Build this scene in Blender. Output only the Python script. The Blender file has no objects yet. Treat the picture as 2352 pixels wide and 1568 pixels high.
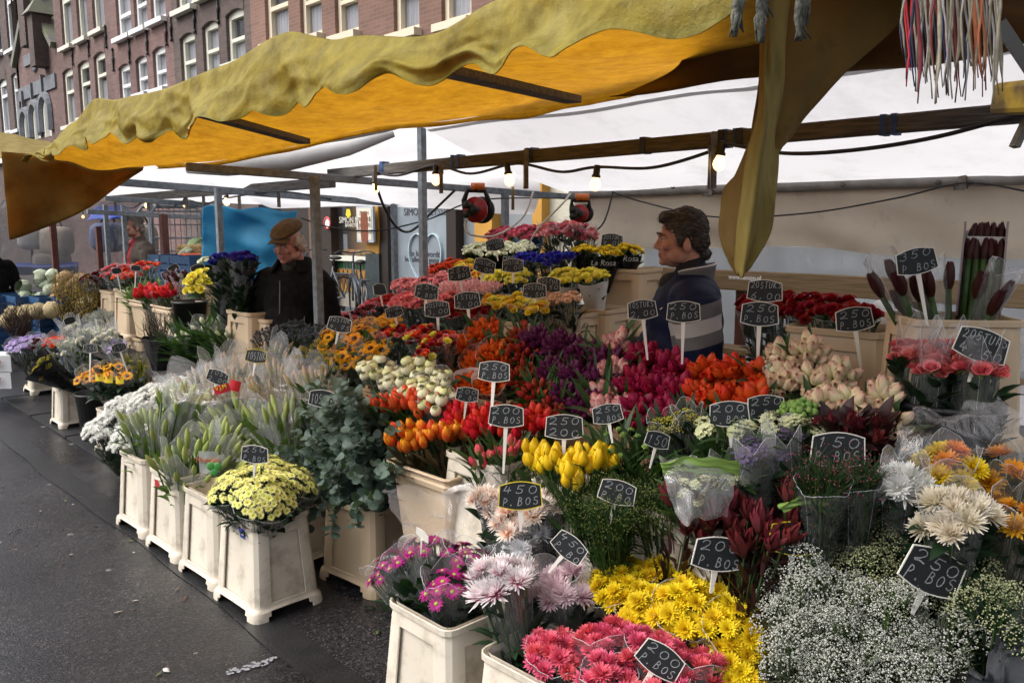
import bpy, bmesh, math, random
from mathutils import Vector, Matrix, Quaternion, noise
# ------------------------------------------------------------------ camera, sky, sun, exposure
SC = bpy.context.scene
COL = SC.collection
CAM_H, FOC, PITCH, YAW = 1.65, 1907.0, math.radians(8.03), math.radians(43.5)
cd = bpy.data.cameras.new('camera'); cam = bpy.data.objects.new('camera', cd); COL.objects.link(cam)
cd.sensor_fit = 'HORIZONTAL'; cd.sensor_width = 22.2; cd.lens = 22.2*FOC/2352.0
cd.clip_start = 0.05; cd.clip_end = 500
cam.location = (0, 0, CAM_H); cam.rotation_euler = (math.pi/2-PITCH, 0, -YAW)
SC.camera = cam
SUN_EL, SUN_AZ = math.radians(50), math.radians(-60)      # azimuth measured from +Y towards +X
w = bpy.data.worlds.new('World'); SC.world = w; w.use_nodes = True
nt = w.node_tree; bgn = nt.nodes['Background']
sky = nt.nodes.new('ShaderNodeTexSky'); sky.sky_type = 'NISHITA'; sky.sun_disc = False
sky.sun_elevation = SUN_EL; sky.sun_rotation = SUN_AZ
sky.air_density = 1.0; sky.dust_density = 6.0; sky.ozone_density = 1.0
hs = nt.nodes.new('ShaderNodeHueSaturation'); hs.inputs['Saturation'].default_value = 0.32   # overcast: grey sky
nt.links.new(sky.outputs[0], hs.inputs['Color']); nt.links.new(hs.outputs[0], bgn.inputs['Color'])
bgn.inputs['Strength'].default_value = 0.15
sl = bpy.data.lights.new('sun', 'SUN'); sl.energy = 0.8; sl.angle = math.radians(60); sl.color = (1.0, 0.97, 0.92)
sun = bpy.data.objects.new('sun', sl); COL.objects.link(sun)
sdir = Vector((math.sin(SUN_AZ)*math.cos(SUN_EL), math.cos(SUN_AZ)*math.cos(SUN_EL), math.sin(SUN_EL)))
sun.rotation_euler = sdir.to_track_quat('Z', 'Y').to_euler(); sun.location = (-4, 4, 12)
vs = SC.view_settings; vs.view_transform = 'Standard'; vs.look = 'None'; vs.gamma = 1.0; vs.use_curve_mapping = False
vs.exposure = 0.74
SC.cycles.use_denoising = True
SC.cycles.max_bounces = 8; SC.cycles.diffuse_bounces = 4; SC.cycles.glossy_bounces = 3
SC.cycles.transmission_bounces = 6; SC.cycles.transparent_max_bounces = 14
SC.cycles.sample_clamp_indirect = 6; SC.cycles.caustics_reflective = False; SC.cycles.caustics_refractive = False

RND = random.Random(11)
V = Vector
# ------------------------------------------------------------------ pixel -> direction (photo measured on a 2352 x 1568 copy)
SA, CA = math.sin(YAW), math.cos(YAW); SP, CP = math.sin(PITCH), math.cos(PITCH)
def ray(px, py):
    r = px-1176.0; u = 784.0-py
    f = FOC*CP+u*SP; z = -FOC*SP+u*CP
    return V((f*SA+r*CA, f*CA-r*SA, z)), f
def atX(px, py, X):
    d, f = ray(px, py); return V((0, 0, CAM_H))+d*(X/d.x)
def atY(px, py, Y):
    d, f = ray(px, py); return V((0, 0, CAM_H))+d*(Y/d.y)
def atZ(px, py, Z):
    d, f = ray(px, py); return V((0, 0, CAM_H))+d*((Z-CAM_H)/d.z)
def atD(px, py, D):
    d, f = ray(px, py); return V((0, 0, CAM_H))+d*(D/f)
def dist(p): return p.x*SA+p.y*CA
RIGHT = V((CA, -SA, 0)); FWD = V((SA, CA, 0)); UP = V((0, 0, 1))

# ------------------------------------------------------------------ object helpers
def tag(o, label=None, cat=None, group=None, kind=None):
    if label: o['label'] = label
    if cat: o['category'] = cat
    if group: o['group'] = group
    if kind: o['kind'] = kind
    return o
def thing(name, label, cat, loc=(0, 0, 0), group=None, rz=0.0):
    o = bpy.data.objects.new(name, None); COL.objects.link(o); o.location = loc; o.rotation_euler = (0, 0, rz)
    o.empty_display_size = .05
    return tag(o, label, cat, group)
def obj(name, mesh, parent=None, loc=None, q=None, s=None, world=False):
    o = bpy.data.objects.new(name, mesh); COL.objects.link(o)
    if parent is not None: o.parent = parent
    if world and parent is not None: o.location = -V(parent.location)
    if loc is not None: o.location = loc
    if q is not None: o.rotation_mode = 'QUATERNION'; o.rotation_quaternion = q
    if s is not None: o.scale = s if hasattr(s, '__len__') else (s, s, s)
    return o
class MB:
    def __init__(self): self.v = []; self.f = []; self.m = []; self.g = []
    def add(self, verts, faces, mi=0, g=None):
        n = len(self.v); self.v += [tuple(p) for p in verts]
        self.g += list(g) if g is not None else [0.5]*len(verts)
        for f in faces: self.f.append(tuple(i+n for i in f)); self.m.append(mi)
    def box(self, c, s, mi=0, R=None, taper=1.0):
        hx, hy, hz = s[0]/2, s[1]/2, s[2]/2; c = V(c); vs_ = []
        for z, t in ((-hz, 1), (hz, taper)):
            for x, y in ((-hx, -hy), (hx, -hy), (hx, hy), (-hx, hy)):
                p = V((x*t, y*t, z)); vs_.append(c+(R @ p if R is not None else p))
        self.add(vs_, [(3, 2, 1, 0), (4, 5, 6, 7), (0, 1, 5, 4), (1, 2, 6, 5), (2, 3, 7, 6), (3, 0, 4, 7)], mi)
    def bar(self, a, b, wd, ht, mi=0, up=UP):
        a = V(a); b = V(b); d = (b-a); L = d.length; d.normalize()
        s = d.cross(V(up)); 
        if s.length < 1e-4: s = d.cross(V((1, 0, 0)))
        s.normalize(); u = s.cross(d)
        R = Matrix((s, d, u)).transposed(); self.box((a+b)/2, (wd, L, ht), mi, R)
    def tube(self, pts, rad, n=6, mi=0, cap=True, g=None):
        pts = [V(p) for p in pts]; k = len(pts); rad = rad if hasattr(rad, '__len__') else [rad]*k
        vs_ = []; fs = []; gg = []; last = None
        for i, p in enumerate(pts):
            d = (pts[min(i+1, k-1)]-pts[max(i-1, 0)]).normalized()
            if last is None:
                a = V((0, 0, 1)) if abs(d.z) < .9 else V((1, 0, 0)); e1 = d.cross(a).normalized()
            else:
                e1 = (last-d*last.dot(d)); e1 = e1.normalized() if e1.length > 1e-6 else d.orthogonal().normalized()
            last = e1; e2 = d.cross(e1)
            for j in range(n):
                t = 2*math.pi*j/n; vs_.append(p+(e1*math.cos(t)+e2*math.sin(t))*rad[i]); gg.append(i/max(k-1, 1))
        for i in range(k-1):
            for j in range(n): fs.append((i*n+j, i*n+(j+1) % n, (i+1)*n+(j+1) % n, (i+1)*n+j))
        if cap: fs.append(tuple(range(n))[::-1]); fs.append(tuple((k-1)*n+j for j in range(n)))
        self.add(vs_, fs, mi, gg)
    def ell(self, c, r, n=10, m=6, mi=0, R=None, g=None):
        c = V(c); vs_ = []; fs = []
        r = r if hasattr(r, '__len__') else (r, r, r)
        for i in range(1, m):
            a = math.pi*i/m
            for j in range(n):
                t = 2*math.pi*j/n; p = V((r[0]*math.sin(a)*math.cos(t), r[1]*math.sin(a)*math.sin(t), r[2]*math.cos(a)))
                vs_.append(c+(R @ p if R is not None else p))
        for p in (V((0, 0, r[2])), V((0, 0, -r[2]))): vs_.append(c+(R @ p if R is not None else p))
        T, B = len(vs_)-2, len(vs_)-1
        for i in range(m-2):
            for j in range(n): fs.append((i*n+j, (i+1)*n+j, (i+1)*n+(j+1) % n, i*n+(j+1) % n))
        for j in range(n): fs.append((T, j, (j+1) % n)); fs.append((B, (m-2)*n+(j+1) % n, (m-2)*n+j))
        self.add(vs_, fs, mi, [g]*len(vs_) if g is not None else None)
    def lathe(self, prof, n=16, c=(0, 0, 0), mi=0, R=None, close=False):
        c = V(c); vs_ = []; fs = []
        for r, z in prof:
            for j in range(n):
                t = 2*math.pi*j/n; p = V((r*math.cos(t), r*math.sin(t), z)); vs_.append(c+(R @ p if R is not None else p))
        for i in range(len(prof)-1):
            for j in range(n): fs.append((i*n+j, i*n+(j+1) % n, (i+1)*n+(j+1) % n, (i+1)*n+j))
        if close: fs.append(tuple(range(n))[::-1]); fs.append(tuple((len(prof)-1)*n+j for j in range(n)))
        self.add(vs_, fs, mi)
    def grid(self, fn, nu, nv, mi=0, g=None):
        vs_ = [fn(i/nu, j/nv) for j in range(nv+1) for i in range(nu+1)]
        fs = [(j*(nu+1)+i, j*(nu+1)+i+1, (j+1)*(nu+1)+i+1, (j+1)*(nu+1)+i) for j in range(nv) for i in range(nu)]
        gg = [g(i/nu, j/nv) for j in range(nv+1) for i in range(nu+1)] if g else None
        self.add(vs_, fs, mi, gg)
    def mesh(self, name, mats, smooth=True):
        me = bpy.data.meshes.new(name); me.from_pydata(self.v, [], self.f)
        for m_ in (mats if isinstance(mats, (list, tuple)) else [mats]): me.materials.append(m_)
        if self.f:
            me.polygons.foreach_set('material_index', self.m)
            me.polygons.foreach_set('use_smooth', [smooth]*len(self.f))
        at = me.attributes.new('grad', 'FLOAT', 'POINT'); at.data.foreach_set('value', self.g)
        me.update(); return me
def solid(o, th, off=0.0):
    m_ = o.modifiers.new('thick', 'SOLIDIFY'); m_.thickness = th; m_.offset = off; return o
def bevel(o, wd, seg=2):
    m_ = o.modifiers.new('bevel', 'BEVEL'); m_.width = wd; m_.segments = seg; m_.limit_method = 'ANGLE'; m_.angle_limit = .6; return o
def baked(mesh, mods):
    """mesh with modifiers applied (shared by many copies)"""
    o = bpy.data.objects.new('tmp', mesh); COL.objects.link(o); mods(o)
    dg = bpy.context.evaluated_depsgraph_get(); me = bpy.data.meshes.new_from_object(o.evaluated_get(dg))
    bpy.data.objects.remove(o); return me

# ------------------------------------------------------------------ materials
def mat(name, col, rough=.6, col2=None, nscale=8.0, nmix=(0.35, 0.65), spec=.4, bump=0.0, bscale=60.0, objvar=0.0, huevar=0.0,
        trans=0.0, tcol=None, metal=0.0, grad=None, emis=None, coat=0.0, stretch=None, sheen=0.0, detail=6, dirt=None, coord='Object', alpha=None):
    m_ = bpy.data.materials.new(name); m_.use_nodes = True; t = m_.node_tree; N = t.nodes; L = t.links
    b = N['Principled BSDF']; out = N['Material Output']
    c4 = lambda c: (c[0], c[1], c[2], 1)
    tc = N.new('ShaderNodeTexCoord'); src = tc.outputs[coord]
    if stretch:
        mp = N.new('ShaderNodeMapping'); mp.inputs['Scale'].default_value = stretch; L.new(src, mp.inputs[0]); src = mp.outputs[0]
    cur = N.new('ShaderNodeRGB'); cur.outputs[0].default_value = c4(col); cur = cur.outputs[0]
    def mixc(fac, a, bcol, mode='MIX'):
        mx = N.new('ShaderNodeMix'); mx.data_type = 'RGBA'; mx.blend_type = mode
        if isinstance(fac, float): mx.inputs['Factor'].default_value = fac
        else: L.new(fac, mx.inputs['Factor'])
        L.new(a, mx.inputs['A'])
        if isinstance(bcol, (tuple, list)): mx.inputs['B'].default_value = c4(bcol)
        else: L.new(bcol, mx.inputs['B'])
        return mx.outputs['Result']
    if grad is not None:
        at = N.new('ShaderNodeAttribute'); at.attribute_name = 'grad'
        rp = N.new('ShaderNodeValToRGB'); 
        stops = grad if isinstance(grad, list) else [(0.0, grad), (1.0, col)]
        els = rp.color_ramp.elements
        while len(els) < len(stops): els.new(.5)
        for e, (p, c) in zip(els, stops): e.position = p; e.color = c4(c)
        L.new(at.outputs['Fac'], rp.inputs[0]); cur = rp.outputs[0]
    if col2 is not None:
        nz = N.new('ShaderNodeTexNoise'); nz.inputs['Scale'].default_value = nscale; nz.inputs['Detail'].default_value = detail
        L.new(src, nz.inputs['Vector'])
        mr = N.new('ShaderNodeMapRange'); mr.inputs[1].default_value = nmix[0]; mr.inputs[2].default_value = nmix[1]
        L.new(nz.outputs[0], mr.inputs[0]); cur = mixc(mr.outputs[0], cur, col2)
    if dirt is not None:      # (colour, scale, lo, hi, amount)
        nz = N.new('ShaderNodeTexNoise'); nz.inputs['Scale'].default_value = dirt[1]; nz.inputs['Detail'].default_value = 8; nz.inputs['Roughness'].default_value = .7
        L.new(src, nz.inputs['Vector'])
        mr = N.new('ShaderNodeMapRange'); mr.inputs[1].default_value = dirt[2]; mr.inputs[2].default_value = dirt[3]; mr.inputs[4].default_value = dirt[4]
        L.new(nz.outputs[0], mr.inputs[0]); cur = mixc(mr.outputs[0], cur, dirt[0])
    if objvar or huevar:
        oi = N.new('ShaderNodeObjectInfo'); hsv = N.new('ShaderNodeHueSaturation')
        a = N.new('ShaderNodeMapRange'); a.inputs[3].default_value = 1-objvar; a.inputs[4].default_value = 1+objvar; L.new(oi.outputs['Random'], a.inputs[0])
        L.new(a.outputs[0], hsv.inputs['Value'])
        ml = N.new('ShaderNodeMath'); ml.operation = 'MULTIPLY'; ml.inputs[1].default_value = 7.13; L.new(oi.outputs['Random'], ml.inputs[0])
        fr = N.new('ShaderNodeMath'); fr.operation = 'FRACT'; L.new(ml.outputs[0], fr.inputs[0])
        h = N.new('ShaderNodeMapRange'); h.inputs[3].default_value = .5-huevar; h.inputs[4].default_value = .5+huevar; L.new(fr.outputs[0], h.inputs[0])
        L.new(h.outputs[0], hsv.inputs['Hue']); L.new(cur, hsv.inputs['Color']); cur = hsv.outputs[0]
    L.new(cur, b.inputs['Base Color'])
    b.inputs['Roughness'].default_value = rough; b.inputs['Specular IOR Level'].default_value = spec; b.inputs['Metallic'].default_value = metal
    if coat: b.inputs['Coat Weight'].default_value = coat
    if sheen: b.inputs['Sheen Weight'].default_value = sheen
    if emis: b.inputs['Emission Color'].default_value = c4(emis[0]); b.inputs['Emission Strength'].default_value = emis[1]
    nrm = None
    if bump:
        nb = N.new('ShaderNodeTexNoise'); nb.inputs['Scale'].default_value = bscale; nb.inputs['Detail'].default_value = 5; L.new(src, nb.inputs['Vector'])
        bp = N.new('ShaderNodeBump'); bp.inputs['Strength'].default_value = bump; bp.inputs['Distance'].default_value = .01
        L.new(nb.outputs[0], bp.inputs['Height']); L.new(bp.outputs[0], b.inputs['Normal']); nrm = bp.outputs[0]
    sh = b.outputs[0]
    if trans:
        tr = N.new('ShaderNodeBsdfTranslucent')
        if tcol is not None: L.new(mixc(1.0, cur, tcol, 'MULTIPLY') if len(tcol) == 3 else cur, tr.inputs[0])
        else: L.new(cur, tr.inputs[0])
        ms = N.new('ShaderNodeMixShader'); ms.inputs[0].default_value = trans; L.new(sh, ms.inputs[1]); L.new(tr.outputs[0], ms.inputs[2]); sh = ms.outputs[0]
    if alpha is not None:
        tp = N.new('ShaderNodeBsdfTransparent'); ms = N.new('ShaderNodeMixShader'); ms.inputs[0].default_value = alpha
        L.new(tp.outputs[0], ms.inputs[1]); L.new(sh, ms.inputs[2]); sh = ms.outputs[0]
    L.new(sh, out.inputs[0]); return m_
def film(name, tint=(1, 1, 1), haze=.06, streak=.3, scale=14.0, hazecol=(.8, .82, .85), rough=.12, gl_max=.5):
    """thin clear wrapping film: transparent, a glossy skin and crumpled whitish streaks"""
    m_ = bpy.data.materials.new(name); m_.use_nodes = True; t = m_.node_tree; N = t.nodes; L = t.links
    N.remove(N['Principled BSDF']); out = N['Material Output']
    tc = N.new('ShaderNodeTexCoord')
    nz = N.new('ShaderNodeTexNoise'); nz.inputs['Scale'].default_value = scale; nz.inputs['Detail'].default_value = 4; nz.inputs['Distortion'].default_value = 2.5
    mpv = N.new('ShaderNodeMapping'); mpv.inputs['Scale'].default_value = (1, 1, .4); L.new(tc.outputs['Object'], mpv.inputs[0]); L.new(mpv.outputs[0], nz.inputs['Vector'])
    n2 = N.new('ShaderNodeTexNoise'); n2.inputs['Scale'].default_value = scale*.8; n2.inputs['Detail'].default_value = 2
    try: n2.noise_type = 'RIDGED_MULTIFRACTAL'
    except Exception: pass
    L.new(mpv.outputs[0], n2.inputs['Vector'])
    bp = N.new('ShaderNodeBump'); bp.inputs['Strength'].default_value = .65; bp.inputs['Distance'].default_value = .02; L.new(nz.outputs[0], bp.inputs['Height'])
    tp = N.new('ShaderNodeBsdfTransparent'); tp.inputs[0].default_value = (*tint, 1)
    gl = N.new('ShaderNodeBsdfGlossy'); gl.inputs['Roughness'].default_value = rough; L.new(bp.outputs[0], gl.inputs['Normal'])
    df = N.new('ShaderNodeBsdfTranslucent'); df.inputs[0].default_value = (*hazecol, 1)
    d2 = N.new('ShaderNodeBsdfDiffuse'); d2.inputs[0].default_value = (*hazecol, 1)
    dd = N.new('ShaderNodeMixShader'); dd.inputs[0].default_value = .5; L.new(df.outputs[0], dd.inputs[1]); L.new(d2.outputs[0], dd.inputs[2])
    mr = N.new('ShaderNodeMapRange'); mr.inputs[1].default_value = .5; mr.inputs[2].default_value = 1.4; mr.inputs[3].default_value = haze; mr.inputs[4].default_value = streak
    L.new(n2.outputs[0], mr.inputs[0])
    m1 = N.new('ShaderNodeMixShader'); L.new(mr.outputs[0], m1.inputs[0]); L.new(tp.outputs[0], m1.inputs[1]); L.new(dd.outputs[0], m1.inputs[2])
    lw = N.new('ShaderNodeLayerWeight'); lw.inputs[0].default_value = .25; L.new(bp.outputs[0], lw.inputs['Normal'])
    sc_ = N.new('ShaderNodeMapRange'); sc_.inputs[3].default_value = .07; sc_.inputs[4].default_value = gl_max; L.new(lw.outputs['Fresnel'], sc_.inputs[0])
    m2 = N.new('ShaderNodeMixShader'); L.new(sc_.outputs[0], m2.inputs[0]); L.new(m1.outputs[0], m2.inputs[1]); L.new(gl.outputs[0], m2.inputs[2])
    L.new(m2.outputs[0], out.inputs[0]); return m_

CELLO = film('clear_film', haze=.09, streak=.45, rough=.2, gl_max=.4)
CELLO_H = film('hazy_film', haze=.20, streak=.62, scale=8, rough=.25, gl_max=.35)
CELLO_T = film('thin_film', haze=.02, streak=.22, rough=.25, scale=7, gl_max=.2)
FEDGE = mat('film_edge_glint', (.8, .82, .85), .2, spec=.6, alpha=.55)  # whitish line colour that paints the rim highlight of the film
CELLO_W = film('warm_film', tint=(1, .97, .9), haze=.12, streak=.4, hazecol=(.8, .72, .62))
FOG = film('foggy_plastic', tint=(.82, .88, .95), haze=.45, streak=.6, scale=3, hazecol=(.42, .50, .60))
PAPER_W = mat('white_paper', (.75, .73, .70), .7, trans=.25, bump=.3, bscale=25)
FILM_K = mat('black_film', (.012, .012, .014), .22, spec=.5, bump=.5, bscale=30)
WHITE_T = mat('white_tarp', (.91, .92, .95), .55, trans=.63, bump=.4, bscale=4, dirt=((.5, .5, .5), 3, .5, .8, .45))
CREAM_T = mat('cream_canvas', (.70, .64, .54), .85, trans=.28, bump=.5, bscale=7, col2=(.61, .555, .46), nscale=3, dirt=((.27, .23, .17), 9, .58, .8, .5))
GREY_T = mat('grey_canvas_hem', (.30, .29, .28), .8, bump=.4, bscale=20, col2=(.22, .21, .2), nscale=12)
BLUE_T = mat('blue_tarp', (.04, .29, .54), .5, trans=.35, bump=.5, bscale=7, col2=(.06, .37, .62), nscale=5)
DBLUE_T = mat('dark_blue_tarp', (.015, .05, .32), .45, trans=.2, bump=.5, bscale=9)
GALV = mat('galvanised_steel', (.22, .25, .28), .5, metal=.1, col2=(.14, .16, .18), nscale=30, bump=.1, bscale=60)
RUST = mat('rust_red_steel', (.13, .045, .035), .7, col2=(.08, .03, .025), nscale=20)
WOOD = mat('weathered_beam', (.15, .138, .128), .8, col2=(.07, .066, .064), nscale=6, stretch=(14, 1.2, 14), bump=.4, bscale=14)
WOOD_L = mat('pale_plank', (.30, .22, .13), .7, col2=(.20, .14, .075), nscale=5, stretch=(12, 1.0, 16), bump=.25, bscale=12)
CRATE_W = mat('crate_wood', (.28, .17, .095), .75, col2=(.17, .095, .05), nscale=6, stretch=(10, 10, 30), bump=.3, bscale=20)
DARKW = mat('dark_shelf', (.03, .024, .02), .8, bump=.2)
CREAM_P = mat('cream_plastic', (.68, .62, .52), .42, col2=(.60, .53, .43), nscale=4, spec=.4, dirt=((.20, .165, .13), 8, .50, .80, .8), objvar=.10)
BEIGE_P = mat('beige_plastic', (.56, .43, .29), .42, col2=(.50, .38, .25), nscale=4, spec=.45, dirt=((.25, .19, .13), 8, .58, .85, .5), objvar=.08)
BLACK_P = mat('black_plastic', (.013, .013, .014), .4, spec=.4)
BLUE_P = mat('blue_plastic_crate', (.02, .08, .19), .5, col2=(.015, .06, .15))
RUBBER = mat('black_rubber', (.012, .012, .012), .55)
STEEL = mat('clamp_steel', (.20, .19, .17), .4, metal=.7, col2=(.10, .09, .08), nscale=25)
BOARD = mat('chalkboard', (.012, .014, .016), .6, col2=(.035, .04, .043), nscale=30, nmix=(.5, .85))
RIM_W = mat('white_sign_rim', (.78, .75, .68), .45)
RIM_Y = mat('yellow_sign_rim', (.75, .58, .04), .45)
CHALK = mat('chalk', (.50, .53, .54), .9, col2=(.07, .075, .08), nscale=70, nmix=(.38, .68))
WHITE_P = mat('white_plastic', (.72, .74, .77), .4, trans=.2, bump=.5, bscale=10)
def leafm(name, c, c2, rough=.45, objvar=.12, trans=.25): return mat(name, c, rough, col2=c2, nscale=25, spec=.4, objvar=objvar, trans=trans, tcol=(1.3, 1.4, .6))
LEAF = leafm('leaf_green', (.045, .10, .025), (.025, .06, .018))
LEAF_D = leafm('leaf_dark', (.018, .045, .018), (.010, .025, .012))
LEAF_L = leafm('leaf_light', (.12, .20, .045), (.07, .13, .035))
LEAF_G = leafm('leaf_glaucous', (.095, .14, .11), (.05, .085, .065), rough=.55, objvar=.25)
LEAF_B = leafm('leaf_burgundy', (.045, .010, .014), (.025, .012, .012))
STEM = leafm('stem_green', (.06, .12, .03), (.04, .08, .02))
STEM_B = mat('twig_brown', (.05, .025, .018), .8, col2=(.03, .016, .012), nscale=30)
STEM_K = mat('twig_dark', (.010, .010, .009), .6)
# ================================================================== GROUND
def asphalt(name, c, c2, rough=.42, spots=True):
    m_ = bpy.data.materials.new(name); m_.use_nodes = True; t = m_.node_tree; N = t.nodes; L = t.links; b = N['Principled BSDF']
    tc = N.new('ShaderNodeTexCoord'); src = tc.outputs['Object']
    def nz(s, d=3):
        n = N.new('ShaderNodeTexNoise'); n.inputs['Scale'].default_value = s; n.inputs['Detail'].default_value = d; L.new(src, n.inputs['Vector']); return n.outputs[0]
    def mr(i, a, b_, c_=0, d_=1):
        n = N.new('ShaderNodeMapRange'); n.inputs[1].default_value = a; n.inputs[2].default_value = b_; n.inputs[3].default_value = c_; n.inputs[4].default_value = d_; L.new(i, n.inputs[0]); return n.outputs[0]
    def mix(f, a, bc):
        n = N.new('ShaderNodeMix'); n.data_type = 'RGBA'; L.new(f, n.inputs['Factor'])
        for k, x in (('A', a), ('B', bc)):
            if isinstance(x, tuple): n.inputs[k].default_value = (*x, 1)
            else: L.new(x, n.inputs[k])
        return n.outputs['Result']
    vo = N.new('ShaderNodeTexVoronoi'); vo.inputs['Scale'].default_value = 135; L.new(src, vo.inputs['Vector'])
    sp = N.new('ShaderNodeSeparateColor'); L.new(vo.outputs['Color'], sp.inputs[0])
    cur = mix(mr(sp.outputs[0], .1, .95), c, c2)                     # stones of the aggregate
    cur = mix(mr(sp.outputs[1], .9, 1.0, 0, .8), cur, (.12, .10, .095))
    cur = mix(mr(nz(1.3), .35, .7, 0, .55), cur, (c[0]*.55, c[1]*.55, c[2]*.55))
    if spots:
        v2 = N.new('ShaderNodeTexVoronoi'); v2.inputs['Scale'].default_value = 5.5; L.new(src, v2.inputs['Vector'])
        s2 = N.new('ShaderNodeSeparateColor'); L.new(v2.outputs['Color'], s2.inputs[0])
        th = mr(s2.outputs[0], .35, 1.0, 0.0, .15); 
        lt = N.new('ShaderNodeMath'); lt.operation = 'LESS_THAN'; L.new(v2.outputs['Distance'], lt.inputs[0]); L.new(th, lt.inputs[1])
        ml = N.new('ShaderNodeMath'); ml.operation = 'MULTIPLY'; L.new(lt.outputs[0], ml.inputs[0]); L.new(mr(nz(60, 4), .3, .5, 0, .8), ml.inputs[1])
        cur = mix(ml.outputs[0], cur, (.20, .19, .185))              # trodden chewing gum
    L.new(cur, b.inputs['Base Color'])
    L.new(mr(nz(2.2, 5), .35, .65, rough-.14, rough+.12), b.inputs['Roughness'])
    bp = N.new('ShaderNodeBump'); bp.inputs['Strength'].default_value = .3; bp.inputs['Distance'].default_value = .004
    L.new(vo.outputs['Distance'], bp.inputs['Height']); L.new(bp.outputs[0], b.inputs['Normal'])
    b.inputs['Specular IOR Level'].default_value = .45
    return m_
ASPH = asphalt('wet_asphalt', (.006, .0065, .008), (.036, .034, .038), .36)
SEAL = mat('bitumen_strip', (.009, .0095, .011), .4, col2=(.016, .016, .018), nscale=9, bump=.25, bscale=70, spec=.6)
MATR = mat('rubber_ground_mat', (.028, .029, .031), .5, col2=(.018, .018, .02), nscale=5, bump=.3, bscale=40)
PAVE = mat('pavement_stone', (.13, .12, .115), .6, col2=(.09, .085, .08), nscale=4, bump=.3, bscale=30)
def sheet(name, pts, m_, z, kind='structure', n=1):
    mb = MB(); mb.add([V((p[0], p[1], 0)) for p in pts], [tuple(range(len(pts)))]); o = obj(name, mb.mesh(name, m_, False)); o.location.z = z
    return tag(o, kind=kind)
sheet('ground', [(-80, -60), (90, -60), (90, 120), (-80, 120)], ASPH, 0)
# bitumen joint along the kerb side of the road, slightly wavy edges
mb = MB(); ys = [0.4+i*.25 for i in range(60)]
def jx(y): return 1.50+.012*math.sin(y*1.9)
mb.grid(lambda u, v: V((jx(1.0+u*15)+(v-.5)*.15+.008*math.sin(u*90+v*40), 1.0+u*15, 0)), 90, 1)
o = obj('road_joint', mb.mesh('road_joint', SEAL)); o.location.z = .004; tag(o, kind='structure')
# rubber plates under the far part of the stall: each its own plate
for i in range(5):
    y0 = 4.95+i*1.0
    mb = MB(); mb.box((2.30, y0+.49, .012), (.98, .965, .015)); o = obj('ground_plate', mb.mesh('ground_plate', MATR, False))
    tag(o, ['black rubber floor plate beside the last white lily bucket', 'black rubber floor plate under the small bucket with white chrysanthemums',
            'black rubber floor plate under the sunflower buckets', 'black rubber floor plate under the black paper wrap',
            'black rubber floor plate under the lilac flower bucket'][i], 'floor plate', 'rubber plates under the stall')
# pavement in front of the shops, a real step
mb = MB(); mb.box((7.05, 30, .055), (2.1, 130, .11)); tag(obj('pavement', mb.mesh('pavement', PAVE, False)), kind='structure')
# scraped paint mark and litter
c = atZ(577, 1528, .006); mb = MB()
for k in range(46):
    a = RND.uniform(-.5, .5); b_ = RND.uniform(-.5, .5); p = c+RIGHT*(a*.155)+FWD*(a*.085+b_*.05); r = RND.uniform(.004, .010)
    n_ = 6; mb.add([p+V((math.cos(t*6.283/n_)*r*RND.uniform(.6, 1.3), math.sin(t*6.283/n_)*r*RND.uniform(.6, 1.3), RND.uniform(0, .001))) for t in range(n_)], [tuple(range(n_))])
tag(obj('paint_mark', mb.mesh('paint_mark', mat('old_road_paint', (.27, .28, .31), .7, col2=(.2, .2, .22), nscale=40), False)), kind='stuff')
for (px, py, nm, lab, cat, m_, L_, W_) in [(35, 1220, 'twig', 'dark broken twig lying on the wet road', 'twig', STEM_B, .075, .004), (425, 1372, 'straw', 'thin reddish straw lying on the road beside the buckets', 'straw', mat('straw', (.22, .09, .05), .7), .07, .004),
        (382, 1538, 'paper_scrap', 'small white paper scrap on the road near the paint mark', 'litter', PAPER_W, .035, .022), (868, 1450, 'leaf_scrap', 'yellow green leaf scrap beside the magenta daisy bucket', 'leaf', LEAF_L, .035, .02),
        (850, 1395, 'fallen_leaf', 'dark green fallen leaf behind the magenta daisy bucket', 'leaf', LEAF_D, .06, .035)]:
    c = atZ(px, py, .008); mb = MB(); d = V((math.cos(px), math.sin(px), 0)); e = V((-d.y, d.x, 0))
    mb.grid(lambda u, v: c+d*((u-.5)*L_)+e*((v-.5)*W_*(1-.7*abs(2*u-1)))+UP*(.004*math.sin(u*5)*v), 6, 2)
    o = obj(nm, mb.mesh(nm, m_)); solid(o, .002); tag(o, lab, cat)

lr = random.Random(8); mb = MB()
for k in range(46):
    p = V((lr.uniform(1.0, 1.46) if k % 3 else lr.uniform(-.2, 1.2), lr.uniform(1.9, 6.5), .006)); a = lr.uniform(0, 6.28); d = V((math.cos(a), math.sin(a), 0)); e = V((-d.y, d.x, 0)); L_ = lr.uniform(.008, .022); W_ = L_*lr.uniform(.25, .6)
    mb.add([p-d*L_, p-e*W_+UP*.003, p+d*L_+UP*.002, p+e*W_], [(0, 1, 2, 3)], lr.randrange(3))
tag(obj('petal_litter', mb.mesh('petal_litter', [mat('litter_leaf', (.06, .08, .025), .6), mat('litter_petal', (.45, .40, .30), .6), mat('litter_brown', (.10, .06, .035), .7)], False)), kind='stuff')
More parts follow.
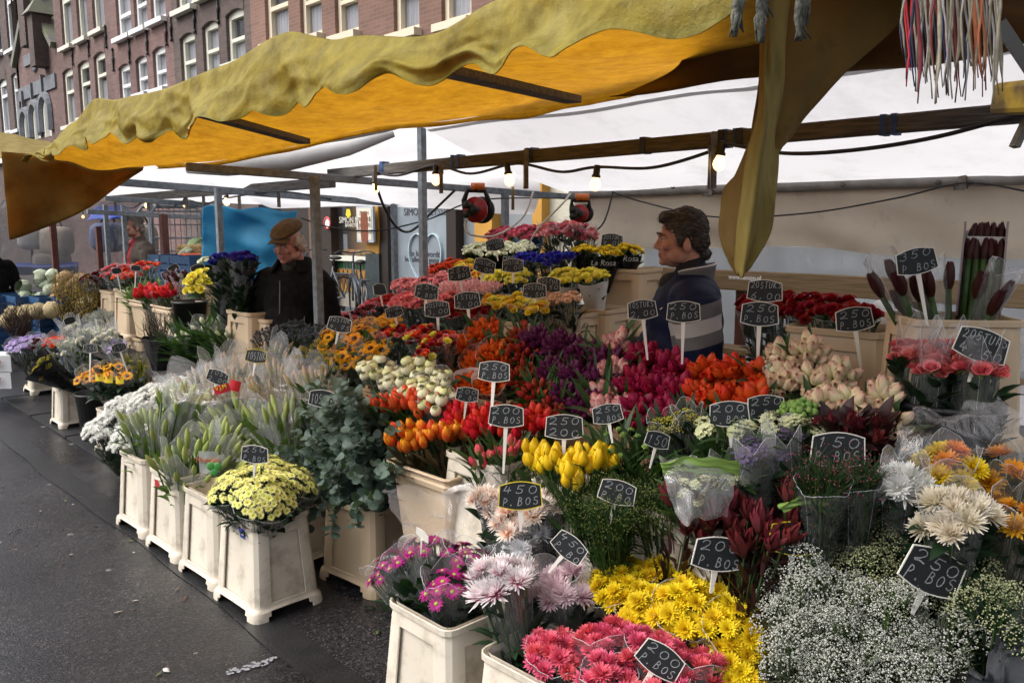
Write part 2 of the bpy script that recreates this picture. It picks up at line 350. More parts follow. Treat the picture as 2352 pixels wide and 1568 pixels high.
# ================================================================== BUILDINGS (facades on the far side of the pavement)
def brick(name, c, c2, mortar):
    m_ = bpy.data.materials.new(name); m_.use_nodes = True; t = m_.node_tree; N = t.nodes; L = t.links; b = N['Principled BSDF']
    tc = N.new('ShaderNodeTexCoord'); sx = N.new('ShaderNodeSeparateXYZ'); L.new(tc.outputs['Object'], sx.inputs[0])
    ad = N.new('ShaderNodeMath'); L.new(sx.outputs[0], ad.inputs[0]); L.new(sx.outputs[1], ad.inputs[1])
    cb = N.new('ShaderNodeCombineXYZ'); L.new(ad.outputs[0], cb.inputs[0]); L.new(sx.outputs[2], cb.inputs[1])
    br = N.new('ShaderNodeTexBrick'); L.new(cb.outputs[0], br.inputs['Vector']); br.inputs['Scale'].default_value = 1.0
    br.inputs['Brick Width'].default_value = .22; br.inputs['Row Height'].default_value = .066; br.inputs['Mortar Size'].default_value = .006
    br.inputs['Color1'].default_value = (*c, 1); br.inputs['Color2'].default_value = (*c2, 1); br.inputs['Mortar'].default_value = (*mortar, 1)
    nz = N.new('ShaderNodeTexNoise'); nz.inputs['Scale'].default_value = .7; nz.inputs['Detail'].default_value = 6; L.new(tc.outputs['Object'], nz.inputs['Vector'])
    mr = N.new('ShaderNodeMapRange'); mr.inputs[1].default_value = .3; mr.inputs[2].default_value = .7; mr.inputs[3].default_value = .72; mr.inputs[4].default_value = 1.15; L.new(nz.outputs[0], mr.inputs[0])
    mx = N.new('ShaderNodeMix'); mx.data_type = 'RGBA'; mx.blend_type = 'MULTIPLY'; mx.inputs['Factor'].default_value = 1
    L.new(br.outputs['Color'], mx.inputs['A']); L.new(mr.outputs[0], mx.inputs['B']); L.new(mx.outputs['Result'], b.inputs['Base Color'])
    b.inputs['Roughness'].default_value = .9
    bp = N.new('ShaderNodeBump'); bp.inputs['Strength'].default_value = .6; bp.inputs['Distance'].default_value = .008; L.new(br.outputs['Fac'], bp.inputs['Height']); bp.invert = True
    L.new(bp.outputs[0], b.inputs['Normal']); return m_
BR_R = brick('red_brick', (.22, .125, .112), (.165, .088, .08), (.17, .15, .14))
BR_R2 = brick('red_brown_brick', (.195, .115, .105), (.14, .08, .073), (.16, .14, .13))
BR_D = brick('dark_brick', (.13, .09, .08), (.09, .064, .058), (.10, .09, .085))
BR_O = brick('orange_brick', (.235, .125, .095), (.19, .10, .075), (.22, .17, .14))
STONE_G = mat('grey_stone', (.20, .215, .24), .8, col2=(.15, .16, .18), nscale=6, bump=.3, bscale=20)
PLASTER = mat('grey_plaster', (.26, .255, .25), .9, col2=(.20, .195, .19), nscale=3, bump=.2, bscale=15)
FR_W = mat('white_window_paint', (.78, .79, .78), .45); FR_C = mat('cream_window_paint', (.68, .60, .46), .5)
FR_V = mat('ivory_window_paint', (.68, .67, .58), .5)
IRON = mat('black_iron', (.014, .015, .016), .55)
SLATE = mat('lead_roof', (.15, .15, .15), .6, col2=(.20, .21, .13), nscale=3)
def glassm():
    m_ = bpy.data.materials.new('window_glass'); m_.use_nodes = True; N = m_.node_tree.nodes; L = m_.node_tree.links
    b = N['Principled BSDF']; b.inputs['Base Color'].default_value = (.10, .11, .125, 1); b.inputs['Roughness'].default_value = .05; b.inputs['Specular IOR Level'].default_value = .9
    tp = N.new('ShaderNodeBsdfTransparent'); ms = N.new('ShaderNodeMixShader'); ms.inputs[0].default_value = .35
    L.new(tp.outputs[0], ms.inputs[1]); L.new(b.outputs[0], ms.inputs[2]); L.new(ms.outputs[0], N['Material Output'].inputs[0]); return m_
GLASS = glassm()
GLASS_S = GLASS.copy(); GLASS_S.name = 'shop_glass'; [n for n in GLASS_S.node_tree.nodes if n.type == 'MIX_SHADER'][0].inputs[0].default_value = .12
CURT = mat('net_curtain', (.66, .66, .72), .9, col2=(.46, .46, .52), nscale=4, stretch=(1, 14, .4), trans=.1)
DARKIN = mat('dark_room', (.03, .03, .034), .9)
FX = 8.0
def facade(name, label, y0, y1, z0, z1, wins, brickm, frm, anchors=(), sillm=None, arch=True, curtain=.6, depth=.22, fx=FX):
    t = thing(name, label, 'building', (fx, y0, 0), 'brick houses behind the market')
    L_ = -V((fx, y0, 0))
    ys = sorted({y0, y1, *[a for w_ in wins for a in w_[:2]]}); zs = sorted({z0, z1, *[a for w_ in wins for a in w_[2:4]]})
    mb = MB()
    inside = lambda y, z: any(w_[0] < y < w_[1] and w_[2] < z < w_[3] for w_ in wins)
    for i in range(len(ys)-1):
        for j in range(len(zs)-1):
            if inside((ys[i]+ys[i+1])/2, (zs[j]+zs[j+1])/2): continue
            mb.add([(fx, ys[i], zs[j]), (fx, ys[i+1], zs[j]), (fx, ys[i+1], zs[j+1]), (fx, ys[i], zs[j+1])], [(0, 3, 2, 1)])
    for (a, b_, c, d) in [w_[:4] for w_ in wins]:
        q = [(a, c), (b_, c), (b_, d), (a, d)]
        for k in range(4):
            p, r = q[k], q[(k+1) % 4]
            mb.add([(fx, *p), (fx, *r), (fx+depth, *r), (fx+depth, *p)], [(0, 1, 2, 3)])
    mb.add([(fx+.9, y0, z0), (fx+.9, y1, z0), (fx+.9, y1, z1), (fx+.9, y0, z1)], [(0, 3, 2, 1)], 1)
    for yy in (y0, y1): mb.add([(fx, yy, z0), (fx+.9, yy, z0), (fx+.9, yy, z1), (fx, yy, z1)], [(0, 1, 2, 3)])
    mb.add([(fx, y0, z1), (fx+.9, y0, z1), (fx+.9, y1, z1), (fx, y1, z1)], [(0, 1, 2, 3)])
    obj('wall', mb.mesh('wall', [brickm, DARKIN], False), t, loc=L_)
    for k, w_ in enumerate(wins):
        a, b_, c, d = w_[:4]; split = w_[4] if len(w_) > 4 else .45; f = .125*min(1.4, max(.75, (b_-a)/1.0)); xg = fx+.13
        mb = MB(); fw = .12
        zt = d-f; zm = c+(d-c)*split
        mb.box((xg, a+f/2, (c+d)/2), (fw, f, d-c)); mb.box((xg, b_-f/2, (c+d)/2), (fw, f, d-c))
        mb.box((xg, (a+b_)/2, d-f*.75), (fw-.01, b_-a-2*f, f*1.5)); mb.box((xg, (a+b_)/2, c+f/2), (fw-.01, b_-a-2*f, f))
        mb.box((xg-.01, (a+b_)/2, zm), (fw, b_-a-2*f, f*.7))
        wd = obj('window', mb.mesh('window', frm, False), t, loc=L_)
        for (p, q_) in ((c+f, zm-f*.35), (zm+f*.35, d-f*1.5)):
            g = MB(); g.add([(xg+.02, a+f, p), (xg+.02, b_-f, p), (xg+.02, b_-f, q_), (xg+.02, a+f, q_)], [(0, 3, 2, 1)])
            obj('pane', g.mesh('pane', GLASS, False), wd)
        if RND.random() < curtain:
            g = MB(); hi = RND.choice((.6, 1.0, 1.0, 1.0))
            g.grid(lambda u, v: V((xg+.045+.015*math.sin(u*40), a+f+u*(b_-a-2*f), c+f+v*((d-c)*hi-2*f))), 24, 1)
            obj('curtain', g.mesh('curtain', CURT), wd)
        g = MB(); g.box((fx-.02, (a+b_)/2, c-.055), (.26, b_-a+.12, .11)); obj('sill', g.mesh('sill', sillm or frm, False), wd)
        if arch:
            g = MB(); n_ = 8
            for s in range(n_):
                u0, u1 = s/n_, (s+1)/n_
                zz = lambda u: d-.09*(2*u-1)**2*1.0
                yy = lambda u: a-.02+(b_-a+.04)*u
                g.add([(fx-.012, yy(u0), zz(u0)), (fx-.012, yy(u1), zz(u1)), (fx-.012, yy(u1), d+.25), (fx-.012, yy(u0), d+.25),
                       (fx+.12, yy(u0), zz(u0)), (fx+.12, yy(u1), zz(u1))], [(0, 3, 2, 1), (0, 1, 5, 4)])
            obj('arch_lintel', g.mesh('arch_lintel', brickm, False), t, loc=L_)
    for (y, z) in anchors:
        g = MB(); g.bar((fx-.03, y, z-.28), (fx-.03, y, z+.28), .03, .035); g.ell((fx-.035, y, z), (.03, .05, .09), 8, 5); g.ell((fx-.035, y, z+.26), (.03, .045, .05), 8, 5); g.ell((fx-.035, y, z-.26), (.03, .045, .05), 8, 5)
        obj('wall_anchor', g.mesh('wall_anchor', IRON), t, loc=L_)
    return t
def win(x0, x1, yt, yb, split=.45, fx=FX):
    ym = (yt+yb)/2; xm = (x0+x1)/2
    return (atX(x1, ym, fx).y, atX(x0, ym, fx).y, atX(xm, yb, fx).z, atX(xm, yt, fx).z, split)
def yof(px, py, fx=FX): return atX(px, py, fx).y
def anch(l, fx=FX): return [(atX(x, y, fx).y, atX(x, y, fx).z) for x, y in l]
facade('orange_brick_house', 'orange brick house with tall cream framed windows and net curtains above the shop', -7.0, yof(578, 100), 3.25, 12,
       [(-6.2+2.0*k, -5.0+2.0*k, 4.3, 6.9, .5) for k in range(4)]+[win(608, 662, -70, 97, .5), win(688, 738, -85, 86, .5), win(768, 822, -100, 80, .45), win(903, 962, -120, 75, .5), win(1013, 1082, -150, 50, .5)], BR_O, FR_C, arch=False, curtain=1.0)
facade('dark_brick_house', 'dark brown brick house with ivory sash windows under arched lintels', yof(578, 100), yof(400, 140), 0, 13,
       [win(415, 450, 75, 195), win(466, 503, 48, 170), win(520, 562, 20, 145), win(402, 445, -130, 22), win(455, 496, -160, -10), win(508, 550, -190, -40)], BR_D, FR_V, anch([(395, 65), (449, 45), (503, 22)]), curtain=1.0)
facade('red_brick_house', 'red brick house with broad white modern windows and grey wall anchors', yof(400, 140), yof(262, 180), 0, 13.5,
       [win(274, 300, 146, 232, .42), win(313, 339, 128, 216, .42), win(352, 382, 106, 205, .42), win(266, 300, -40, 86, .42), win(306, 336, -70, 68, .42), win(344, 378, -90, 48, .42)], BR_R, FR_W, anch([(262, 138), (299, 119), (340, 98), (384, 76)]), curtain=1.0)
facade('red_brown_brick_house', 'red brown brick house with narrow recessed ivory windows', yof(262, 180), yof(136, 215), 0, 13.5,
       [win(147, 171, 156, 290, .6), win(182, 208, 138, 270, .6), win(218, 245, 118, 250, .6), win(139, 164, -45, 110, .72), win(175, 199, -60, 92, .72), win(210, 237, -80, 72, .72)], BR_R2, FR_V, anch([(168, 126), (205, 106), (245, 85)]), curtain=.8)
# gabled chapel-like house: stone band, oculus, three arched windows
y0, y1 = yof(136, 215), yof(44, 250); ym = (y0+y1)/2
t = thing('gabled_house', 'narrow gabled brick house with grey stone bands, round window and arched windows', 'building', (FX, y0, 0), 'brick houses behind the market'); L_ = -V((FX, y0, 0))
mb = MB(); ze = atX(110, 120, FX).z; zg = atX(70, -10, FX).z
mb.add([(FX, y0, 0), (FX, y1, 0), (FX, y1, ze), (FX, ym, zg), (FX, y0, ze), (FX+.9, y0, 0), (FX+.9, y1, 0), (FX+.9, y1, ze), (FX+.9, ym, zg), (FX+.9, y0, ze)],
       [(0, 4, 3, 2, 1), (5, 6, 7, 8, 9), (4, 9, 8, 3), (3, 8, 7, 2)])
obj('wall', mb.mesh('wall', BR_R2, False), t, loc=L_)
mb = MB(); mb.box((FX+2.0, ym, 7), (1.5, y1-y0+.6, 14)); obj('rear_wall', mb.mesh('rear_wall', PLASTER, False), t, loc=L_)
for ya, yb in ((y0, ym), (y1, ym)):
    mb = MB(); mb.bar((FX+.3, ya, ze+.08), (FX+.3, yb, zg+.1), .9, .2); obj('gable_coping', mb.mesh('gable_coping', SLATE, False), t, loc=L_)
def stoneband(pxy, nm='stone_band', h=.3, ww=None):
    (xa, ya_), (xb, yb_) = pxy; p = atX(xa, ya_, FX); q_ = atX(xb, yb_, FX); g = MB(); g.bar((FX-.01, p.y, p.z), (FX-.01, q_.y, p.z), .1, h); obj(nm, g.mesh(nm, STONE_G, False), t, loc=L_)
stoneband(((130, 185), (48, 230)), h=.42); stoneband(((98, 122), (58, 140)), h=.35)
g = MB(); p = atX(80, 135, FX)
g.lathe([(.30, -.05), (.42, -.05), (.42, .05), (.30, .05), (.30, -.05)], 20, (FX, p.y, p.z), 0, Matrix.Rotation(math.pi/2, 3, 'Y')); ri = obj('round_window', g.mesh('round_window', STONE_G), t, loc=L_)
g = MB(); g.lathe([(.001, 0), (.3, 0)], 20, (FX-.02, p.y, p.z), 0, Matrix.Rotation(math.pi/2, 3, 'Y')); obj('pane', g.mesh('pane', FR_V), ri)
for (x0, x1, yt, yb) in ((57, 70, 262, 330), (78, 92, 245, 320), (101, 117, 228, 315)):
    a, b_, c_, d_, _ = win(x0, x1, yt, yb); r = (b_-a)/2; yc = (a+b_)/2
    arc = [(yc+r*math.cos(k*math.pi/10), d_-r+r*math.sin(k*math.pi/10)) for k in range(11)]
    g = MB(); g.add([(FX-.01, a, c_)]+[(FX-.01, y, z) for y, z in arc[::-1]]+[(FX-.01, b_, c_)], [tuple(range(13))])
    w_ = obj('arched_window', g.mesh('arched_window', FR_V, False), t, loc=L_)
    g = MB(); rr = r*.62; g.add([(FX-.02, yc-rr, c_)]+[(FX-.02, yc+(y-yc)*.62, d_-r+(z-d_+r)*.62) for y, z in arc[::-1]]+[(FX-.02, yc+rr, c_)], [tuple(range(13))]); obj('pane', g.mesh('pane', GLASS, False), w_)
    g = MB(); g.tube([(FX-.03, yc-(r+.14), d_-r-.6)]+[(FX-.03, yc+(y-yc)*(r+.14)/r, d_-r+(z-d_+r)*(r+.14)/r) for y, z in arc[::-1]]+[(FX-.03, yc+(r+.14), d_-r-.6)], .13, 6); obj('stone_arch', g.mesh('stone_arch', STONE_G, False), t, loc=L_)
    g = MB(); g.bar((FX-.03, yc, d_+.1), (FX-.03, yc, d_+.75), .1, .2); obj('keystone', g.mesh('keystone', STONE_G, False), t, loc=L_)
g = MB(); p = atX(104, 95, FX); g.box((FX-.15, p.y, p.z), (.5, .55, 1.6)); pn = obj('gable_pier', g.mesh('gable_pier', BR_D, False), t, loc=L_)
g = MB(); g.box((FX-.15, p.y, p.z+1.0), (.75, .8, .5), taper=.15); obj('pier_cap', g.mesh('pier_cap', SLATE, False), pn)
g = MB(); p = atX(75, 20, FX); g.box((FX-.1, p.y, p.z), (.5, .7, 2.4)); obj('chimney', g.mesh('chimney', BR_D, False), t, loc=L_)
facade('far_brick_house', 'far brown brick house with tall white windows above a shop board', yof(44, 250), yof(-260, 330), 0, 14,
       [win(13, 33, -40, 118, .75), win(-22, 0, -20, 130, .75), win(30, 44, 165, 300, .7), win(0, 19, 180, 310, .7), win(-40, -18, 195, 330, .7)], BR_D, FR_W, curtain=.7)
g = MB(); p = atX(22, 320, FX-.1); q_ = atX(-60, 345, FX-.1); g.bar((FX-.12, p.y, p.z-.3), (FX-.12, q_.y, p.z-.3), .1, .95)
t = thing('shop_board', 'white shop board with faded red lettering on the far brick house', 'sign', (FX-.12, p.y, p.z-.3)); obj('panel', g.mesh('panel', FR_W, False), t, world=True)
RED_P = mat('red_paint', (.45, .04, .04), .5)
def textmesh(s, size, m_, align='LEFT', extr=.001, bold=0.0, shear=0.0):
    cu = bpy.data.curves.new('txt', 'FONT'); cu.body = s; cu.size = size; cu.align_x = align; cu.extrude = extr; cu.offset = bold; cu.shear = shear; cu.resolution_u = 3
    o = bpy.data.objects.new('txt', cu); COL.objects.link(o); dg = bpy.context.evaluated_depsgraph_get()
    me = bpy.data.meshes.new_from_object(o.evaluated_get(dg)); bpy.data.objects.remove(o); bpy.data.curves.remove(cu)
    me.materials.clear(); me.materials.append(m_); return me
# orientation for lettering on a facade seen from the street (text runs towards -Y, up +Z, faces -X)
QF = Matrix(((0, 0, -1), (-1, 0, 0), (0, 1, 0))).to_quaternion()
def letter(s, size, m_, parent, pos, align='LEFT', q=QF, nm='lettering', **k):
    return obj(nm, textmesh(s, size, m_, align, **k), parent, loc=V(pos)-V(parent.location), q=q)
letter('de lampi', .55, RED_P, t, (FX-.18, q_.y-1.2, p.z-.48))

# ------------------------------------------------------------------ bakery shop front on the ground floor of the orange house
OCHRE = mat('ochre_paint', (.52, .27, .045), .6, col2=(.46, .235, .04), nscale=3)
DKPAINT = mat('dark_brown_paint', (.025, .017, .014), .4); TEALM = mat('dark_marble', (.03, .042, .045), .3, col2=(.05, .065, .07), nscale=9)
SHOPI = mat('shop_interior', (.30, .17, .05), .7, col2=(.22, .12, .035), nscale=1.5)
FROST = mat('frosted_pane', (.20, .235, .27), .35, col2=(.28, .32, .36), nscale=2.2)
t = thing('bakery_shop_front', 'bakery shop front with ochre pillars, dark doors and frosted heart window', 'shop front', (FX, 6.2, 0)); L_ = -V(t.location)
def span(x0, x1, py): return yof(x1, py), yof(x0, py)
def slab(nm, x0, x1, z0, z1, m_, xo=0.0, th=.1, par=None, py=560):
    a, b_ = span(x0, x1, py); g = MB(); g.box((FX+xo, (a+b_)/2, (z0+z1)/2), (th, b_-a, z1-z0)); return obj(nm, g.mesh(nm, m_, False), par or t, loc=L_ if par is None else None)
slab('fascia', 640, 1480, 2.62, 3.25, DKPAINT, .05, .3)
slab('pillar', 858, 887, 1.17, 2.64, OCHRE, 0, .3); slab('pillar_base', 857, 888, 0, 1.17, TEALM, -.01, .3)
slab('pillar', 1108, 1148, .1, 2.64, OCHRE, 0, .3); slab('pillar', 1240, 1262, .1, 2.64, OCHRE, 0, .3)
slab('side_wall', 1262, 1480, .1, 2.64, mat('pale_cladding', (.52, .50, .40), .6, col2=(.45, .43, .34), nscale=3, stretch=(1, 1, 12)), .1, .2)
g = MB(); g.box((FX+.1, (yof(1480, 560)-7)/2, 1.37), (.2, yof(1480, 560)+7-.004, 2.54)); obj('side_wall', g.mesh('side_wall', PLASTER, False), t, loc=L_); g = MB(); g.box((FX+.05, (yof(1480, 560)-7)/2, 2.935), (.3, yof(1480, 560)+7-.004, .63)); obj('fascia', g.mesh('fascia', DKPAINT, False), t, loc=L_)
slab('wall_panel', 1148, 1240, .1, 2.64, mat('grey_panel', (.22, .24, .26), .5), .12, .2)
slab('door_frame', 887, 905, .1, 2.64, DKPAINT, 0, .25); slab('door_frame', 1040, 1062, .1, 2.64, DKPAINT, 0, .25); slab('wall_panel', 1062, 1108, .1, 2.64, mat('grey_panel_b', (.20, .22, .24), .5), .08, .1)
slab('door_frame', 740, 775, .1, 2.64, DKPAINT, 0, .25); slab('brown_post', 728, 741, .1, 2.64, mat('brown_post', (.14, .08, .05), .6), -.03, .25); slab('door_frame', 640, 728, .1, 2.64, DKPAINT, .12, .1)
dp = slab('frosted_window', 905, 1040, .25, 2.62, FROST, .06, .05)
HEARTM = mat('heart_print', (.55, .68, .74), .5)
hc = atX(975, 600, FX); g = MB(); pts = []
for k in range(3, 40):
    a = k/42*2*math.pi; x = 16*math.sin(a)**3; y = 13*math.cos(a)-5*math.cos(2*a)-2*math.cos(3*a)-math.cos(4*a); pts.append((FX+.02, hc.y-x*.026, hc.z+y*.036))
for k in range(len(pts)-1): g.bar(pts[k], pts[k+1], .012, .05, up=(1, 0, 0))
obj('heart_outline', g.mesh('heart_outline', HEARTM, False), dp)
INK = mat('dark_print', (.05, .05, .055), .6); CRW = mat('cream_print', (.72, .70, .62), .6)
def on_pane(s, px, py, size, m_, par=dp, xo=.028, **k): p = atX(px, py, FX); o = obj('lettering', textmesh(s, size, m_, **k), par, q=QF); o.location = (FX+xo-(0 if par is not t else FX), p.y-(0 if par is not t else t.location.y), p.z); return o
on_pane('SIMON MEYSSEN', 924, 495, .165, INK); on_pane('En hier wordt', 936, 588, .14, INK); on_pane('het allemaal gemaakt', 926, 600, .125, INK)
sw = slab('shop_window', 775, 858, 1.12, 2.62, GLASS_S, .02, .02)
slab('window_interior', 770, 860, 1.1, 2.62, SHOPI, .28, .05); slab('window_ledge', 773, 858, 1.02, 1.1, FR_V, -.02, .25)
p = atX(779, 512, FX); o = letter('SIMON MEYSSEN', .15, CRW, t, (FX-.0, p.y, p.z)); p = atX(793, 521, FX); letter('BANKETBAKKER', .085, CRW, t, (FX, p.y, p.z))
g = MB(); p = atX(801, 490, FX); g.lathe([(.001, 0), (.09, 0)], 5, (FX-.01, p.y, p.z), 0, Matrix.Rotation(math.pi/2, 3, 'Y')); obj('yellow_emblem', g.mesh('yellow_emblem', RIM_Y, False), t, loc=L_)
GT = mat('green_tile', (.02, .10, .04), .25, spec=.6); YT = mat('amber_tile', (.40, .20, .03), .3, spec=.6); BT = mat('brown_tile', (.11, .055, .02), .3, spec=.6)
a, b_ = span(775, 858, 620)
slab('tile_backing', 774, 858, .2, 1.02, mat('grout', (.30, .27, .22), .8), .06, .1)
nt_ = 12
gt = MB(); gt.box((0, 0, 0), (.02, (b_-a)/nt_-.012, .12)); gtm = gt.mesh('tile', GT, False)
dmd = MB(); hw = (b_-a)/8/2-.006; dmd.add([(0, -hw, 0), (0, 0, .2), (0, hw, 0), (0, 0, -.2), (-.02, -hw*.9, 0), (-.02, 0, .18), (-.02, hw*.9, 0), (-.02, 0, -.18)], [(4, 5, 6, 7), (0, 1, 5, 4), (1, 2, 6, 5), (2, 3, 7, 6), (3, 0, 4, 7)]); dm1 = dmd.mesh('tile', BT, False)
tri = MB(); tri.add([(0, -hw, .2), (0, hw, .2), (0, 0, .012), (-.015, -hw*.9, .19), (-.015, hw*.9, .19), (-.015, 0, .025)], [(3, 4, 5), (0, 1, 4, 3), (1, 2, 5, 4), (2, 0, 3, 5)]); tr1 = tri.mesh('tile', YT, False)
for k in range(nt_): obj('tile', gtm, t, loc=V((FX, a+(k+.5)*(b_-a)/nt_, .945))+L_)
for k in range(8):
    yc = a+(k+.5)*(b_-a)/8; obj('tile', dm1, t, loc=V((FX, yc, .66))+L_)
    for s in (1, -1): obj('tile', tr1, t, loc=V((FX, yc+(b_-a)/16, .66))+L_, q=Quaternion((1, 0, 0), 0 if s > 0 else math.pi))
# cakes on the ledge
for k in range(5):
    g = MB(); c = V((FX+.14, a+.15+k*(b_-a-.3)/4, 1.12)); g.lathe([(.001, 0), (.10, 0), (.11, .05), (.06, .09), (.001, .09)], 10, c); o = obj('cake', g.mesh('cake', mat('baked_cake%d' % k, (.35, .16+.03*(k % 3), .05), .6))); tag(o, 'small brown cake behind the bakery window', 'cake', 'cakes in the bakery window')
# poster frame on the pillar
p = atX(840, 515, FX-.25); t2 = thing('poster_board', 'white framed biscuit poster hanging on the ochre pillar', 'poster', p)
hwd = (yof(822, 515, FX-.25)-yof(860, 515, FX-.25))/2; hh = (atX(840, 474, FX-.25).z-atX(840, 557, FX-.25).z)/2
g = MB(); g.box((0, 0, 0), (.04, 2*hwd, 2*hh)); obj('frame', g.mesh('frame', mat('silver_frame', (.55, .6, .66), .3, metal=.3), False), t2)
g = MB(); g.box((-.022, 0, 0), (.01, 2*hwd-.08, 2*hh-.08)); pp = obj('print', g.mesh('print', mat('cream_poster', (.70, .66, .54), .7), False), t2)
BISC = mat('biscuit_print', (.22, .07, .035), .7)
g = MB(); g.grid(lambda u, v: V((-.030, (u-.5)*.22*(1-.25*abs(2*v-1)**3), -.28+v*.50-.02)), 6, 10); obj('biscuit', g.mesh('biscuit', BISC), pp)
g = MB(); rr = random.Random(3)
for k in range(34):
    y = rr.uniform(-hwd+.07, hwd-.07); z = rr.uniform(-hh+.08, hh*.45)
    if abs(y) < .15: continue
    g.box((-.0285, y, z), (.001, .03, .075), R=Matrix.Rotation(rr.uniform(-.5, .5), 3, 'X'))
obj('small_biscuit_print', g.mesh('small_biscuit_print', BISC, False), pp)['kind'] = 'stuff'
for k, s in enumerate(('ZE ZIJN', 'ER WEER...', 'DE ECHTE', 'SPECULAASJES')):
    obj('lettering', textmesh(s, .082, INK, 'CENTER'), pp, loc=(-.029, 0, hh-.14-k*.1), q=QF)
g = MB(); p = atX(752, 513, FX-.16); g.lathe([(.001, 0), (.085, 0)], 20, p, 0, Matrix.Rotation(math.pi/2, 3, 'Y')); g.lathe([(.085, -.01), (.12, -.01), (.12, .005), (.085, .005)], 20, p, 1, Matrix.Rotation(math.pi/2, 3, 'Y'))
tag(obj('round_sign', g.mesh('round_sign', [FR_W, RED_P])), 'small round white sign with red rim on the shop door frame', 'sign')
# ================================================================== STALL ROOFS
def yellow_canvas(name):
    m_ = bpy.data.materials.new(name); m_.use_nodes = True; t = m_.node_tree; N = t.nodes; L = t.links; b = N['Principled BSDF']
    tc = N.new('ShaderNodeTexCoord'); src = tc.outputs['Object']
    def nz(s, d=6, st=None, r=.6):
        n = N.new('ShaderNodeTexNoise'); n.inputs['Scale'].default_value = s; n.inputs['Detail'].default_value = d; n.inputs['Roughness'].default_value = r
        if st:
            mp = N.new('ShaderNodeMapping'); mp.inputs['Scale'].default_value = st; L.new(src, mp.inputs[0]); L.new(mp.outputs[0], n.inputs['Vector'])
        else: L.new(src, n.inputs['Vector'])
        return n.outputs[0]
    def mr(i, a, b_, c_=0, d_=1):
        n = N.new('ShaderNodeMapRange'); n.inputs[1].default_value = a; n.inputs[2].default_value = b_; n.inputs[3].default_value = c_; n.inputs[4].default_value = d_; L.new(i, n.inputs[0]); return n.outputs[0]
    def mix(f, a, bc, mode='MIX'):
        n = N.new('ShaderNodeMix'); n.data_type = 'RGBA'; n.blend_type = mode
        if isinstance(f, float): n.inputs['Factor'].default_value = f
        else: L.new(f, n.inputs['Factor'])
        for k, x in (('A', a), ('B', bc)):
            if isinstance(x, tuple): n.inputs[k].default_value = (*x, 1)
            else: L.new(x, n.inputs[k])
        return n.outputs['Result']
    grime = mr(nz(10, 9, None, .75), .40, .66)
    streak = mr(nz(9, 8, (1.0, 6, 6), .7), .55, .75, 0, .55)
    sr = mix(grime, (.45, .395, .045), (.22, .18, .02)); sr = mix(mr(nz(6, 9, None, .78), .46, .66, 0, .7), sr, (.54, .50, .15)); sr = mix(mr(nz(14, 8, (1, 1, .35), .75), .54, .74, 0, .5), sr, (.17, .135, .02))
    tr = mix(grime, (.66, .31, .015), (.44, .185, .008)); tr = mix(streak, tr, (.20, .075, .006))
    L.new(sr, b.inputs['Base Color']); b.inputs['Roughness'].default_value = .5; b.inputs['Specular IOR Level'].default_value = .35
    bp = N.new('ShaderNodeBump'); bp.inputs['Strength'].default_value = .8; bp.inputs['Distance'].default_value = .02; L.new(nz(9, 9, None, .68), bp.inputs['Height']); L.new(bp.outputs[0], b.inputs['Normal'])
    tl = N.new('ShaderNodeBsdfTranslucent'); L.new(tr, tl.inputs[0])
    ms = N.new('ShaderNodeMixShader'); ms.inputs[0].default_value = .52; L.new(b.outputs[0], ms.inputs[1]); L.new(tl.outputs[0], ms.inputs[2]); L.new(ms.outputs[0], N['Material Output'].inputs[0])
    return m_
YEL = yellow_canvas('yellow_canvas')
YEL_D = mat('shaded_brown_canvas', (.20, .12, .025), .8, col2=(.13, .075, .015), nscale=4, trans=.25, tcol=(1.3, .9, .3), bump=.4, bscale=14, dirt=((.05, .03, .01), 12, .55, .8, .6))  # brown canvas; on the sagging roof part the brown stands for missing light
YEL_C = mat('ochre_canvas', (.27, .165, .025), .8, col2=(.17, .10, .015), nscale=5, trans=.45, tcol=(1.5, 1.0, .3), bump=.4, bscale=14, dirt=((.07, .04, .01), 12, .52, .8, .6))
YEL_L = mat('pale_yellow_canvas', (.36, .28, .08), .75, col2=(.24, .17, .035), nscale=6, trans=.3, bump=.4, bscale=14, stretch=(3, 3, .8), dirt=((.16, .12, .04), 9, .5, .75, .6))
def interp(keys, x):
    if x <= keys[0][0]: return keys[0][1]
    for (a, va), (b_, vb) in zip(keys, keys[1:]):
        if x <= b_:
            t_ = (x-a)/(b_-a); t_ = t_*t_*(3-2*t_); return va+(vb-va)*t_
    return keys[-1][1]
def fz(Y): return interp([(0.6, 2.42), (1.1, 2.32), (1.5, 2.175), (1.77, 2.135), (2.2, 2.19), (2.56, 2.262), (3.0, 2.22), (3.6, 2.20), (4.1, 2.215), (4.43, 2.25), (4.8, 2.17), (5.2, 2.08), (5.6, 2.05)], Y)
def fxx(Y): return 1.4
def rz_(Y): return interp([(0.6, 2.30), (1.6, 2.27), (2.6, 2.24), (4.0, 2.19), (4.6, 2.10), (5.2, 2.03), (5.6, 2.02)], Y)
def rx_(Y): return interp([(0.6, 2.75), (1.5, 2.9), (3.0, 3.1), (4.0, 2.75), (4.6, 2.5), (5.6, 2.05)], Y)
YA, YB = .86, 5.5
t = thing('yellow_awning', 'old yellow canvas awning with scalloped edge over the flower stall', 'awning', (1.4, YA, 2.2))
def roofpt(u, v):
    Y = YA+(YB-YA)*u; xa, za, xb, zb = fxx(Y), fz(Y), rx_(Y), rz_(Y)
    sag = -.045*math.sin(math.pi*v)*(1+.5*math.sin(Y*2.3))
    n_ = noise.noise(V((Y*1.6, v*2.2, 3.1)))*.03*math.sin(math.pi*min(1, v*1.2))+noise.noise(V((Y*4+v*3, v*6, 7)))*.009
    return V((xa+(xb-xa)*v, Y, za+(zb-za)*v+sag+n_))
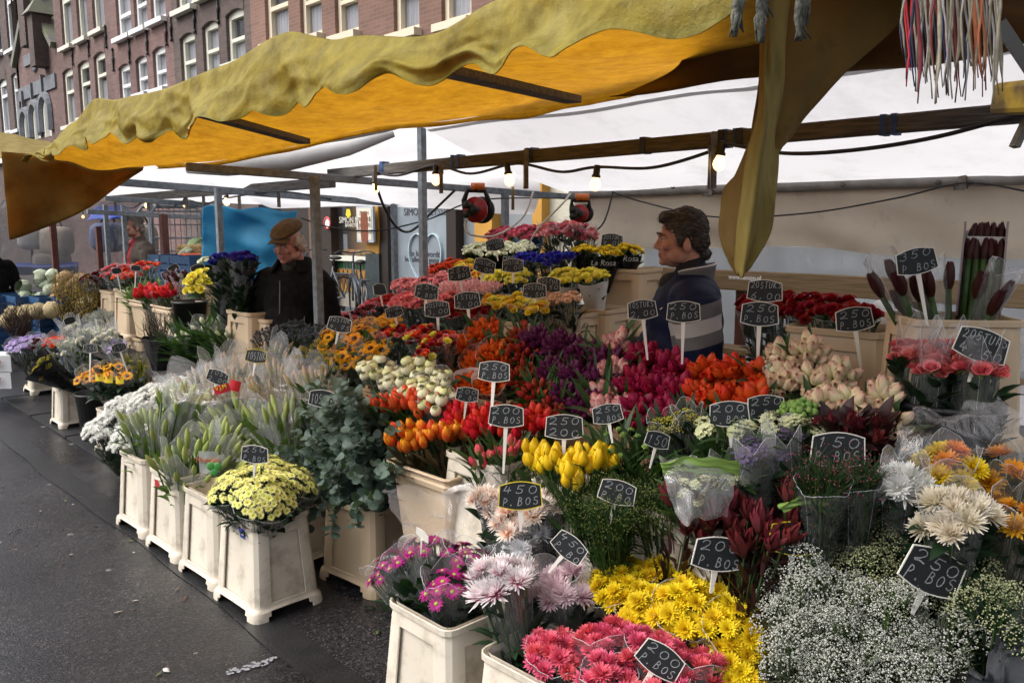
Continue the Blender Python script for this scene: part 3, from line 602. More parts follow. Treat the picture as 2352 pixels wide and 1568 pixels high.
mb = MB(); mb.grid(roofpt, 110, 34); o = obj('canopy', mb.mesh('canopy', YEL), t, world=True)
def valpt(u, v):
    Y = YA-.02+(YB-YA+.02)*u; lam = .27
    sc_ = abs(math.sin(math.pi*Y/lam))**1.2 if False else .5+.5*math.cos(2*math.pi*Y/lam)
    ln = max(.03, fz(Y)-(1.995+.062*sc_*(.6+.5*noise.noise(V((Y*.9, 1, 1))))+.03*noise.noise(V((Y*1.3, 4, 0)))))
    wob = noise.noise(V((Y*2.2, v*1.2, 9)))*.09*v+noise.noise(V((Y*5, v*1.5, 2)))*.045*v*(1 if Y > 2.2 else .3)+.010*noise.noise(V((Y*15, v*6, 2)))*v
    for q_, (fy, fv, am) in enumerate(((1.7, 1.0, .030), (3.6, 1.6, .013), (8.5, 2.0, .005))):
        wob -= am*v**.7*max(0, 1-2.6*abs(noise.noise(V((Y*fy+v*.9*(-1)**q_, v*fv, 20+q_*7)))))**1.5
    return V((1.4-.028*math.sin(v*1.6)-.02*v+wob, Y+.015*noise.noise(V((Y*5, v*3, 1)))*v, fz(Y)+.004-ln*v))
mb = MB(); mb.grid(valpt, 300, 26); solid(obj('valance', mb.mesh('valance', YEL), t, world=True), .0025)
mb = MB(); mb.grid(lambda u, v: valpt(u, .93+.07*v)-V((.0025, 0, 0)), 300, 2); obj('hem', mb.mesh('hem', YEL), t, world=True)
def hempt(u, v):
    Y = YA+(YB-YA)*u; p = roofpt(u, 1.0); return p+V((.03*math.sin(v*3), 0, -.025*v+.01*noise.noise(V((Y*3, v, 0)))))
mb = MB(); mb.grid(hempt, 80, 3); obj('rear_hem', mb.mesh('rear_hem', YEL), t, world=True)
# battens under the awning
for (pa, pb, ya) in (((945, 185), (1100, 230), 0), ((450, 292), (590, 328), 0)):
    a = atX(*pa, 1.55); b_ = atX(*pb, 2.25); a.z -= .0; b_.z -= .0
    u0 = (a.y-YA)/(YB-YA)
    a = roofpt(u0, .08)-UP*.05; b_ = roofpt((atX(*pb, 2.1).y-YA)/(YB-YA), .75)-UP*.06
    mb = MB(); mb.bar(a, b_, .075, .03); bevel(obj('batten', mb.mesh('batten', WOOD, False), t, world=True), .004)
# far end curtain of the awning
c00 = atY(-30, 352, 5.5); c10 = atY(285, 378, 5.5); c01 = atY(20, 548, 5.5); c11 = atY(272, 392, 5.5)
def curt(u, v):
    top = roofpt(1.0, 0)*(1-u)+roofpt(1.0, 1.0)*u
    top = V((1.22*(1-u)+2.0*u, 5.52, interp([(0, 2.06), (1, 2.02)], u)))
    low = V((1.22+.78*u, 5.5, 1.56+(1.99-1.56)*(u**1.35)))
    p = top*(1-v)+low*v; p.y += .05*noise.noise(V((u*3, v*3, 5)))+.03*math.sin(u*9)*v; return p
mb = MB(); mb.grid(curt, 30, 16); solid(obj('end_curtain', mb.mesh('end_curtain', YEL_C), t, world=True), .003)
# torn corner flap hanging from the near end of the awning, and the folded brown part behind it
def patch(rows, nu, nv, amp=.01, seed=0.0):
    """smooth sheet through a grid of world points"""
    def cr(ps, t_):
        k = len(ps)-1; x = t_*k; i = min(int(x), k-1); f = x-i
        p0, p1, p2, p3 = ps[max(i-1, 0)], ps[i], ps[i+1], ps[min(i+2, k)]
        return .5*((2*p1)+(p2-p0)*f+(2*p0-5*p1+4*p2-p3)*f*f+(3*p1-p0-3*p2+p3)*f**3)
    def fn(u, v):
        p = cr([cr(r, u) for r in rows], v)
        return p+V((1, 1, 1))*(amp*noise.noise(V((u*4+seed, v*5, seed))))
    mb = MB(); mb.grid(fn, nu, nv); return mb
D = atD
t = thing('canvas_flap', 'torn yellow brown canvas corner hanging down from the awning', 'canvas flap', D(1730, 300, 2.0))
rows_old = [[D(1600, -160, 2.05), D(1680, -170, 1.98), D(1760, -180, 1.95), D(1840, -180, 2.0)],
        [D(1748, 20, 1.95), D(1770, 20, 1.90), D(1790, 10, 1.92), D(1810, 5, 1.96)],
        [D(1738, 200, 1.92), D(1755, 200, 1.87), D(1780, 200, 1.90), D(1792, 195, 1.98)],
        [D(1700, 340, 1.95), D(1728, 350, 1.84), D(1760, 350, 1.90), D(1784, 345, 1.96)],
        [D(1656, 470, 1.93), D(1695, 480, 1.84), D(1742, 480, 1.87), D(1778, 470, 1.92)],
        [D(1656, 540, 1.92), D(1680, 560, 1.86), D(1735, 560, 1.85), D(1768, 530, 1.91)],
        [D(1678, 600, 1.91), D(1690, 618, 1.87), D(1712, 616, 1.87), D(1742, 575, 1.90)],
        [D(1694, 628, 1.91), D(1697, 632, 1.89), D(1701, 630, 1.89), D(1708, 618, 1.90)]]
rows = [[D(1742, -40, 1.95), D(1765, -40, 1.90), D(1790, -45, 1.92), D(1825, -50, 1.97)],
        [D(1745, 120, 1.93), D(1762, 120, 1.89), D(1782, 118, 1.91), D(1805, 115, 1.97)],
        [D(1742, 230, 1.92), D(1758, 235, 1.86), D(1776, 232, 1.91), D(1796, 225, 1.97)],
        [D(1722, 340, 1.90), D(1742, 350, 1.84), D(1766, 350, 1.91), D(1788, 340, 1.97)],
        [D(1703, 450, 1.88), D(1728, 465, 1.83), D(1756, 462, 1.89), D(1780, 450, 1.94)],
        [D(1690, 540, 1.88), D(1715, 560, 1.83), D(1742, 556, 1.87), D(1770, 525, 1.92)],
        [D(1688, 605, 1.88), D(1700, 615, 1.86), D(1716, 610, 1.86), D(1744, 570, 1.90)],
        [D(1694, 628, 1.89), D(1697, 632, 1.88), D(1701, 630, 1.88), D(1708, 618, 1.90)]]
inner = [[D(1722, 330, 1.97), D(1735, 335, 1.93), D(1748, 335, 1.92)], [D(1690, 400, 1.97), D(1708, 410, 1.93), D(1728, 410, 1.91)], [D(1656, 480, 1.96), D(1682, 490, 1.92), D(1712, 490, 1.89)],
         [D(1652, 535, 1.95), D(1676, 545, 1.91), D(1704, 548, 1.89)], [D(1668, 590, 1.93), D(1684, 598, 1.90), D(1702, 600, 1.885)], [D(1690, 627, 1.91), D(1695, 630, 1.895), D(1699, 630, 1.888)]]
solid(obj('flap_lining', patch(inner, 12, 30, .010, 6).mesh('flap_lining', YEL_D), t, world=True), .003)
solid(obj('flap', patch(rows, 26, 60, .022, 3).mesh('flap', YEL_L), t, world=True), .003)
rows = [[D(1735, -60, 2.05), D(1850, -80, 2.06), D(1980, -90, 2.1), D(2110, -80, 2.15)],
        [D(1745, 90, 2.02), D(1840, 90, 2.0), D(1940, 80, 2.06), D(2060, 60, 2.12)],
        [D(1735, 240, 2.0), D(1790, 245, 1.97), D(1850, 240, 1.99), D(1905, 200, 2.04)],
        [D(1715, 360, 2.0), D(1750, 365, 1.96), D(1785, 350, 1.97), D(1820, 310, 2.0)],
        [D(1665, 430, 2.0), D(1690, 440, 1.95), D(1720, 420, 1.95), D(1752, 370, 1.97)],
        [D(1655, 520, 1.98), D(1668, 530, 1.94), D(1685, 520, 1.94), D(1700, 470, 1.96)]]
solid(obj('folded_flap', patch(rows, 26, 40, .015, 8).mesh('folded_flap', YEL_D), t, world=True), .003)
t = thing('unlit_awning_part', 'sagging awning canvas coloured dark brown for its shade beyond the torn flap', 'awning', D(2000, 60, 2.3))  # yellow canvas with no light through it, its shade put into the colour
rows = [[D(1500, -140, 2.2), D(1750, -160, 2.15), D(2000, -200, 1.9), D(2400, -260, 1.6)],
        [D(1560, 0, 2.6), D(1780, -10, 2.5), D(2050, -20, 2.3), D(2420, -60, 1.9)],
        [D(1560, 150, 2.95), D(1740, 130, 2.8), D(2060, 60, 2.6), D(2440, 40, 2.2)],
        [D(1400, 222, 3.1), D(1740, 178, 2.9), D(2080, 158, 2.75), D(2300, 120, 2.6)]]
solid(obj('canopy', patch(rows, 30, 24, .03, 5).mesh('canopy', YEL_D), t, world=True), .003)

# white roof of the flower stall (from the ridge down to the rear rail)
RX, RZ = 4.5, 1.875
t = thing('white_stall_roof', 'bright white tarpaulin roof sloping down behind the wooden beam', 'tarpaulin', (3.3, 2, 2.25))
def wroof(u, v):
    Y = -1.6+(4.16+1.6)*u; x = 2.75+(RX-2.75)*v; z = 2.40+(RZ-2.40)*v
    return V((x, Y, z-.035*math.sin(math.pi*v)+.022*noise.noise(V((Y*1.2, v*3, 2)))-.012*max(0, 1-4*abs(noise.noise(V((Y*.9+v, v*1.5, 8)))))))
mb = MB(); mb.grid(wroof, 60, 24); obj('tarpaulin', mb.mesh('tarpaulin', WHITE_T), t, world=True)
mb = MB(); mb.grid(lambda u, v: wroof(u, .27+.018*v)-UP*.004, 60, 1); obj('seam', mb.mesh('seam', mat('tarp_seam', (.62, .62, .64), .7, trans=.25)), t, world=True)
mb = MB(); mb.bar((2.74, -1.6, 2.38), (2.74, 4.1, 2.38), .05, .05); tag(obj('ridge_bar', mb.mesh('ridge_bar', GALV, False)), 'steel ridge bar above the yellow awning edge', 'steel bar')
# back wall canvas with rolled grey hem, clear strip below
t = thing('back_canvas', 'cream canvas back wall with grey hem hung behind the vendor', 'canvas wall', (RX, 1.5, RZ))
def backc(u, v):
    Y = -1.6+(4.1+1.6)*u
    low = 1.50+.018*math.sin(Y*3.1)+.02*noise.noise(V((Y*1.5, 0, 0)))
    sag = .05*noise.noise(V((Y*1.1+v, v*1.3, 4)))*math.sin(math.pi*v)+.018*math.sin((Y+v*.8)*9)*math.exp(-((Y-2.2)*.8)**2)*v
    return V((RX+sag, Y, RZ-.02+(low-RZ+.02)*v))
mb = MB(); mb.grid(backc, 110, 26); obj('canvas', mb.mesh('canvas', CREAM_T), t, world=True)
mb = MB(); mb.tube([(RX-.02, -1.6+i*.15, RZ+.006*noise.noise(V((i*.7, 0, 0)))-.01) for i in range(39)], .034, 10); hm = obj('rolled_hem', mb.mesh('rolled_hem', GREY_T), t, world=True)
ey = MB(); ey.lathe([(.008, -.003), (.015, -.003), (.015, .004), (.008, .004)], 12, (0, 0, 0), 0, Matrix.Rotation(math.pi/2, 3, 'Y')); eym = ey.mesh('eyelet', STEEL)
for px in (1545, 1935, 2155, 2230): p = atX(px, 428 if px < 1700 else (424 if px < 2000 else 418), RX-.055); obj('eyelet', eym, hm, loc=p)
for px, py in ((1632, 436), (2215, 418)):
    p = atX(px, py, RX-.06); g = MB(); g.bar(p-UP*.035, p+UP*.03+V((0, .01, 0)), .02, .035); g.bar(p-UP*.03, p-UP*.03+V((-.04, .03, 0)), .012, .02)
    tag(obj('spring_clip', g.mesh('spring_clip', [STEEL], False)), 'small red and steel clip pinching the grey hem ' + ('beside the vendor' if px < 2000 else 'where the cable hangs'), 'clip')
mb = MB(); mb.grid(lambda u, v: V((RX+.04+.02*noise.noise(V((u*9, v*3, 0))), -1.6+5.7*u, 1.52-.75*v)), 40, 6)
tag(obj('clear_sheet', mb.mesh('clear_sheet', FOG)), 'hazy clear plastic sheet below the cream canvas', 'plastic sheet')
# wooden planks of the stall back with lettering
mb = MB(); a = atX(1470, 640, 4.30); mb.bar((4.30, 3.3, 1.325), (4.30, -1.6, 1.325), .04, .115)
t = thing('back_plank', 'pale wooden plank with small white web address behind the vendor', 'plank', (4.3, 1, 1.325)); bevel(obj('board', mb.mesh('board', WOOD_L, False), t, world=True), .006)
p = atX(1672, 640, 4.27); letter('www.decuyp.nl', .034, FR_W, t, (4.277, p.y, p.z), bold=.002)
mb = MB(); mb.bar((4.22, 3.0, .93), (4.22, .9, .93), .16, .035); o = tag(bevel(obj('bench_seat', mb.mesh('bench_seat', WOOD_L, False)), .005), 'weathered plank seat under the back plank', 'bench')
for y in (2.62, 1.62, 1.05, .2):
    g = MB(); g.bar((4.36, y, 0), (4.36, y, 1.5 if y > 2 else 1.36), .05, .05); tag(obj('rust_post', g.mesh('rust_post', RUST, False)), 'rust red steel post behind the back plank', 'post', 'rust red posts carrying the back plank')
ORG = mat('orange_box', (.30, .075, .04), .6)
mb = MB(); mb.box((3.95, 1.75, .42), (.5, 1.1, .84)); bevel(tag(obj('tool_chest', mb.mesh('tool_chest', ORG, False)), 'rust orange chest standing behind the vendor', 'chest'), .01)
g = MB(); g.bar((3.94, 2.3, .875), (3.94, 1.2, .875), .5, .045); tag(bevel(obj('wooden_board', g.mesh('wooden_board', WOOD_L, False)), .005), 'pale wooden board lying on the orange chest', 'board')
g = MB(); g.ell((3.85, 2.02, .94), (.05, .06, .05), 14, 10); tag(obj('onion', g.mesh('onion', mat('onion_skin', (.45, .30, .12), .5))), 'pale brown onion on the wooden board behind the vendor', 'onion')
# white counter with cloth, bags
g = MB(); g.box((3.75, .35, .47), (.85, 1.95, .94)); t = thing('white_counter', 'white cloth covered counter beside the amaryllis', 'counter', (3.75, .35, 0)); bevel(obj('counter_body', g.mesh('counter_body', WHITE_P, False), t, world=True), .02)
g = MB(); g.grid(lambda u, v: V((3.28+.95*u, -.65+2.02*v, .945+.008*noise.noise(V((u*4, v*8, 0))))), 20, 40); obj('cloth', g.mesh('cloth', mat('white_cloth', (.62, .63, .66), .75, bump=.4, bscale=12)), t, world=True)
def crumple(c, r, seed, amp=.25, n=28, m=16):
    g = MB(); g.ell((0, 0, 0), 1, n, m)
    for i, p in enumerate(g.v):
        p = V(p); k = 1+amp*noise.noise(p*2.2+V((seed, 0, 0)))+amp*.6*abs(noise.noise(p*5+V((0, seed, 0)))); g.v[i] = tuple(V((p.x*r[0]*k, p.y*r[1]*k, p.z*r[2]*k))+V(c))
    return g
p = atX(2040, 765, 3.45); g = crumple(p, (.10, .14, .12), 2); tag(obj('plastic_bag', g.mesh('plastic_bag', WHITE_P)), 'crumpled white plastic bag beside the red rose bucket', 'bag')
p = atX(2300, 800, 4.0); g = crumple(p, (.12, .2, .09), 5); tag(obj('plastic_bag', g.mesh('plastic_bag', CELLO_H)), 'crumpled clear plastic bag behind the amaryllis bucket', 'bag')

# ================================================================== FRAMES, BEAMS
def bar_thing(name, label, a, b_, wd, ht, m_, group=None, cat='beam', bv=.004):
    g = MB(); a = V(a); b_ = V(b_); c = (a+b_)/2; g.bar(a-c, b_-c, wd, ht); o = obj(name, g.mesh(name, m_, False), loc=c)
    if bv: bevel(o, bv)
    return tag(o, label, cat, group)
BX, BZ = 3.0, 1.992
yb0 = atX(757, 386, BX).y
t = thing('lamp_beam', 'long weathered wooden beam carrying the light bulbs', 'beam', (BX, 1.5, BZ))
g = MB(); g.bar((BX, yb0, BZ-.012), (BX, -1.5, BZ+.012), .045, .064); bevel(obj('beam', g.mesh('beam', WOOD, False), t, world=True), .006)
TAPE = mat('blue_tape', (.04, .10, .30), .6, col2=(.02, .05, .15), nscale=30); TAPEK = mat('black_tape', (.012, .012, .013), .5)
def on_beam(px, X=BX-.026): 
    d_, f = ray(px, 300); Y = d_.y*X/d_.x; return Y
for px, m_, wd in ((873, TAPE, .035), (1036, TAPE, .02), (1050, TAPE, .02), (1208, TAPE, .02), (1220, TAPE, .014), (1475, TAPEK, .03), (1655, TAPEK, .028), (1667, TAPE, .01), (1697, TAPEK, .03), (1685, TAPE, .01), (2025, TAPE, .02), (2050, TAPE, .02)):
    Y = on_beam(px); g = MB(); g.box((BX, Y, BZ), (.051, wd, .072)); obj('tape_wrap', g.mesh('tape_wrap', m_, False), t, world=True)
# steel frame of the neighbouring stalls
bar_thing('steel_bar', 'galvanised cross bar behind the wooden lamp beam', atY(430, 383, 4.62), atY(1345, 455, 4.62), .045, .045, GALV, None, 'steel bar')
bar_thing('steel_bar', 'galvanised cross bar of the second stall meeting the blue tarp post', atY(270, 418, 6.0), atY(905, 468, 6.0), .045, .05, GALV, None, 'steel bar')
bar_thing('steel_bar', 'thin galvanised bar above the vegetable crates', atY(200, 486, 9.5), atY(470, 500, 9.5), .05, .05, GALV, None, 'steel bar')
bar_thing('steel_bar', 'galvanised bar running over the lamps of the vegetable stall', atY(240, 455, 7.6), atY(480, 470, 7.6), .04, .04, GALV, None, 'steel bar')
bar_thing('wooden_rail', 'wooden rail with yellow painted end hung below the white roof', atX(765, 419, 3.05), atX(250, 458, 3.05), .045, .07, WOOD, None, 'beam')
def pole(px, pytop, D_, label, wd=.045, m_=GALV, name='steel_pole', pyb=None):
    p = atD(px, pytop, D_); g = MB(); g.bar((p.x, p.y, 0), (p.x, p.y, p.z), wd, wd, up=(0, 1, 0)); return tag(bevel(obj(name, g.mesh(name, m_, False)), .004), label, 'pole')
pole(722, 405, 4.75, 'galvanised pole standing in front of the man in the flat cap')
t_ = pole(968, 284, 5.55, 'tall galvanised pole rising past the white roofs between the pink roses')
pole(500, 432, 5.9, 'galvanised pole beside the blue tarp and the blue roses', .042)
pole(904, 462, 7.2, 'galvanised pole in front of the frosted shop window', .045)
pole(1160, 440, 6.3, 'galvanised pole behind the red cable reel', .045)
pole(283, 470, 9.2, 'thin galvanised pole between cabbages and dark red roses', .05); pole(241, 470, 10.6, 'far galvanised pole behind the cabbages', .05)
pole(571, 470, 8.9, 'galvanised pole beside the man in the red jersey', .05) if False else pole(340, 400, 9.6, 'galvanised pole crossing the man in the red jersey', .05)
for k, (px, pyt, dd) in enumerate(((118, 480, 10.5), (375, 492, 9.0), (615-390, 520, 11.5), (370-50, 500, 11.5))):
    pole(px, pyt, dd, ['rust red post above the cabbage heap', 'rust red post in front of the leek crates', 'short rust red post behind the blue bag', 'rust red post behind the man in the red jersey'][k], .07, RUST, 'rust_pole')
# neighbouring white roofs
t = thing('white_neighbour_roof', 'white peaked tarpaulin roof of the neighbouring stall', 'tarpaulin', D(900, 400, 6.2))
rows = [[D(420, 372, 5.6), D(620, 345, 5.5), D(820, 318, 5.5), D(992, 280, 5.5)],
        [D(440, 385, 6.0), D(660, 385, 6.1), D(880, 375, 6.1), D(1110, 352, 6.0)],
        [D(560, 455, 7.0), D(740, 455, 7.0), D(960, 430, 6.8), D(1235, 412, 6.6)],
        [D(640, 478, 7.4), D(860, 470, 7.4), D(1090, 488, 7.0), D(1225, 492, 6.8)]]
obj('tarpaulin', patch(rows, 40, 30, .03, 2).mesh('tarpaulin', WHITE_T), t, world=True)
g = MB(); pts = [D(430, 388, 5.58), D(520, 378, 5.55), D(660, 368, 5.5), D(800, 340, 5.5), D(905, 308, 5.5)]
g.tube(pts, [.03, .075, .07, .05, .02], 12); obj('rolled_edge', g.mesh('rolled_edge', mat('grey_tarp_roll', (.55, .54, .54), .7, bump=.5, bscale=10, trans=.15)), t, world=True)
t = thing('white_far_roof', 'white tarpaulin roof over the vegetable stall', 'tarpaulin', D(400, 420, 8.5))
rows = [[D(200, 330, 7.0), D(380, 375, 6.8), D(560, 380, 7.2), D(760, 380, 7.6)],
        [D(220, 400, 8.0), D(400, 405, 8.2), D(600, 420, 8.4), D(800, 430, 8.4)],
        [D(240, 450, 9.6), D(420, 462, 9.8), D(640, 470, 9.8), D(880, 470, 9.6)]]
obj('tarpaulin', patch(rows, 30, 20, .03, 6).mesh('tarpaulin', WHITE_T), t, world=True)
bar_thing('shop_awning_edge', 'white rolled awning edge above the bakery window', atX(690, 470, 7.0), atX(905, 462, 7.0), .12, .12, mat('white_awning', (.72, .72, .70), .5), None, 'awning', .03)
# second yellow awning farther along the street
t = thing('pale_yellow_awning', 'pale yellow canvas awning of the next stall seen from above its slope', 'awning', D(40, 330, 8.0))
rows = [[D(-120, 290, 8.6), D(0, 302, 8.4), D(60, 315, 8.4), D(165, 338, 8.2)], [D(-140, 330, 7.6), D(-20, 335, 7.4), D(40, 340, 7.4), D(130, 350, 7.3)], [D(-160, 375, 6.9), D(-40, 368, 6.8), D(20, 362, 6.8), D(95, 358, 6.8)]]
obj('canopy', patch(rows, 24, 14, .03, 1).mesh('canopy', YEL_L), t, world=True)
# blue tarps
t = thing('blue_tarp', 'light blue tarpaulin hung from the rail behind the blue roses', 'tarpaulin', D(575, 560, 6.4))
rows = [[D(465, 476, 6.3), D(540, 474, 6.35), D(615, 482, 6.4), D(683, 482, 6.4)], [D(464, 560, 6.3), D(540, 560, 6.4), D(615, 560, 6.36), D(668, 560, 6.4)], [D(462, 650, 6.3), D(540, 655, 6.36), D(610, 650, 6.42), D(650, 640, 6.4)]]
solid(obj('sheet', patch(rows, 34, 24, .03, 4).mesh('sheet', BLUE_T), t, world=True), .003)
t = thing('dark_blue_awning', 'dark blue plastic awning of the far stall', 'awning', D(260, 490, 12))
rows = [[D(215, 478, 12), D(260, 472, 12), D(300, 482, 12)], [D(205, 500, 11.5), D(260, 492, 11.5), D(320, 500, 11.5)], [D(200, 505, 11.4), D(262, 502, 11.4), D(318, 508, 11.4)]]
solid(obj('sheet', patch(rows, 14, 8, .04, 4).mesh('sheet', DBLUE_T), t, world=True), .004)
t = thing('dark_blue_skirt', 'dark blue plastic skirt of the far stall behind the cabbages', 'stall skirt', D(95, 615, 12))
rows = [[D(-20, 606, 12), D(80, 605, 12), D(180, 603, 12)], [D(-20, 616, 11.9), D(80, 616, 11.9), D(180, 614, 11.9)], [D(-20, 630, 12), D(80, 630, 12), D(180, 628, 12)]]
solid(obj('sheet', patch(rows, 30, 6, .03, 2).mesh('sheet', DBLUE_T), t, world=True), .004)
# clear curtain of the far stall with goods hung behind it
g = MB(); A_ = D(-40, 500, 11.7); B_ = D(330, 505, 11.7)
g.grid(lambda u, v: A_*(1-u)+B_*u+V((0, .05*noise.noise(V((u*6, v*3, 0))), -1.35*v+.25)), 24, 8); tag(obj('clear_curtain', g.mesh('clear_curtain', film('grey_curtain', tint=(.6, .6, .62), haze=.3, streak=.6, scale=4, hazecol=(.22, .22, .23)))), 'hazy grey plastic curtain of the far stall', 'plastic sheet')
for k, (px, py, rx, rz2, c, lab) in enumerate(((250, 545, 40, 33, (.16, .22, .42), 'blue padded bag hung in the far stall'), (130, 555, 36, 34, (.50, .42, .32), 'cream padded bag hung in the far stall'), (75, 545, 30, 28, (.55, .54, .52), 'white padded bag hung in the far stall'), (330, 555, 30, 40, (.36, .33, .29), 'beige padded bag behind the man in the red jersey'), (120, 600, 40, 22, (.3, .26, .22), 'brown padded bag low in the far stall'))):
    p = D(px, py, 12.1); s_ = 12.1/1907; t = thing('padded_bag', lab, 'bag', p)
    g = MB(); g.ell((0, 0, 0), (1, 1, 1), 16, 12)
    for i, q_ in enumerate(g.v):
        q_ = V(q_); f = lambda a, e=.55: math.copysign(abs(a)**e, a); g.v[i] = tuple(RIGHT*(f(q_.x)*rx*s_)+FWD*(f(q_.y)*.14)+UP*(f(q_.z)*rz2*s_*(1+.08*noise.noise(q_*3))))
    obj('bag_body', g.mesh('bag_body', mat('bag_cloth%d' % k, c, .6, bump=.5, bscale=14)), t)
    g = MB(); g.tube([RIGHT*(math.cos(a)*rx*s_*.4)+UP*(rz2*s_*.85+math.sin(a)*.14) for a in [math.pi*i/8 for i in range(9)]], .015, 6); obj('handle', g.mesh('handle', BLACK_P), t)

# ================================================================== BULBS, CLAMPS, CABLES
BULB = bpy.data.materials.new('lit_bulb'); BULB.use_nodes = True; b = BULB.node_tree.nodes['Principled BSDF']
b.inputs['Base Color'].default_value = (1, .9, .75, 1); b.inputs['Emission Color'].default_value = (1.0, .58, .22, 1); b.inputs['Emission Strength'].default_value = 2.4
g = MB(); g.lathe([(.001, -.105), (.012, -.103), (.024, -.092), (.030, -.076), (.028, -.060), (.019, -.042), (.014, -.030), (.013, -.022)], 14); bulb_m = g.mesh('bulb', BULB)
g = MB(); g.lathe([(.001, .03), (.012, .03), (.016, .024), (.016, -.012), (.021, -.018), (.021, -.026), (.013, -.028)], 12); sock_m = g.mesh('socket', BLACK_P)
BULBS = []
def bulb(px, py, X, label, tilt=0.0):
    p = atX(px, py, X)+UP*.075; t = thing('light_bulb', label, 'light bulb', p, 'lit bulbs strung through the stalls'); t.rotation_euler = (tilt, tilt*.4, 0)
    obj('bulb', bulb_m, t, s=.86); obj('socket', sock_m, t); BULBS.append(p); return p
b1 = bulb(861, 440, BX-.03, 'lit bulb clamped near the end of the lamp beam'); b2 = bulb(1001, 420, BX-.03, 'lit bulb above the pink roses beside a steel clamp')
b3 = bulb(1166, 422, BX-.03, 'lit bulb hanging above the wrapped roses', -.15); b4 = bulb(1370, 432, BX-.03, 'lit bulb hanging free between beam and vendor', .1); b5 = bulb(1655, 385, BX-.05, 'lit bulb half hidden by the canvas flap', .12)
bulb(521, 468, 3.0, 'lit bulb in front of the light blue tarp'); bulb(338, 475, 3.2, 'lit bulb with red clamp over the vegetable stall'); bulb(426, 473, 3.2, 'lit bulb above the metal roll cages')
bulb(294, 408, 3.6, 'lit bulb beside the brown awning curtain'); bulb(191, 500, 4.6, 'lit bulb below the dark blue awning')
def clamp_mesh():
    g = MB()
    for s in (-1, 1): g.bar((s*.012, 0, .065), (s*.018, 0, -.085), .016, .006, up=(1, 0, 0))
    g.tube([(-.016, 0, .02), (0, 0, .03), (.016, 0, .02)], .006, 6); g.lathe([(.01, -.012), (.01, .012)], 8, (0, 0, .02), 0, Matrix.Rotation(math.pi/2, 3, 'X'), True)
    return g.mesh('clamp', STEEL, False)
CL = clamp_mesh()
def clamp(px, py, X, label, rz=.8, s=1.0):
    tag(obj('spring_clamp', CL, loc=atX(px, py, X), q=Quaternion((0, 0, 1), rz), s=s), label, 'clamp', 'steel spring clamps on the beams')
clamp(863, 405, BX-.05, 'spring clamp holding the bulb at the end of the lamp beam', .9); clamp(1013, 405, BX-.06, 'spring clamp beside the bulb above the pink roses', 1.0, 1.1); clamp(1208, 382, BX-.05, 'spring clamp pinching the cable on the lamp beam', .9, 1.3)
clamp(1178, 452, BX+.05, 'brown spring clamp on the cross bar beside the red reel', .7, .8); clamp(1637, 360, BX-.05, 'pale spring clamp beside the bulb at the canvas flap', .8, 1.5)
for k, (px, py) in enumerate(((340, 462), (428, 460), (468, 468), (550, 468), (640, 450), (265, 470))): clamp(px, py, 3.1, ['clamp with the red rimmed bulb over the vegetable stall', 'clamp beside the bulb above the roll cages', 'clamp at the edge of the light blue tarp', 'clamp in the middle of the light blue tarp', 'large clamp on the yellow ended rail', 'clamp beside the brown awning curtain'][k], .8, 1.0)
CABLE = mat('black_cable', (.012, .012, .013), .5); CABLE_W = mat('white_cable', (.6, .58, .54), .5)
def cable(label, pts, r=.006, m_=CABLE, n=8):
    ps = []; pts = [V(p) for p in pts]; k = len(pts)-1
    for i in range(k*n+1):
        x = i/n; j = min(int(x), k-1); f = x-j; p0, p1, p2, p3 = pts[max(j-1, 0)], pts[j], pts[j+1], pts[min(j+2, k)]
        ps.append(.5*((2*p1)+(p2-p0)*f+(2*p0-5*p1+4*p2-p3)*f*f+(3*p1-p0-3*p2+p3)*f**3))
    g = MB(); c = ps[0].copy(); g.tube([p-c for p in ps], r, 6); return tag(obj('cable', g.mesh('cable', m_), loc=c), label, 'cable')
bx = BX-.03
cable('black lamp cable strung along the lamp beam', [atX(867, 397, bx), atX(915, 403, bx), b2+UP*.02, atX(1080, 399, bx), b3+UP*.02, atX(1210, 378, bx), atX(1290, 395, bx), b4+UP*.02, atX(1500, 385, bx), atX(1640, 345, bx), b5+UP*.02, atX(1800, 352, bx), atX(1960, 345, bx), atX(2150, 315, bx), atX(2360, 258, bx)], .0075)
cable('thick black cable looping down from the end bulb', [b1+UP*.0, atX(880, 470, 3.1), atX(910, 520, 3.3), atX(945, 530, 3.5), atX(1000, 480, 3.7), atX(1045, 437, 3.8)], .009)
cable('thin black cable along the hem of the cream canvas', [atX(1405, 440, RX-.1), atX(1480, 465, RX-.1), atX(1640, 498, RX-.1), atX(1850, 490, RX-.1), atX(2060, 455, RX-.1), atX(2215, 420, RX-.1), atX(2360, 440, RX-.1)], .005)
cable('black cable dropping from the canvas corner behind the yellow roses', [atX(1408, 440, RX-.1), atX(1395, 490, RX-.15), atX(1380, 520, RX-.2), atX(1350, 540, RX-.3)], .006)
cable('long thin wire sagging across the bakery window', [D(690, 500, 6.6), D(760, 522, 6.6), D(860, 530, 6.5), D(980, 505, 6.4), D(1100, 460, 6.2), D(1310, 455, 5.6)], .006)
cable('black lamp cable strung over the vegetable stall', [atX(258, 455, 3.2), atX(300, 478, 3.2), atX(338, 460, 3.2), atX(385, 478, 3.2), atX(426, 460, 3.2), atX(470, 468, 3.1), atX(521, 455, 3.0), atX(640, 440, 3.0), atX(760, 458, 3.0)], .007)
cable('white cable hanging from the red cable reel', [D(1075, 500, 4.9), D(1068, 520, 4.9), D(1085, 540, 4.9), D(1140, 540, 4.95), D(1200, 500, 5.0), D(1225, 440, 5.0)], .006, CABLE_W)
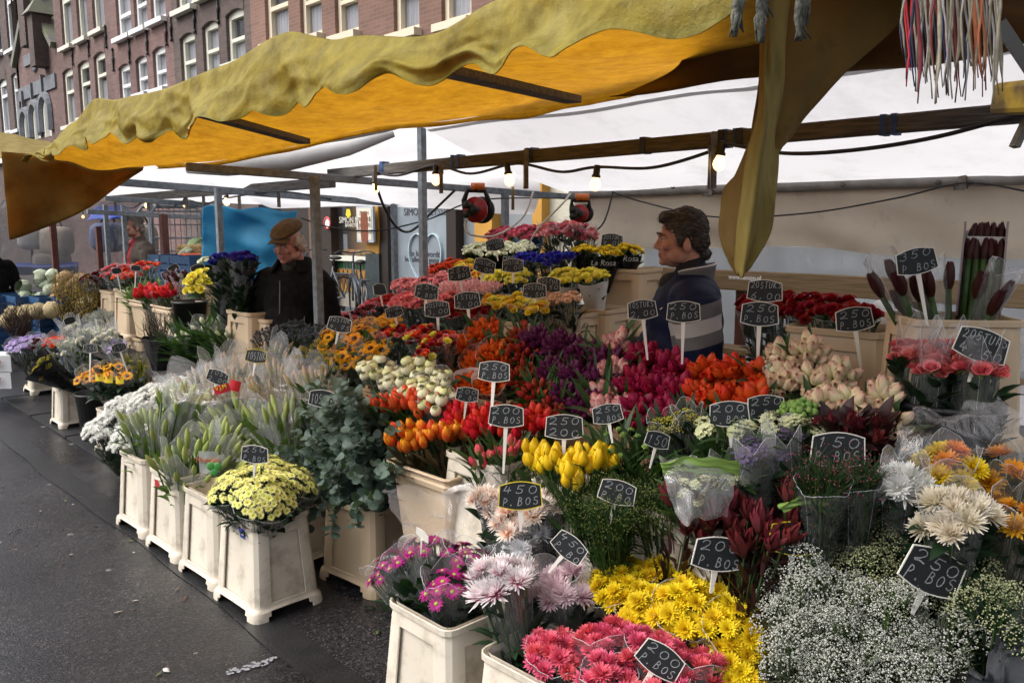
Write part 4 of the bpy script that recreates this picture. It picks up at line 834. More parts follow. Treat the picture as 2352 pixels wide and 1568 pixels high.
cable('white cable looping over the second red reel', [D(1310, 445, 4.95), D(1290, 470, 4.9), D(1240, 520, 4.9), D(1215, 560, 4.95)], .006, CABLE_W)
REDP = mat('red_reel_plastic', (.30, .018, .022), .4)
def reel(px, py, D_, r, label):
    c = D(px, py, D_); t = thing('cable_reel', label, 'cable reel', c); ax = (-FWD*.92+RIGHT*-.38).normalized(); R_ = ax.to_track_quat('Z', 'Y').to_matrix()
    g = MB(); g.lathe([(.001, .05), (r*.42, .05), (r*.45, .02), (r, .02), (r, -.0), (r*.5, -.01)], 24, (0, 0, 0), 0, R_); obj('front_disc', g.mesh('front_disc', REDP), t)
    g = MB(); g.lathe([(r*.7, .0), (r*.7, -.07), (r*1.05, -.07), (r*1.05, -.09), (.001, -.09)], 24, (0, 0, 0), 0, R_); obj('drum', g.mesh('drum', RUBBER), t)
    g = MB(); g.ell(R_ @ V((0, 0, .05)), (r*.4, r*.4, .03), 14, 8, 0, R_)
    for a in (0, 2.1, 4.2): g.tube([R_ @ V((math.cos(a)*r*.3, math.sin(a)*r*.3, .05)), R_ @ V((math.cos(a)*r*.45, math.sin(a)*r*.45, .11))], .022, 8)
    obj('socket_hub', g.mesh('socket_hub', RUBBER), t)
    g = MB(); s = R_ @ V((1, 0, 0)); s = RIGHT
    g.tube([s*(-r*.9)-FWD*-.03, s*(-r*.95)+UP*r*.7, s*(-.05)+UP*(r*1.5), s*(.05)+UP*(r*1.5), s*(r*.95)+UP*r*.7, s*(r*.9)+FWD*.03], .016, 8); g.tube([UP*r*1.45, UP*(r*1.95)], .02, 8); obj('carry_handle', g.mesh('carry_handle', RUBBER), t)
    g = MB(); g.tube([UP*r*1.75-RIGHT*.03, UP*(r*1.75)+RIGHT*.05], .024, 8); obj('orange_grip', g.mesh('orange_grip', mat('orange_grip', (.55, .13, .02), .4)), t)
reel(1094, 482, 4.9, .075, 'red and black cable reel hanging from the cross bar'); reel(1333, 490, 4.95, .052, 'smaller red cable reel behind the wrapped roses')

# ---------------------------------------------------------------- scarf stall goods above the camera: fringes
FRC = [mat('yarn%d' % i, c, .95, col2=(c[0]*.6, c[1]*.6, c[2]*.6), nscale=60) for i, c in enumerate([(.55, .04, .06), (.36, .32, .24), (.45, .42, .42), (.05, .05, .09), (.30, .27, .20), (.40, .13, .06), (.20, .04, .05), (.55, .52, .50), (.03, .035, .10)])]
GREYY = mat('grey_yarn', (.17, .17, .14), .95, bump=.7, bscale=80, col2=(.10, .10, .085), nscale=50)
t = thing('fringed_scarf', 'multicoloured wool fringe hanging from a scarf above', 'scarf', D(2190, -40, 1.15)); rr = random.Random(5)
for k in range(66):
    px = 2072+k*3.5+rr.uniform(-3, 3); yb = rr.uniform(150, 240) if k not in (0, 1) else 130; dd = 1.12+rr.uniform(-.05, .08)
    pts = [D(px+rr.uniform(-2, 2)+5*math.sin(j*.9+k), -60+j*(yb+60)/7, dd) for j in range(8)]
    fat = rr.random() < .22
    g = MB(); g.tube(pts, [.0014*rr.uniform(.8, 1.3)*((1.8 if fat and 2 <= j <= 5 else 1) if j < 6 else .6) for j in range(8)], 6); o = obj('tassel', g.mesh('tassel', FRC[0 if k in (3, 4, 5, 6) else 5 if k in (46, 47, 48, 50, 51, 52, 53) else rr.choice((1, 1, 2, 2, 3, 4, 4, 4, 6, 6, 7, 7, 8, 3))]), t, world=True)
g = MB(); A_ = D(2060, -60, 1.14); B_ = D(2310, -60, 1.14); g.grid(lambda u, v: A_*(1-u)+B_*u+UP*(.25*v)+FWD*.02*math.sin(u*9), 20, 4); solid(obj('scarf_cloth', g.mesh('scarf_cloth', FRC[1]), t, world=True), .004)
t = thing('grey_fringed_cloth', 'grey knotted cloth fringe above the yellow awning', 'scarf', D(1760, -40, 1.3))
for k, px in enumerate((1695, 1705, 1745, 1752, 1760, 1835, 1842, 1850)):
    g = MB(); yb = [85, 75, 100, 95, 40, 95, 90, 60][k]; kn = [D(px+rr.uniform(-6, 6)+(-10 if k < 2 else 0)*(j/5), -60+j*(yb+60)/6, 1.28+.01*k) for j in range(7)]
    g.tube(kn, [.004, .004, .0045, .007, .0045, .004, .003], 6)
    for q_ in range(3): g.tube([kn[3], kn[4]+RIGHT*rr.uniform(-.008, .008), kn[6]+RIGHT*rr.uniform(-.012, .012)], [.003, .0025, .0015], 5)
    obj('tassel', g.mesh('tassel', GREYY), t, world=True)
g = MB(); A_ = D(1670, -60, 1.3); B_ = D(1870, -60, 1.33); g.grid(lambda u, v: A_*(1-u)+B_*u+UP*(.2*v), 12, 3); solid(obj('scarf_cloth', g.mesh('scarf_cloth', GREYY), t, world=True), .004)
# yellow painted beam end and dark strut at the edge of the scarf stall
t = thing('yellow_beam_end', 'chipped yellow painted beam end with dark clamp near the scarf fringe', 'beam', D(2340, 228, 1.75))
g = MB(); g.bar(D(2305, 228, 1.8), D(2480, 215, 1.55), .06, .065); bevel(obj('beam', g.mesh('beam', mat('chipped_yellow', (.33, .22, .03), .6, col2=(.10, .07, .03), nscale=14, nmix=(.4, .6)), False), t, world=True), .012)
g = MB(); g.bar(D(2360, 275, 1.72), D(2330, 338, 1.72), .022, .012); obj('clamp_bar', g.mesh('clamp_bar', STEEL, False), t, world=True)
t = thing('dark_strut', 'dark folded parasol frame above the yellow beam end', 'frame', D(2340, 120, 1.6))
g = MB(); g.bar(D(2300, 60, 1.6), D(2420, 240, 1.55), .07, .02); obj('strut', g.mesh('strut', IRON, False), t, world=True)

# ================================================================== BICYCLES, ROLL CAGES, VEGETABLES
def bike(c, rz, label, colr=(.05, .06, .075)):
    t = thing('bicycle', label, 'bicycle', c, 'bicycles parked at the bakery', rz); fm = mat('bike_frame', colr, .35, metal=.3)
    for x, nm in ((-.52, 0), (.54, 1)):
        g = MB(); g.lathe([(.33, -.015), (.35, 0), (.33, .015), (.315, 0), (.33, -.015)], 30, (0, 0, 0), 0, Matrix.Rotation(math.pi/2, 3, 'X'))
        wl = obj('wheel', g.mesh('wheel', RUBBER), t, loc=(x, 0, .35))
        g = MB()
        for k in range(16): a = k*math.pi/8; g.tube([(0, .02*(-1)**k, 0), (math.cos(a)*.32, 0, math.sin(a)*.32)], .002, 3, cap=False)
        obj('spoke_set', g.mesh('spoke_set', GALV), wl)['kind'] = 'stuff'
        g = MB(); g.tube([(x+math.cos(a)*.375, 0, .35+math.sin(a)*.375) for a in [.3+k*.26 for k in range(11)]], .018, 6); obj('mudguard', g.mesh('mudguard', fm), t)
    g = MB()
    for a, b_ in (((-.52, 0, .35), (-.12, 0, .30)), ((-.12, 0, .30), (-.28, 0, .85)), ((-.12, 0, .30), (.40, 0, .85)), ((-.24, 0, .62), (.42, 0, .80)), ((-.52, 0, .35), (-.26, 0, .78)), ((.54, 0, .35), (.40, 0, .95))): g.tube([a, b_], .017, 8)
    obj('frame', g.mesh('frame', fm), t)
    g = MB(); g.tube([(-.28, 0, .85), (-.30, 0, .96)], .013, 8); g.ell((-.33, 0, .99), (.14, .08, .035), 14, 8); obj('saddle', g.mesh('saddle', RUBBER), t)
    g = MB(); g.tube([(.40, 0, .95), (.37, 0, 1.1)], .013, 8); g.tube([(.20, -.30, 1.10), (.33, -.22, 1.13), (.38, 0, 1.1), (.33, .22, 1.13), (.20, .30, 1.10)], .012, 8); obj('handlebar', g.mesh('handlebar', fm), t)
    g = MB(); g.bar((-.75, 0, .74), (-.35, 0, .74), .12, .015); g.tube([(-.7, 0, .74), (-.52, 0, .36)], .008, 6); obj('rack', g.mesh('rack', fm, False), t)
p = atX(815, 640, 6.9); bike((6.95, p.y, .11), 1.15, 'dark city bicycle parked beside the dark marble pillar'); p = atX(765, 640, 7.2); bike((7.3, p.y+.5, .11), 1.75, 'second bicycle half hidden behind the man in the flat cap', (.08, .09, .11))
for k, (px, dd) in enumerate(((395, 10.2), (432, 9.6))):
    c = D(px, 600, dd); c.z = 0; t = thing('roll_cage', ['far wire roll cage behind the rust red post', 'wire roll cage beside the light blue tarp'][k], 'roll cage', c)
    A_ = V((-.33, .05, 0)); W_ = .72
    g = MB(); ax = RIGHT*.95+FWD*.3; ax.normalize()
    g.tube([ax*-.36+UP*.15, ax*-.36+UP*1.78, ax*-.3+UP*1.86, ax*.3+UP*1.86, ax*.36+UP*1.78, ax*.36+UP*.15], .02, 8); obj('frame', g.mesh('frame', GALV), t)
    g = MB()
    for j in range(11): g.tube([ax*-.36+UP*(.25+j*.155), ax*.36+UP*(.25+j*.155)], .006, 4, cap=False)
    for j in range(5): g.tube([ax*(-.24+j*.12)+UP*.2, ax*(-.24+j*.12)+UP*1.85], .006, 4, cap=False)
    obj('wire_mesh', g.mesh('wire_mesh', GALV), t)['kind'] = 'stuff'
    g = MB(); g.box(FWD*.3+UP*.14, (.7, .6, .05)); obj('base', g.mesh('base', RUST, False), t)
# crates of the vegetable stall
def crate_mesh(w_, d_, h_, m_, nm='crate'):
    g = MB(); th = .012
    g.box((0, 0, th/2), (w_, d_, th))
    for s in (-1, 1):
        for (z0, z1) in ((th, h_*.30), (h_*.36, h_*.62), (h_*.68, h_)):
            g.box((0, s*(d_/2-th/2), (z0+z1)/2), (w_, th, z1-z0)); g.box((s*(w_/2-th/2), 0, (z0+z1)/2), (th, d_-2*th, z1-z0))
        for r_ in (-1, 1): g.box((s*(w_/2-.012), r_*(d_/2-.012), h_/2), (.03, .03, h_-.004))
    return g.mesh(nm, m_, False)
BCR = crate_mesh(.58, .38, .22, BLUE_P)
def veg(mesh_fn, m_): g = MB(); mesh_fn(g); return g.mesh('vegetable', m_)
def wrinkly(seed, r=1.0, amp=.12, f=3.5):
    g = MB(); g.ell((0, 0, 0), 1, 14, 10)
    for i, p in enumerate(g.v): p = V(p); g.v[i] = tuple(p*r*(1+amp*noise.noise(p*f+V((seed, 0, 0)))))
    return g
CABB = mat('cabbage_green', (.26, .33, .20), .6, col2=(.44, .48, .37), nscale=5, objvar=.12); CAUL = mat('cauliflower_cream', (.58, .48, .28), .8, col2=(.42, .32, .17), nscale=9, bump=.8, bscale=25, objvar=.15)
CEL = mat('celeriac_brown', (.36, .23, .11), .8, col2=(.25, .15, .07), nscale=6, bump=.6, bscale=14, objvar=.15)
TOM = mat('orange_tomato', (.60, .09, .02), .3, objvar=.15); POT = mat('potato', (.42, .27, .12), .7, objvar=.15)
def vthing(nm, lab, cat, grp, me, p, s): tag(obj(nm, me, loc=p, q=Quaternion((RND.random(), RND.random(), RND.random(), RND.random())).normalized(), s=s), lab, cat, grp)
cab = wrinkly(1, 1, .28, 4.5).mesh('cabbage', CABB); cau = wrinkly(4, 1, .2, 5).mesh('cauliflower', CAUL); cel = wrinkly(7, 1, .2, 3).mesh('celeriac', CEL); tom = wrinkly(9, 1, .04).mesh('tomato', TOM); pot = wrinkly(12, 1, .15, 2).mesh('potato', POT)
def stack(c, n, lab):
    for k in range(n): tag(obj('plastic_crate', BCR, loc=V((c.x, c.y, k*.225)), q=Quaternion((0, 0, 1), .03*k)), (('topmost' if k == n-1 else ('lowest', 'second', 'third', 'fourth', 'fifth')[k])+' '+lab), 'crate', 'blue crates of the vegetable stall')
for i, (px, py) in enumerate(((40, 655), (75, 640), (108, 640), (60, 675), (95, 668), (128, 660), (48, 690), (88, 690), (112, 650))): p = D(px, py, 9.0); vthing('cabbage', 'pale green cabbage on the heap behind the brown twigs', 'cabbage', 'cabbages on the vegetable stall', cab, p, RND.uniform(.075, .1))
for i, (px, py) in enumerate(((150, 640), (165, 655), (140, 665), (158, 675), (180, 665), (130, 690), (150, 690), (185, 645), (195, 690))): p = D(px, py, 8.9); vthing('celeriac', 'knobbly tan celeriac beside the cabbages', 'celeriac', 'celeriac on the vegetable stall', cel, p, .085)
for i, (px, py) in enumerate(((30, 722), (62, 718), (90, 715), (120, 712), (20, 735), (180, 710), (200, 700))): p = D(px, py, 8.4); vthing('cauliflower', 'cream cauliflower in front of the cabbage heap', 'cauliflower', 'cauliflowers on the vegetable stall', cau, p, .09)
for i in range(4): c = D(40+i*52, 720, 9.1-.1*i); stack(c, 4, 'blue plastic crate stacked under the cabbages')
for i in range(3): c = D(425+i*24, 600, 8.6-.2*i); stack(c, 6, 'blue plastic crate stacked beside the light blue tarp')
for i in range(16): px = 418+(i % 8)*6.5; py = 596-(i//8)*7; vthing('tomato', 'orange red tomato in the crate behind the coral roses', 'tomato', 'tomatoes on the vegetable stall', tom, D(px, py, 8.4), .035)
for i in range(14): px = 415+(i % 7)*7; py = 577-(i//7)*7; vthing('potato', 'yellow brown potato above the tomatoes', 'potato', 'potatoes on the vegetable stall', pot, D(px, py, 8.6), .042)
LEEKM = mat('leek', (.12, .22, .08), .5, grad=[(0, (.62, .66, .50)), (.45, (.40, .52, .25)), (1, (.06, .15, .07))])
for i in range(12):
    a = D(408+RND.uniform(0, 22), 588-RND.uniform(0, 12), 8.5); b_ = D(445+RND.uniform(0, 25), 548+RND.uniform(-4, 22), 8.7); g = MB(); g.tube([V((0, 0, 0)), (b_-a)*.4, (b_-a)*.75+UP*.02, b_-a], [.018, .018, .03, .012], 6); tag(obj('leek', g.mesh('leek', LEEKM), loc=a), 'leek lying on the blue crates', 'leek', 'leeks on the vegetable stall')
# printed white boxes under the cabbages at the kerb
for k, py in enumerate((830, 868)):
    p = D(2, py, 7.6); t = thing('carton', ['upper white carton with red bird print beside the lilac flowers', 'lower white carton with red bird print beside the lilac flowers'][k], 'carton', p); g = MB(); g.box((0, 0, 0), (.34, .26, .15)); obj('box', g.mesh('box', mat('white_carton', (.62, .63, .65), .7), False), t, q=Quaternion((0, 0, 1), -.75))
    g = MB(); g.ell((0, 0, 0), (.05, .002, .03), 12, 6); g.ell((.045, 0, .025), (.022, .002, .018), 10, 6); obj('red_print', g.mesh('red_print', RED_P), t, loc=-FWD*.158+RIGHT*.03, q=Quaternion((0, 0, 1), -YAW))
# ================================================================== PEOPLE
def blob(parts, voxel, smooth=4, name='body', mats=None, matfn=None):
    g = MB()
    for p in parts:
        if p[0] == 'e': g.ell(p[1], p[2], 20, 14, 0, p[3] if len(p) > 3 else None)
        else:
            _, a, b_, r0, r1 = p; a = V(a); b_ = V(b_); g.tube([a+(b_-a)*(k/6) for k in range(7)], [r0+(r1-r0)*k/6 for k in range(7)], 16); g.ell(a, r0*.999, 16, 10); g.ell(b_, r1*.999, 16, 10)
    me = g.mesh(name, mats or [])
    def mods(o):
        m_ = o.modifiers.new('r', 'REMESH'); m_.mode = 'VOXEL'; m_.voxel_size = voxel; m_.use_smooth_shade = True
        s_ = o.modifiers.new('s', 'SMOOTH'); s_.iterations = smooth; s_.factor = .5
    out = baked(me, mods); out.materials.clear()
    for m_ in (mats or []): out.materials.append(m_)
    if matfn:
        for p in out.polygons: p.material_index = matfn(p.center)
    for p in out.polygons: p.use_smooth = True
    return out
def wrinkle(me, amp, f, seed=0.0, fn=None):
    for v_ in me.vertices:
        k = fn(v_.co) if fn else 1.0
        v_.co += v_.normal*(amp*k*(noise.noise(v_.co*f+V((seed, 0, 0)))+.5*noise.noise(v_.co*f*2.3+V((0, seed, 0)))))
    return me
SKIN = mat('skin', (.44, .235, .175), .55, bump=.15, bscale=120, col2=(.36, .155, .11), nscale=26, spec=.35); SKIN2 = mat('ruddy_skin', (.46, .24, .19), .5, col2=(.38, .15, .12), nscale=14, spec=.35)
EYEW = mat('eye_white', (.6, .57, .53), .25); IRIS = mat('iris', (.03, .035, .04), .2); LIP = mat('lip', (.32, .12, .10), .5)
def hand(parts, w_, d, side, s=1.0):
    """relaxed hand: palm, four fingers of unequal length and a thumb, hanging from wrist w_ along d"""
    d = V(d).normalized(); f = V((1, 0, 0)); a = d.cross(f).normalized()
    parts.append(('e', V(w_)+d*.045*s, (.042*s, .018*s, .05*s)))
    for k, L_ in enumerate((.068, .078, .073, .058)):
        b0 = V(w_)+d*.085*s+f*(.030-.020*k)*s; b1 = b0+d*L_*.55*s+a*side*.006; b2 = b1+(d*.8+a*side*.5).normalized()*L_*.5*s; parts += [('c', b0, b1, .0088*s, .008*s), ('c', b1, b2, .008*s, .0068*s)]
    t0 = V(w_)+d*.03*s+f*.035*s; t1 = t0+(d+f*.7).normalized()*.04*s; parts += [('c', t0, t1, .011*s, .0095*s), ('c', t1, t1+d*.03*s, .0095*s, .008*s)]
def head_mesh(skin, jaw=1.0, nose=1.0, old=False):
    P = [('e', (0, 0, .07), (.094, .074, .09)), ('e', (.048, 0, .0), (.060, .060, .085)), ('e', (.052, 0, -.04), (.054, .050*jaw, .034)), ('e', (.090, 0, -.058), (.020, .025, .017)),
         ('c', (.100, 0, .048), (.119, 0, .012), .0085*nose, .0125*nose), ('e', (.112, .011, .004), (.010, .009, .008)), ('e', (.112, -.011, .004), (.010, .009, .008)),
         ('c', (.094, .034, .066), (.104, .010, .062), .010, .009), ('c', (.094, -.034, .066), (.104, -.010, .062), .010, .009), ('e', (.078, .043, .012), (.022, .02, .022)), ('e', (.078, -.043, .012), (.022, .02, .022)),
         ('e', (.103, 0, -.020), (.010, .021, .007)), ('e', (.101, 0, -.033), (.011, .020, .007)), ('e', (.03, .046, -.03), (.05, .02, .035)), ('e', (.03, -.046, -.03), (.05, .02, .035)),
         ('c', (-.02, 0, .0), (-.035, 0, -.17), .056, .060), ('e', (-.004, .077, .008), (.019, .009, .032), Matrix.Rotation(.2, 3, 'Z')), ('e', (-.004, -.077, .008), (.019, .009, .032), Matrix.Rotation(-.2, 3, 'Z'))]
    def mf(c): return 1 if (c.x > .100 and abs(c.y) < .022 and -.040 < c.z < -.014) else 0
    return blob(P, .0042, 5, 'head', [skin, LIP], mf)
def add_face(h, closed=False):
    for s in (1, -1):
        g = MB(); g.ell((0, 0, 0), .0125, 12, 8); ey = obj('eye', g.mesh('eye', EYEW), h, loc=(.086, .031*s, .044))
        if not closed: g = MB(); g.ell((.0105, 0, -.001), (.003, .0058, .0058), 10, 6); obj('iris', g.mesh('iris', IRIS), ey)
        g = MB(); g.ell((0, 0, .004 if not closed else .001), (.0142, .0150, .0095 if not closed else .012), 12, 8); obj('eyelid', g.mesh('eyelid', SKIN), ey)
def hair_mesh(parts, m_, amp, f, vox=.006):
    return wrinkle(blob(parts, vox, 2, 'hair', [m_]), amp, f, 3)
def strands(h, me_src, m_, n_, L_, seed, down=.7, r=.0011, lift=.55):
    """short curved locks rooted on the hair shell"""
    rr = random.Random(seed); g = MB(); vs_ = me_src.vertices
    for k in range(n_):
        v_ = vs_[rr.randrange(len(vs_))]; nn = v_.normal; w2 = .5 if lift > .3 else .28; tgt = V((-.75, 0, -down))+V((rr.uniform(-w2, w2), rr.uniform(-w2, w2), rr.uniform(-w2, w2))); tgt = (tgt-nn*tgt.dot(nn)).normalized()+nn*lift; tgt.normalize(); p = v_.co.copy()
        p1 = p+nn*.006*lift/.55+tgt*L_*.4; p2 = p1+(tgt+V((0, 0, -down*.5))-nn*.35).normalized()*L_*.5; g.tube([p-nn*.003, p1, p2], [r*1.8, r*1.6, r*.5], 4, 0, False)
    o = obj('hair_lock', g.mesh('hair_lock', m_), h); o['kind'] = 'stuff'
def person(label, loc, rz, coat, trousers, skin, hair_m, matfn=None, matlist=None, headtilt=(0, 0, 0), style='short', collar=None, height=1.745, belly=1.0, cap=None, closed=False, inner=None, armbend=.1, bulk=1.0, lock=.034):
    k = height/1.745; t = thing('person', label, 'person', loc, None, rz); t.scale = (k, k, k)
    P = [('e', (.0, 0, 1.23), (.135*bulk, .195, .25)), ('e', (.035*bulk*bulk, 0, 1.04), (.150*belly*bulk, .185, .24)), ('e', (-.015, 0, 1.37), (.11*bulk, .20, .11)), ('e', (0, 0, .86), (.14*bulk, .18, .18)), ('c', (-.03, 0, 1.38), (-.03, 0, 1.47), .10, .075)]
    for s in (1, -1):
        P += [('e', (-.015, s*.175, 1.365), (.092*bulk, .085, .095)), ('c', (-.015, s*.205, 1.33), (-.03, s*.265, 1.10), .088*bulk, .070*bulk), ('c', (-.04, s*.265, 1.10), (-.04+armbend*1.4, s*.25, .84), .066, .048)]
    cm = blob(P, .013, 14, 'coat', matlist or [coat], matfn); wrinkle(cm, .013, 8, 2, lambda c: 1.0 if c.z < 1.38 else .3); co = obj('coat', cm, t)
    L2 = [('c', (0, s*.095, .86), (.01, s*.10, .46), .095, .068) for s in (1, -1)]+[('c', (.01, s*.10, .46), (-.01, s*.10, .09), .066, .055) for s in (1, -1)]; obj('trousers', blob(L2, .014, 3, 'trousers', [trousers]), t)
    for s in (1, -1): obj('shoe', blob([('e', (-.01, s*.10, .045), (.06, .045, .045)), ('e', (.09, s*.105, .035), (.085, .045, .035))], .01, 2, 'shoe', [BLACK_P]), t)
    for s in (1, -1):
        pp = []; hand(pp, (-.04+armbend*1.4, s*.25, .83), (.15, 0, -1), -s); obj('hand', blob(pp, .0045, 1, 'hand', [skin]), t)
    hd = head_mesh(skin); h = obj('head', hd, t, loc=(.015, 0, 1.58)); h.rotation_euler = headtilt; add_face(h, closed)
    if style == 'short':
        hm = hair_mesh([('e', (-.012, 0, .088), (.100, .082, .090)), ('e', (-.055, 0, .03), (.058, .072, .068)), ('e', (.060, 0, .138), (.045, .056, .026)), ('e', (.022, .070, .045), (.018, .012, .035)), ('e', (.022, -.070, .045), (.018, .012, .035)), ('e', (-.085, 0, -.03), (.03, .05, .03))], hair_m, .004, 34)
        obj('hair', hm, h); strands(h, hm, hair_m, 2600 if lock < .03 else 900, lock, 4, .35, .0009, .12)
    elif style == 'sides':
        hm = hair_mesh([('e', (-.045, 0, .03), (.058, .076, .050)), ('e', (.0, .072, .045), (.030, .012, .035)), ('e', (.0, -.074, .045), (.035, .014, .04)), ('e', (-.06, .05, -.01), (.03, .035, .03)), ('e', (-.06, -.05, -.01), (.03, .035, .03))]+([('e', (-.01, 0, .10), (.098, .079, .078))] if not cap else []), hair_m, .009, 30)
        obj('hair', hm, h); strands(h, hm, hair_m, 600, lock*.8, 6, .3)
        g = MB()
        for s in (1, -1): g.tube([(.098, s*.014, .069), (.103, s*.03, .073), (.094, s*.046, .066)], [.004, .005, .003], 6)
        obj('eyebrow', g.mesh('eyebrow', hair_m), h)
    if style == 'short':
        g = MB()
        for s in (1, -1): g.tube([(.106, s*.012, .066), (.109, s*.03, .070), (.096, s*.046, .064)], [.004, .005, .003], 6)
        obj('eyebrow', g.mesh('eyebrow', hair_m), h)
    return t, h
NAVY = mat('navy_jacket', (.008, .012, .040), .6, col2=(.004, .007, .024), nscale=6, bump=.5, bscale=16, spec=.12); NGREY = mat('grey_sleeve_band', (.12, .115, .12), .7, spec=.15, bump=.4, bscale=18); NLIGHT = mat('pale_sleeve_band', (.45, .43, .44), .5)
DKTR = mat('dark_trousers', (.02, .02, .024), .8); HAIRB = mat('dark_brown_hair', (.028, .020, .016), .55, col2=(.12, .105, .095), nscale=40, nmix=(.48, .72), stretch=(1, 1, 2.5)); HAIRG = mat('white_hair', (.55, .52, .47), .7); HAIRGR = mat('grey_hair', (.20, .18, .16), .7)
def banded(name, base, g1, g2):
    """jacket cloth with the two grey bands and the pale band woven round the sleeves"""
    m_ = base.copy(); m_.name = name; N = m_.node_tree.nodes; L = m_.node_tree.links; b = N['Principled BSDF']; src = b.inputs['Base Color'].links[0].from_socket
    tc = N.new('ShaderNodeTexCoord'); sx = N.new('ShaderNodeSeparateXYZ'); L.new(tc.outputs['Object'], sx.inputs[0])
    def ma(op, a, v): n = N.new('ShaderNodeMath'); n.operation = op; L.new(a, n.inputs[0]); (L.new(v, n.inputs[1]) if hasattr(v, 'links') else setattr(n.inputs[1], 'default_value', v)); return n.outputs[0]
    zz = ma('ADD', sx.outputs[2], ma('MULTIPLY', sx.outputs[0], .25)); side = ma('GREATER_THAN', ma('ABSOLUTE', sx.outputs[1], 0.0), .16)
    for lo, hi, c in ((1.175, 1.35, g1), (1.228, 1.288, g2)):
        f = ma('MULTIPLY', ma('MULTIPLY', ma('GREATER_THAN', zz, lo), ma('LESS_THAN', zz, hi)), side); mx = N.new('ShaderNodeMix'); mx.data_type = 'RGBA'; L.new(f, mx.inputs['Factor']); L.new(src, mx.inputs['A']); mx.inputs['B'].default_value = (*c, 1); src = mx.outputs['Result']
    L.new(src, b.inputs['Base Color']); return m_
NAVYB = banded('banded_navy', NAVY, (.12, .115, .12), (.40, .385, .39))
def vend(c):
    if abs(c.y) > .165 and c.z < 1.40:
        zz = c.z-.012+.25*c.x
        if 1.27 < zz < 1.335 or 1.165 < zz < 1.215: return 1
        if 1.215 <= zz <= 1.27: return 2
    return 0
vp = atD(1578, 560, 3.62)
tv, hv = person('vendor with dark wavy hair in a navy jacket with grey sleeve bands, seen in profile', (vp.x, vp.y, 0), math.atan2(-RIGHT.y, -RIGHT.x)-.05, NAVYB, DKTR, SKIN, HAIRB, None, [NAVYB], headtilt=(0, .06, 0), height=1.712, bulk=1.26, lock=.026)
# stand-up collar: black lining, grey outer fold with pale piping
g = MB(); g.grid(lambda u, v: V((-.03+(.085+.012*v)*math.cos(-2.4+4.8*u+math.pi)+.0, (.082+.012*v)*math.sin(-2.4+4.8*u+math.pi), 1.435+.06*v+.04*(1-abs(2*u-1))**.7*(.4+.6*v)-.02)), 30, 5); solid(obj('collar', g.mesh('collar', NGREY), tv), .010)
g = MB(); g.tube([V((-.03+.1*math.cos(-2.4+4.8*u+math.pi), .097*math.sin(-2.4+4.8*u+math.pi), 1.475+.04*(1-abs(2*u-1))**.7)) for u in [i/24 for i in range(25)]], .005, 6); obj('collar_piping', g.mesh('collar_piping', NLIGHT), tv)
obj('black_scarf', blob([('c', (-.02, 0, 1.44), (-.02, 0, 1.50), .075, .066), ('e', (.07, 0, 1.42), (.05, .07, .05))], .01, 3, 'scarf', [mat('black_fleece', (.012, .012, .014), .95)]), tv)
g = MB(); c0 = V((.118, .105, 1.315)); pts = [c0+V((0, .012, .012)), c0, c0+V((-.012, .030, .004))]
g.tube([c0+V((.014, -.012, .016)), c0+V((.006, 0, 0)), c0+V((.0, .030, .012))], [.001, .0045, .001], 6); obj('chest_mark', g.mesh('chest_mark', FR_W), tv)
# customer in a flat cap
COATK = mat('black_coat', (.007, .007, .008), .9, spec=.08, col2=(.012, .0115, .0115), nscale=30, bump=.4, bscale=40); CAPM = mat('tweed_cap', (.13, .088, .048), .9, col2=(.085, .058, .032), nscale=40, bump=.3, bscale=80)
op = atD(668, 560, 5.15); dcam = V((-op.x, -op.y, 0)).normalized(); ang = math.atan2(dcam.y, dcam.x)-.50
to, ho = person('elderly man in a brown flat cap and black coat looking down at the flowers', (op.x, op.y, 0), ang, COATK, DKTR, SKIN2, HAIRG, headtilt=(0, .30, -.10), style='sides', height=1.66, cap=True, closed=True, belly=1.05)
cp = blob([('e', (-.005, 0, .118), (.118, .096, .045), Matrix.Rotation(.12, 3, 'Y')), ('e', (-.05, 0, .125), (.075, .092, .045)), ('e', (.07, 0, .105), (.062, .075, .022), Matrix.Rotation(.25, 3, 'Y'))], .007, 3, 'cap', [CAPM]); wrinkle(cp, .005, 18, 2); cpo = obj('flat_cap', cp, ho, loc=(0, 0, .012), s=(.98, .97, 1.0))
g = MB(); g.grid(lambda u, v: V((.06+.075*v*math.cos((u-.5)*1.0)+.02*(1-(2*u-1)**2), (u-.5)*.145, .098-.026*v-.02*(2*u-1)**2)), 12, 4); solid(obj('cap_peak', g.mesh('cap_peak', CAPM), cpo), .006)
g = MB(); g.grid(lambda u, v: V((-.03+(.10+.05*v)*math.cos(-2.5+5.0*u+math.pi), (.10+.05*v)*math.sin(-2.5+5.0*u+math.pi), 1.50+.02*math.sin(u*3.14)-.075*v)), 30, 5); solid(obj('collar', g.mesh('collar', COATK), to), .014)
obj('checked_scarf', blob([('c', (.03, 0, 1.38), (.01, 0, 1.46), .055, .058)], .01, 3, 'scarf', [mat('checked_scarf', (.05, .043, .036), .9, col2=(.02, .018, .016), nscale=60)]), to)
g = MB(); g.tube([(.150, -.005, 1.38), (.155, -.01, 1.2), (.175, -.01, 1.05), (.16, -.01, .86)], .004, 6); obj('coat_zip', g.mesh('coat_zip', mat('zip', (.10, .10, .11), .5)), to)
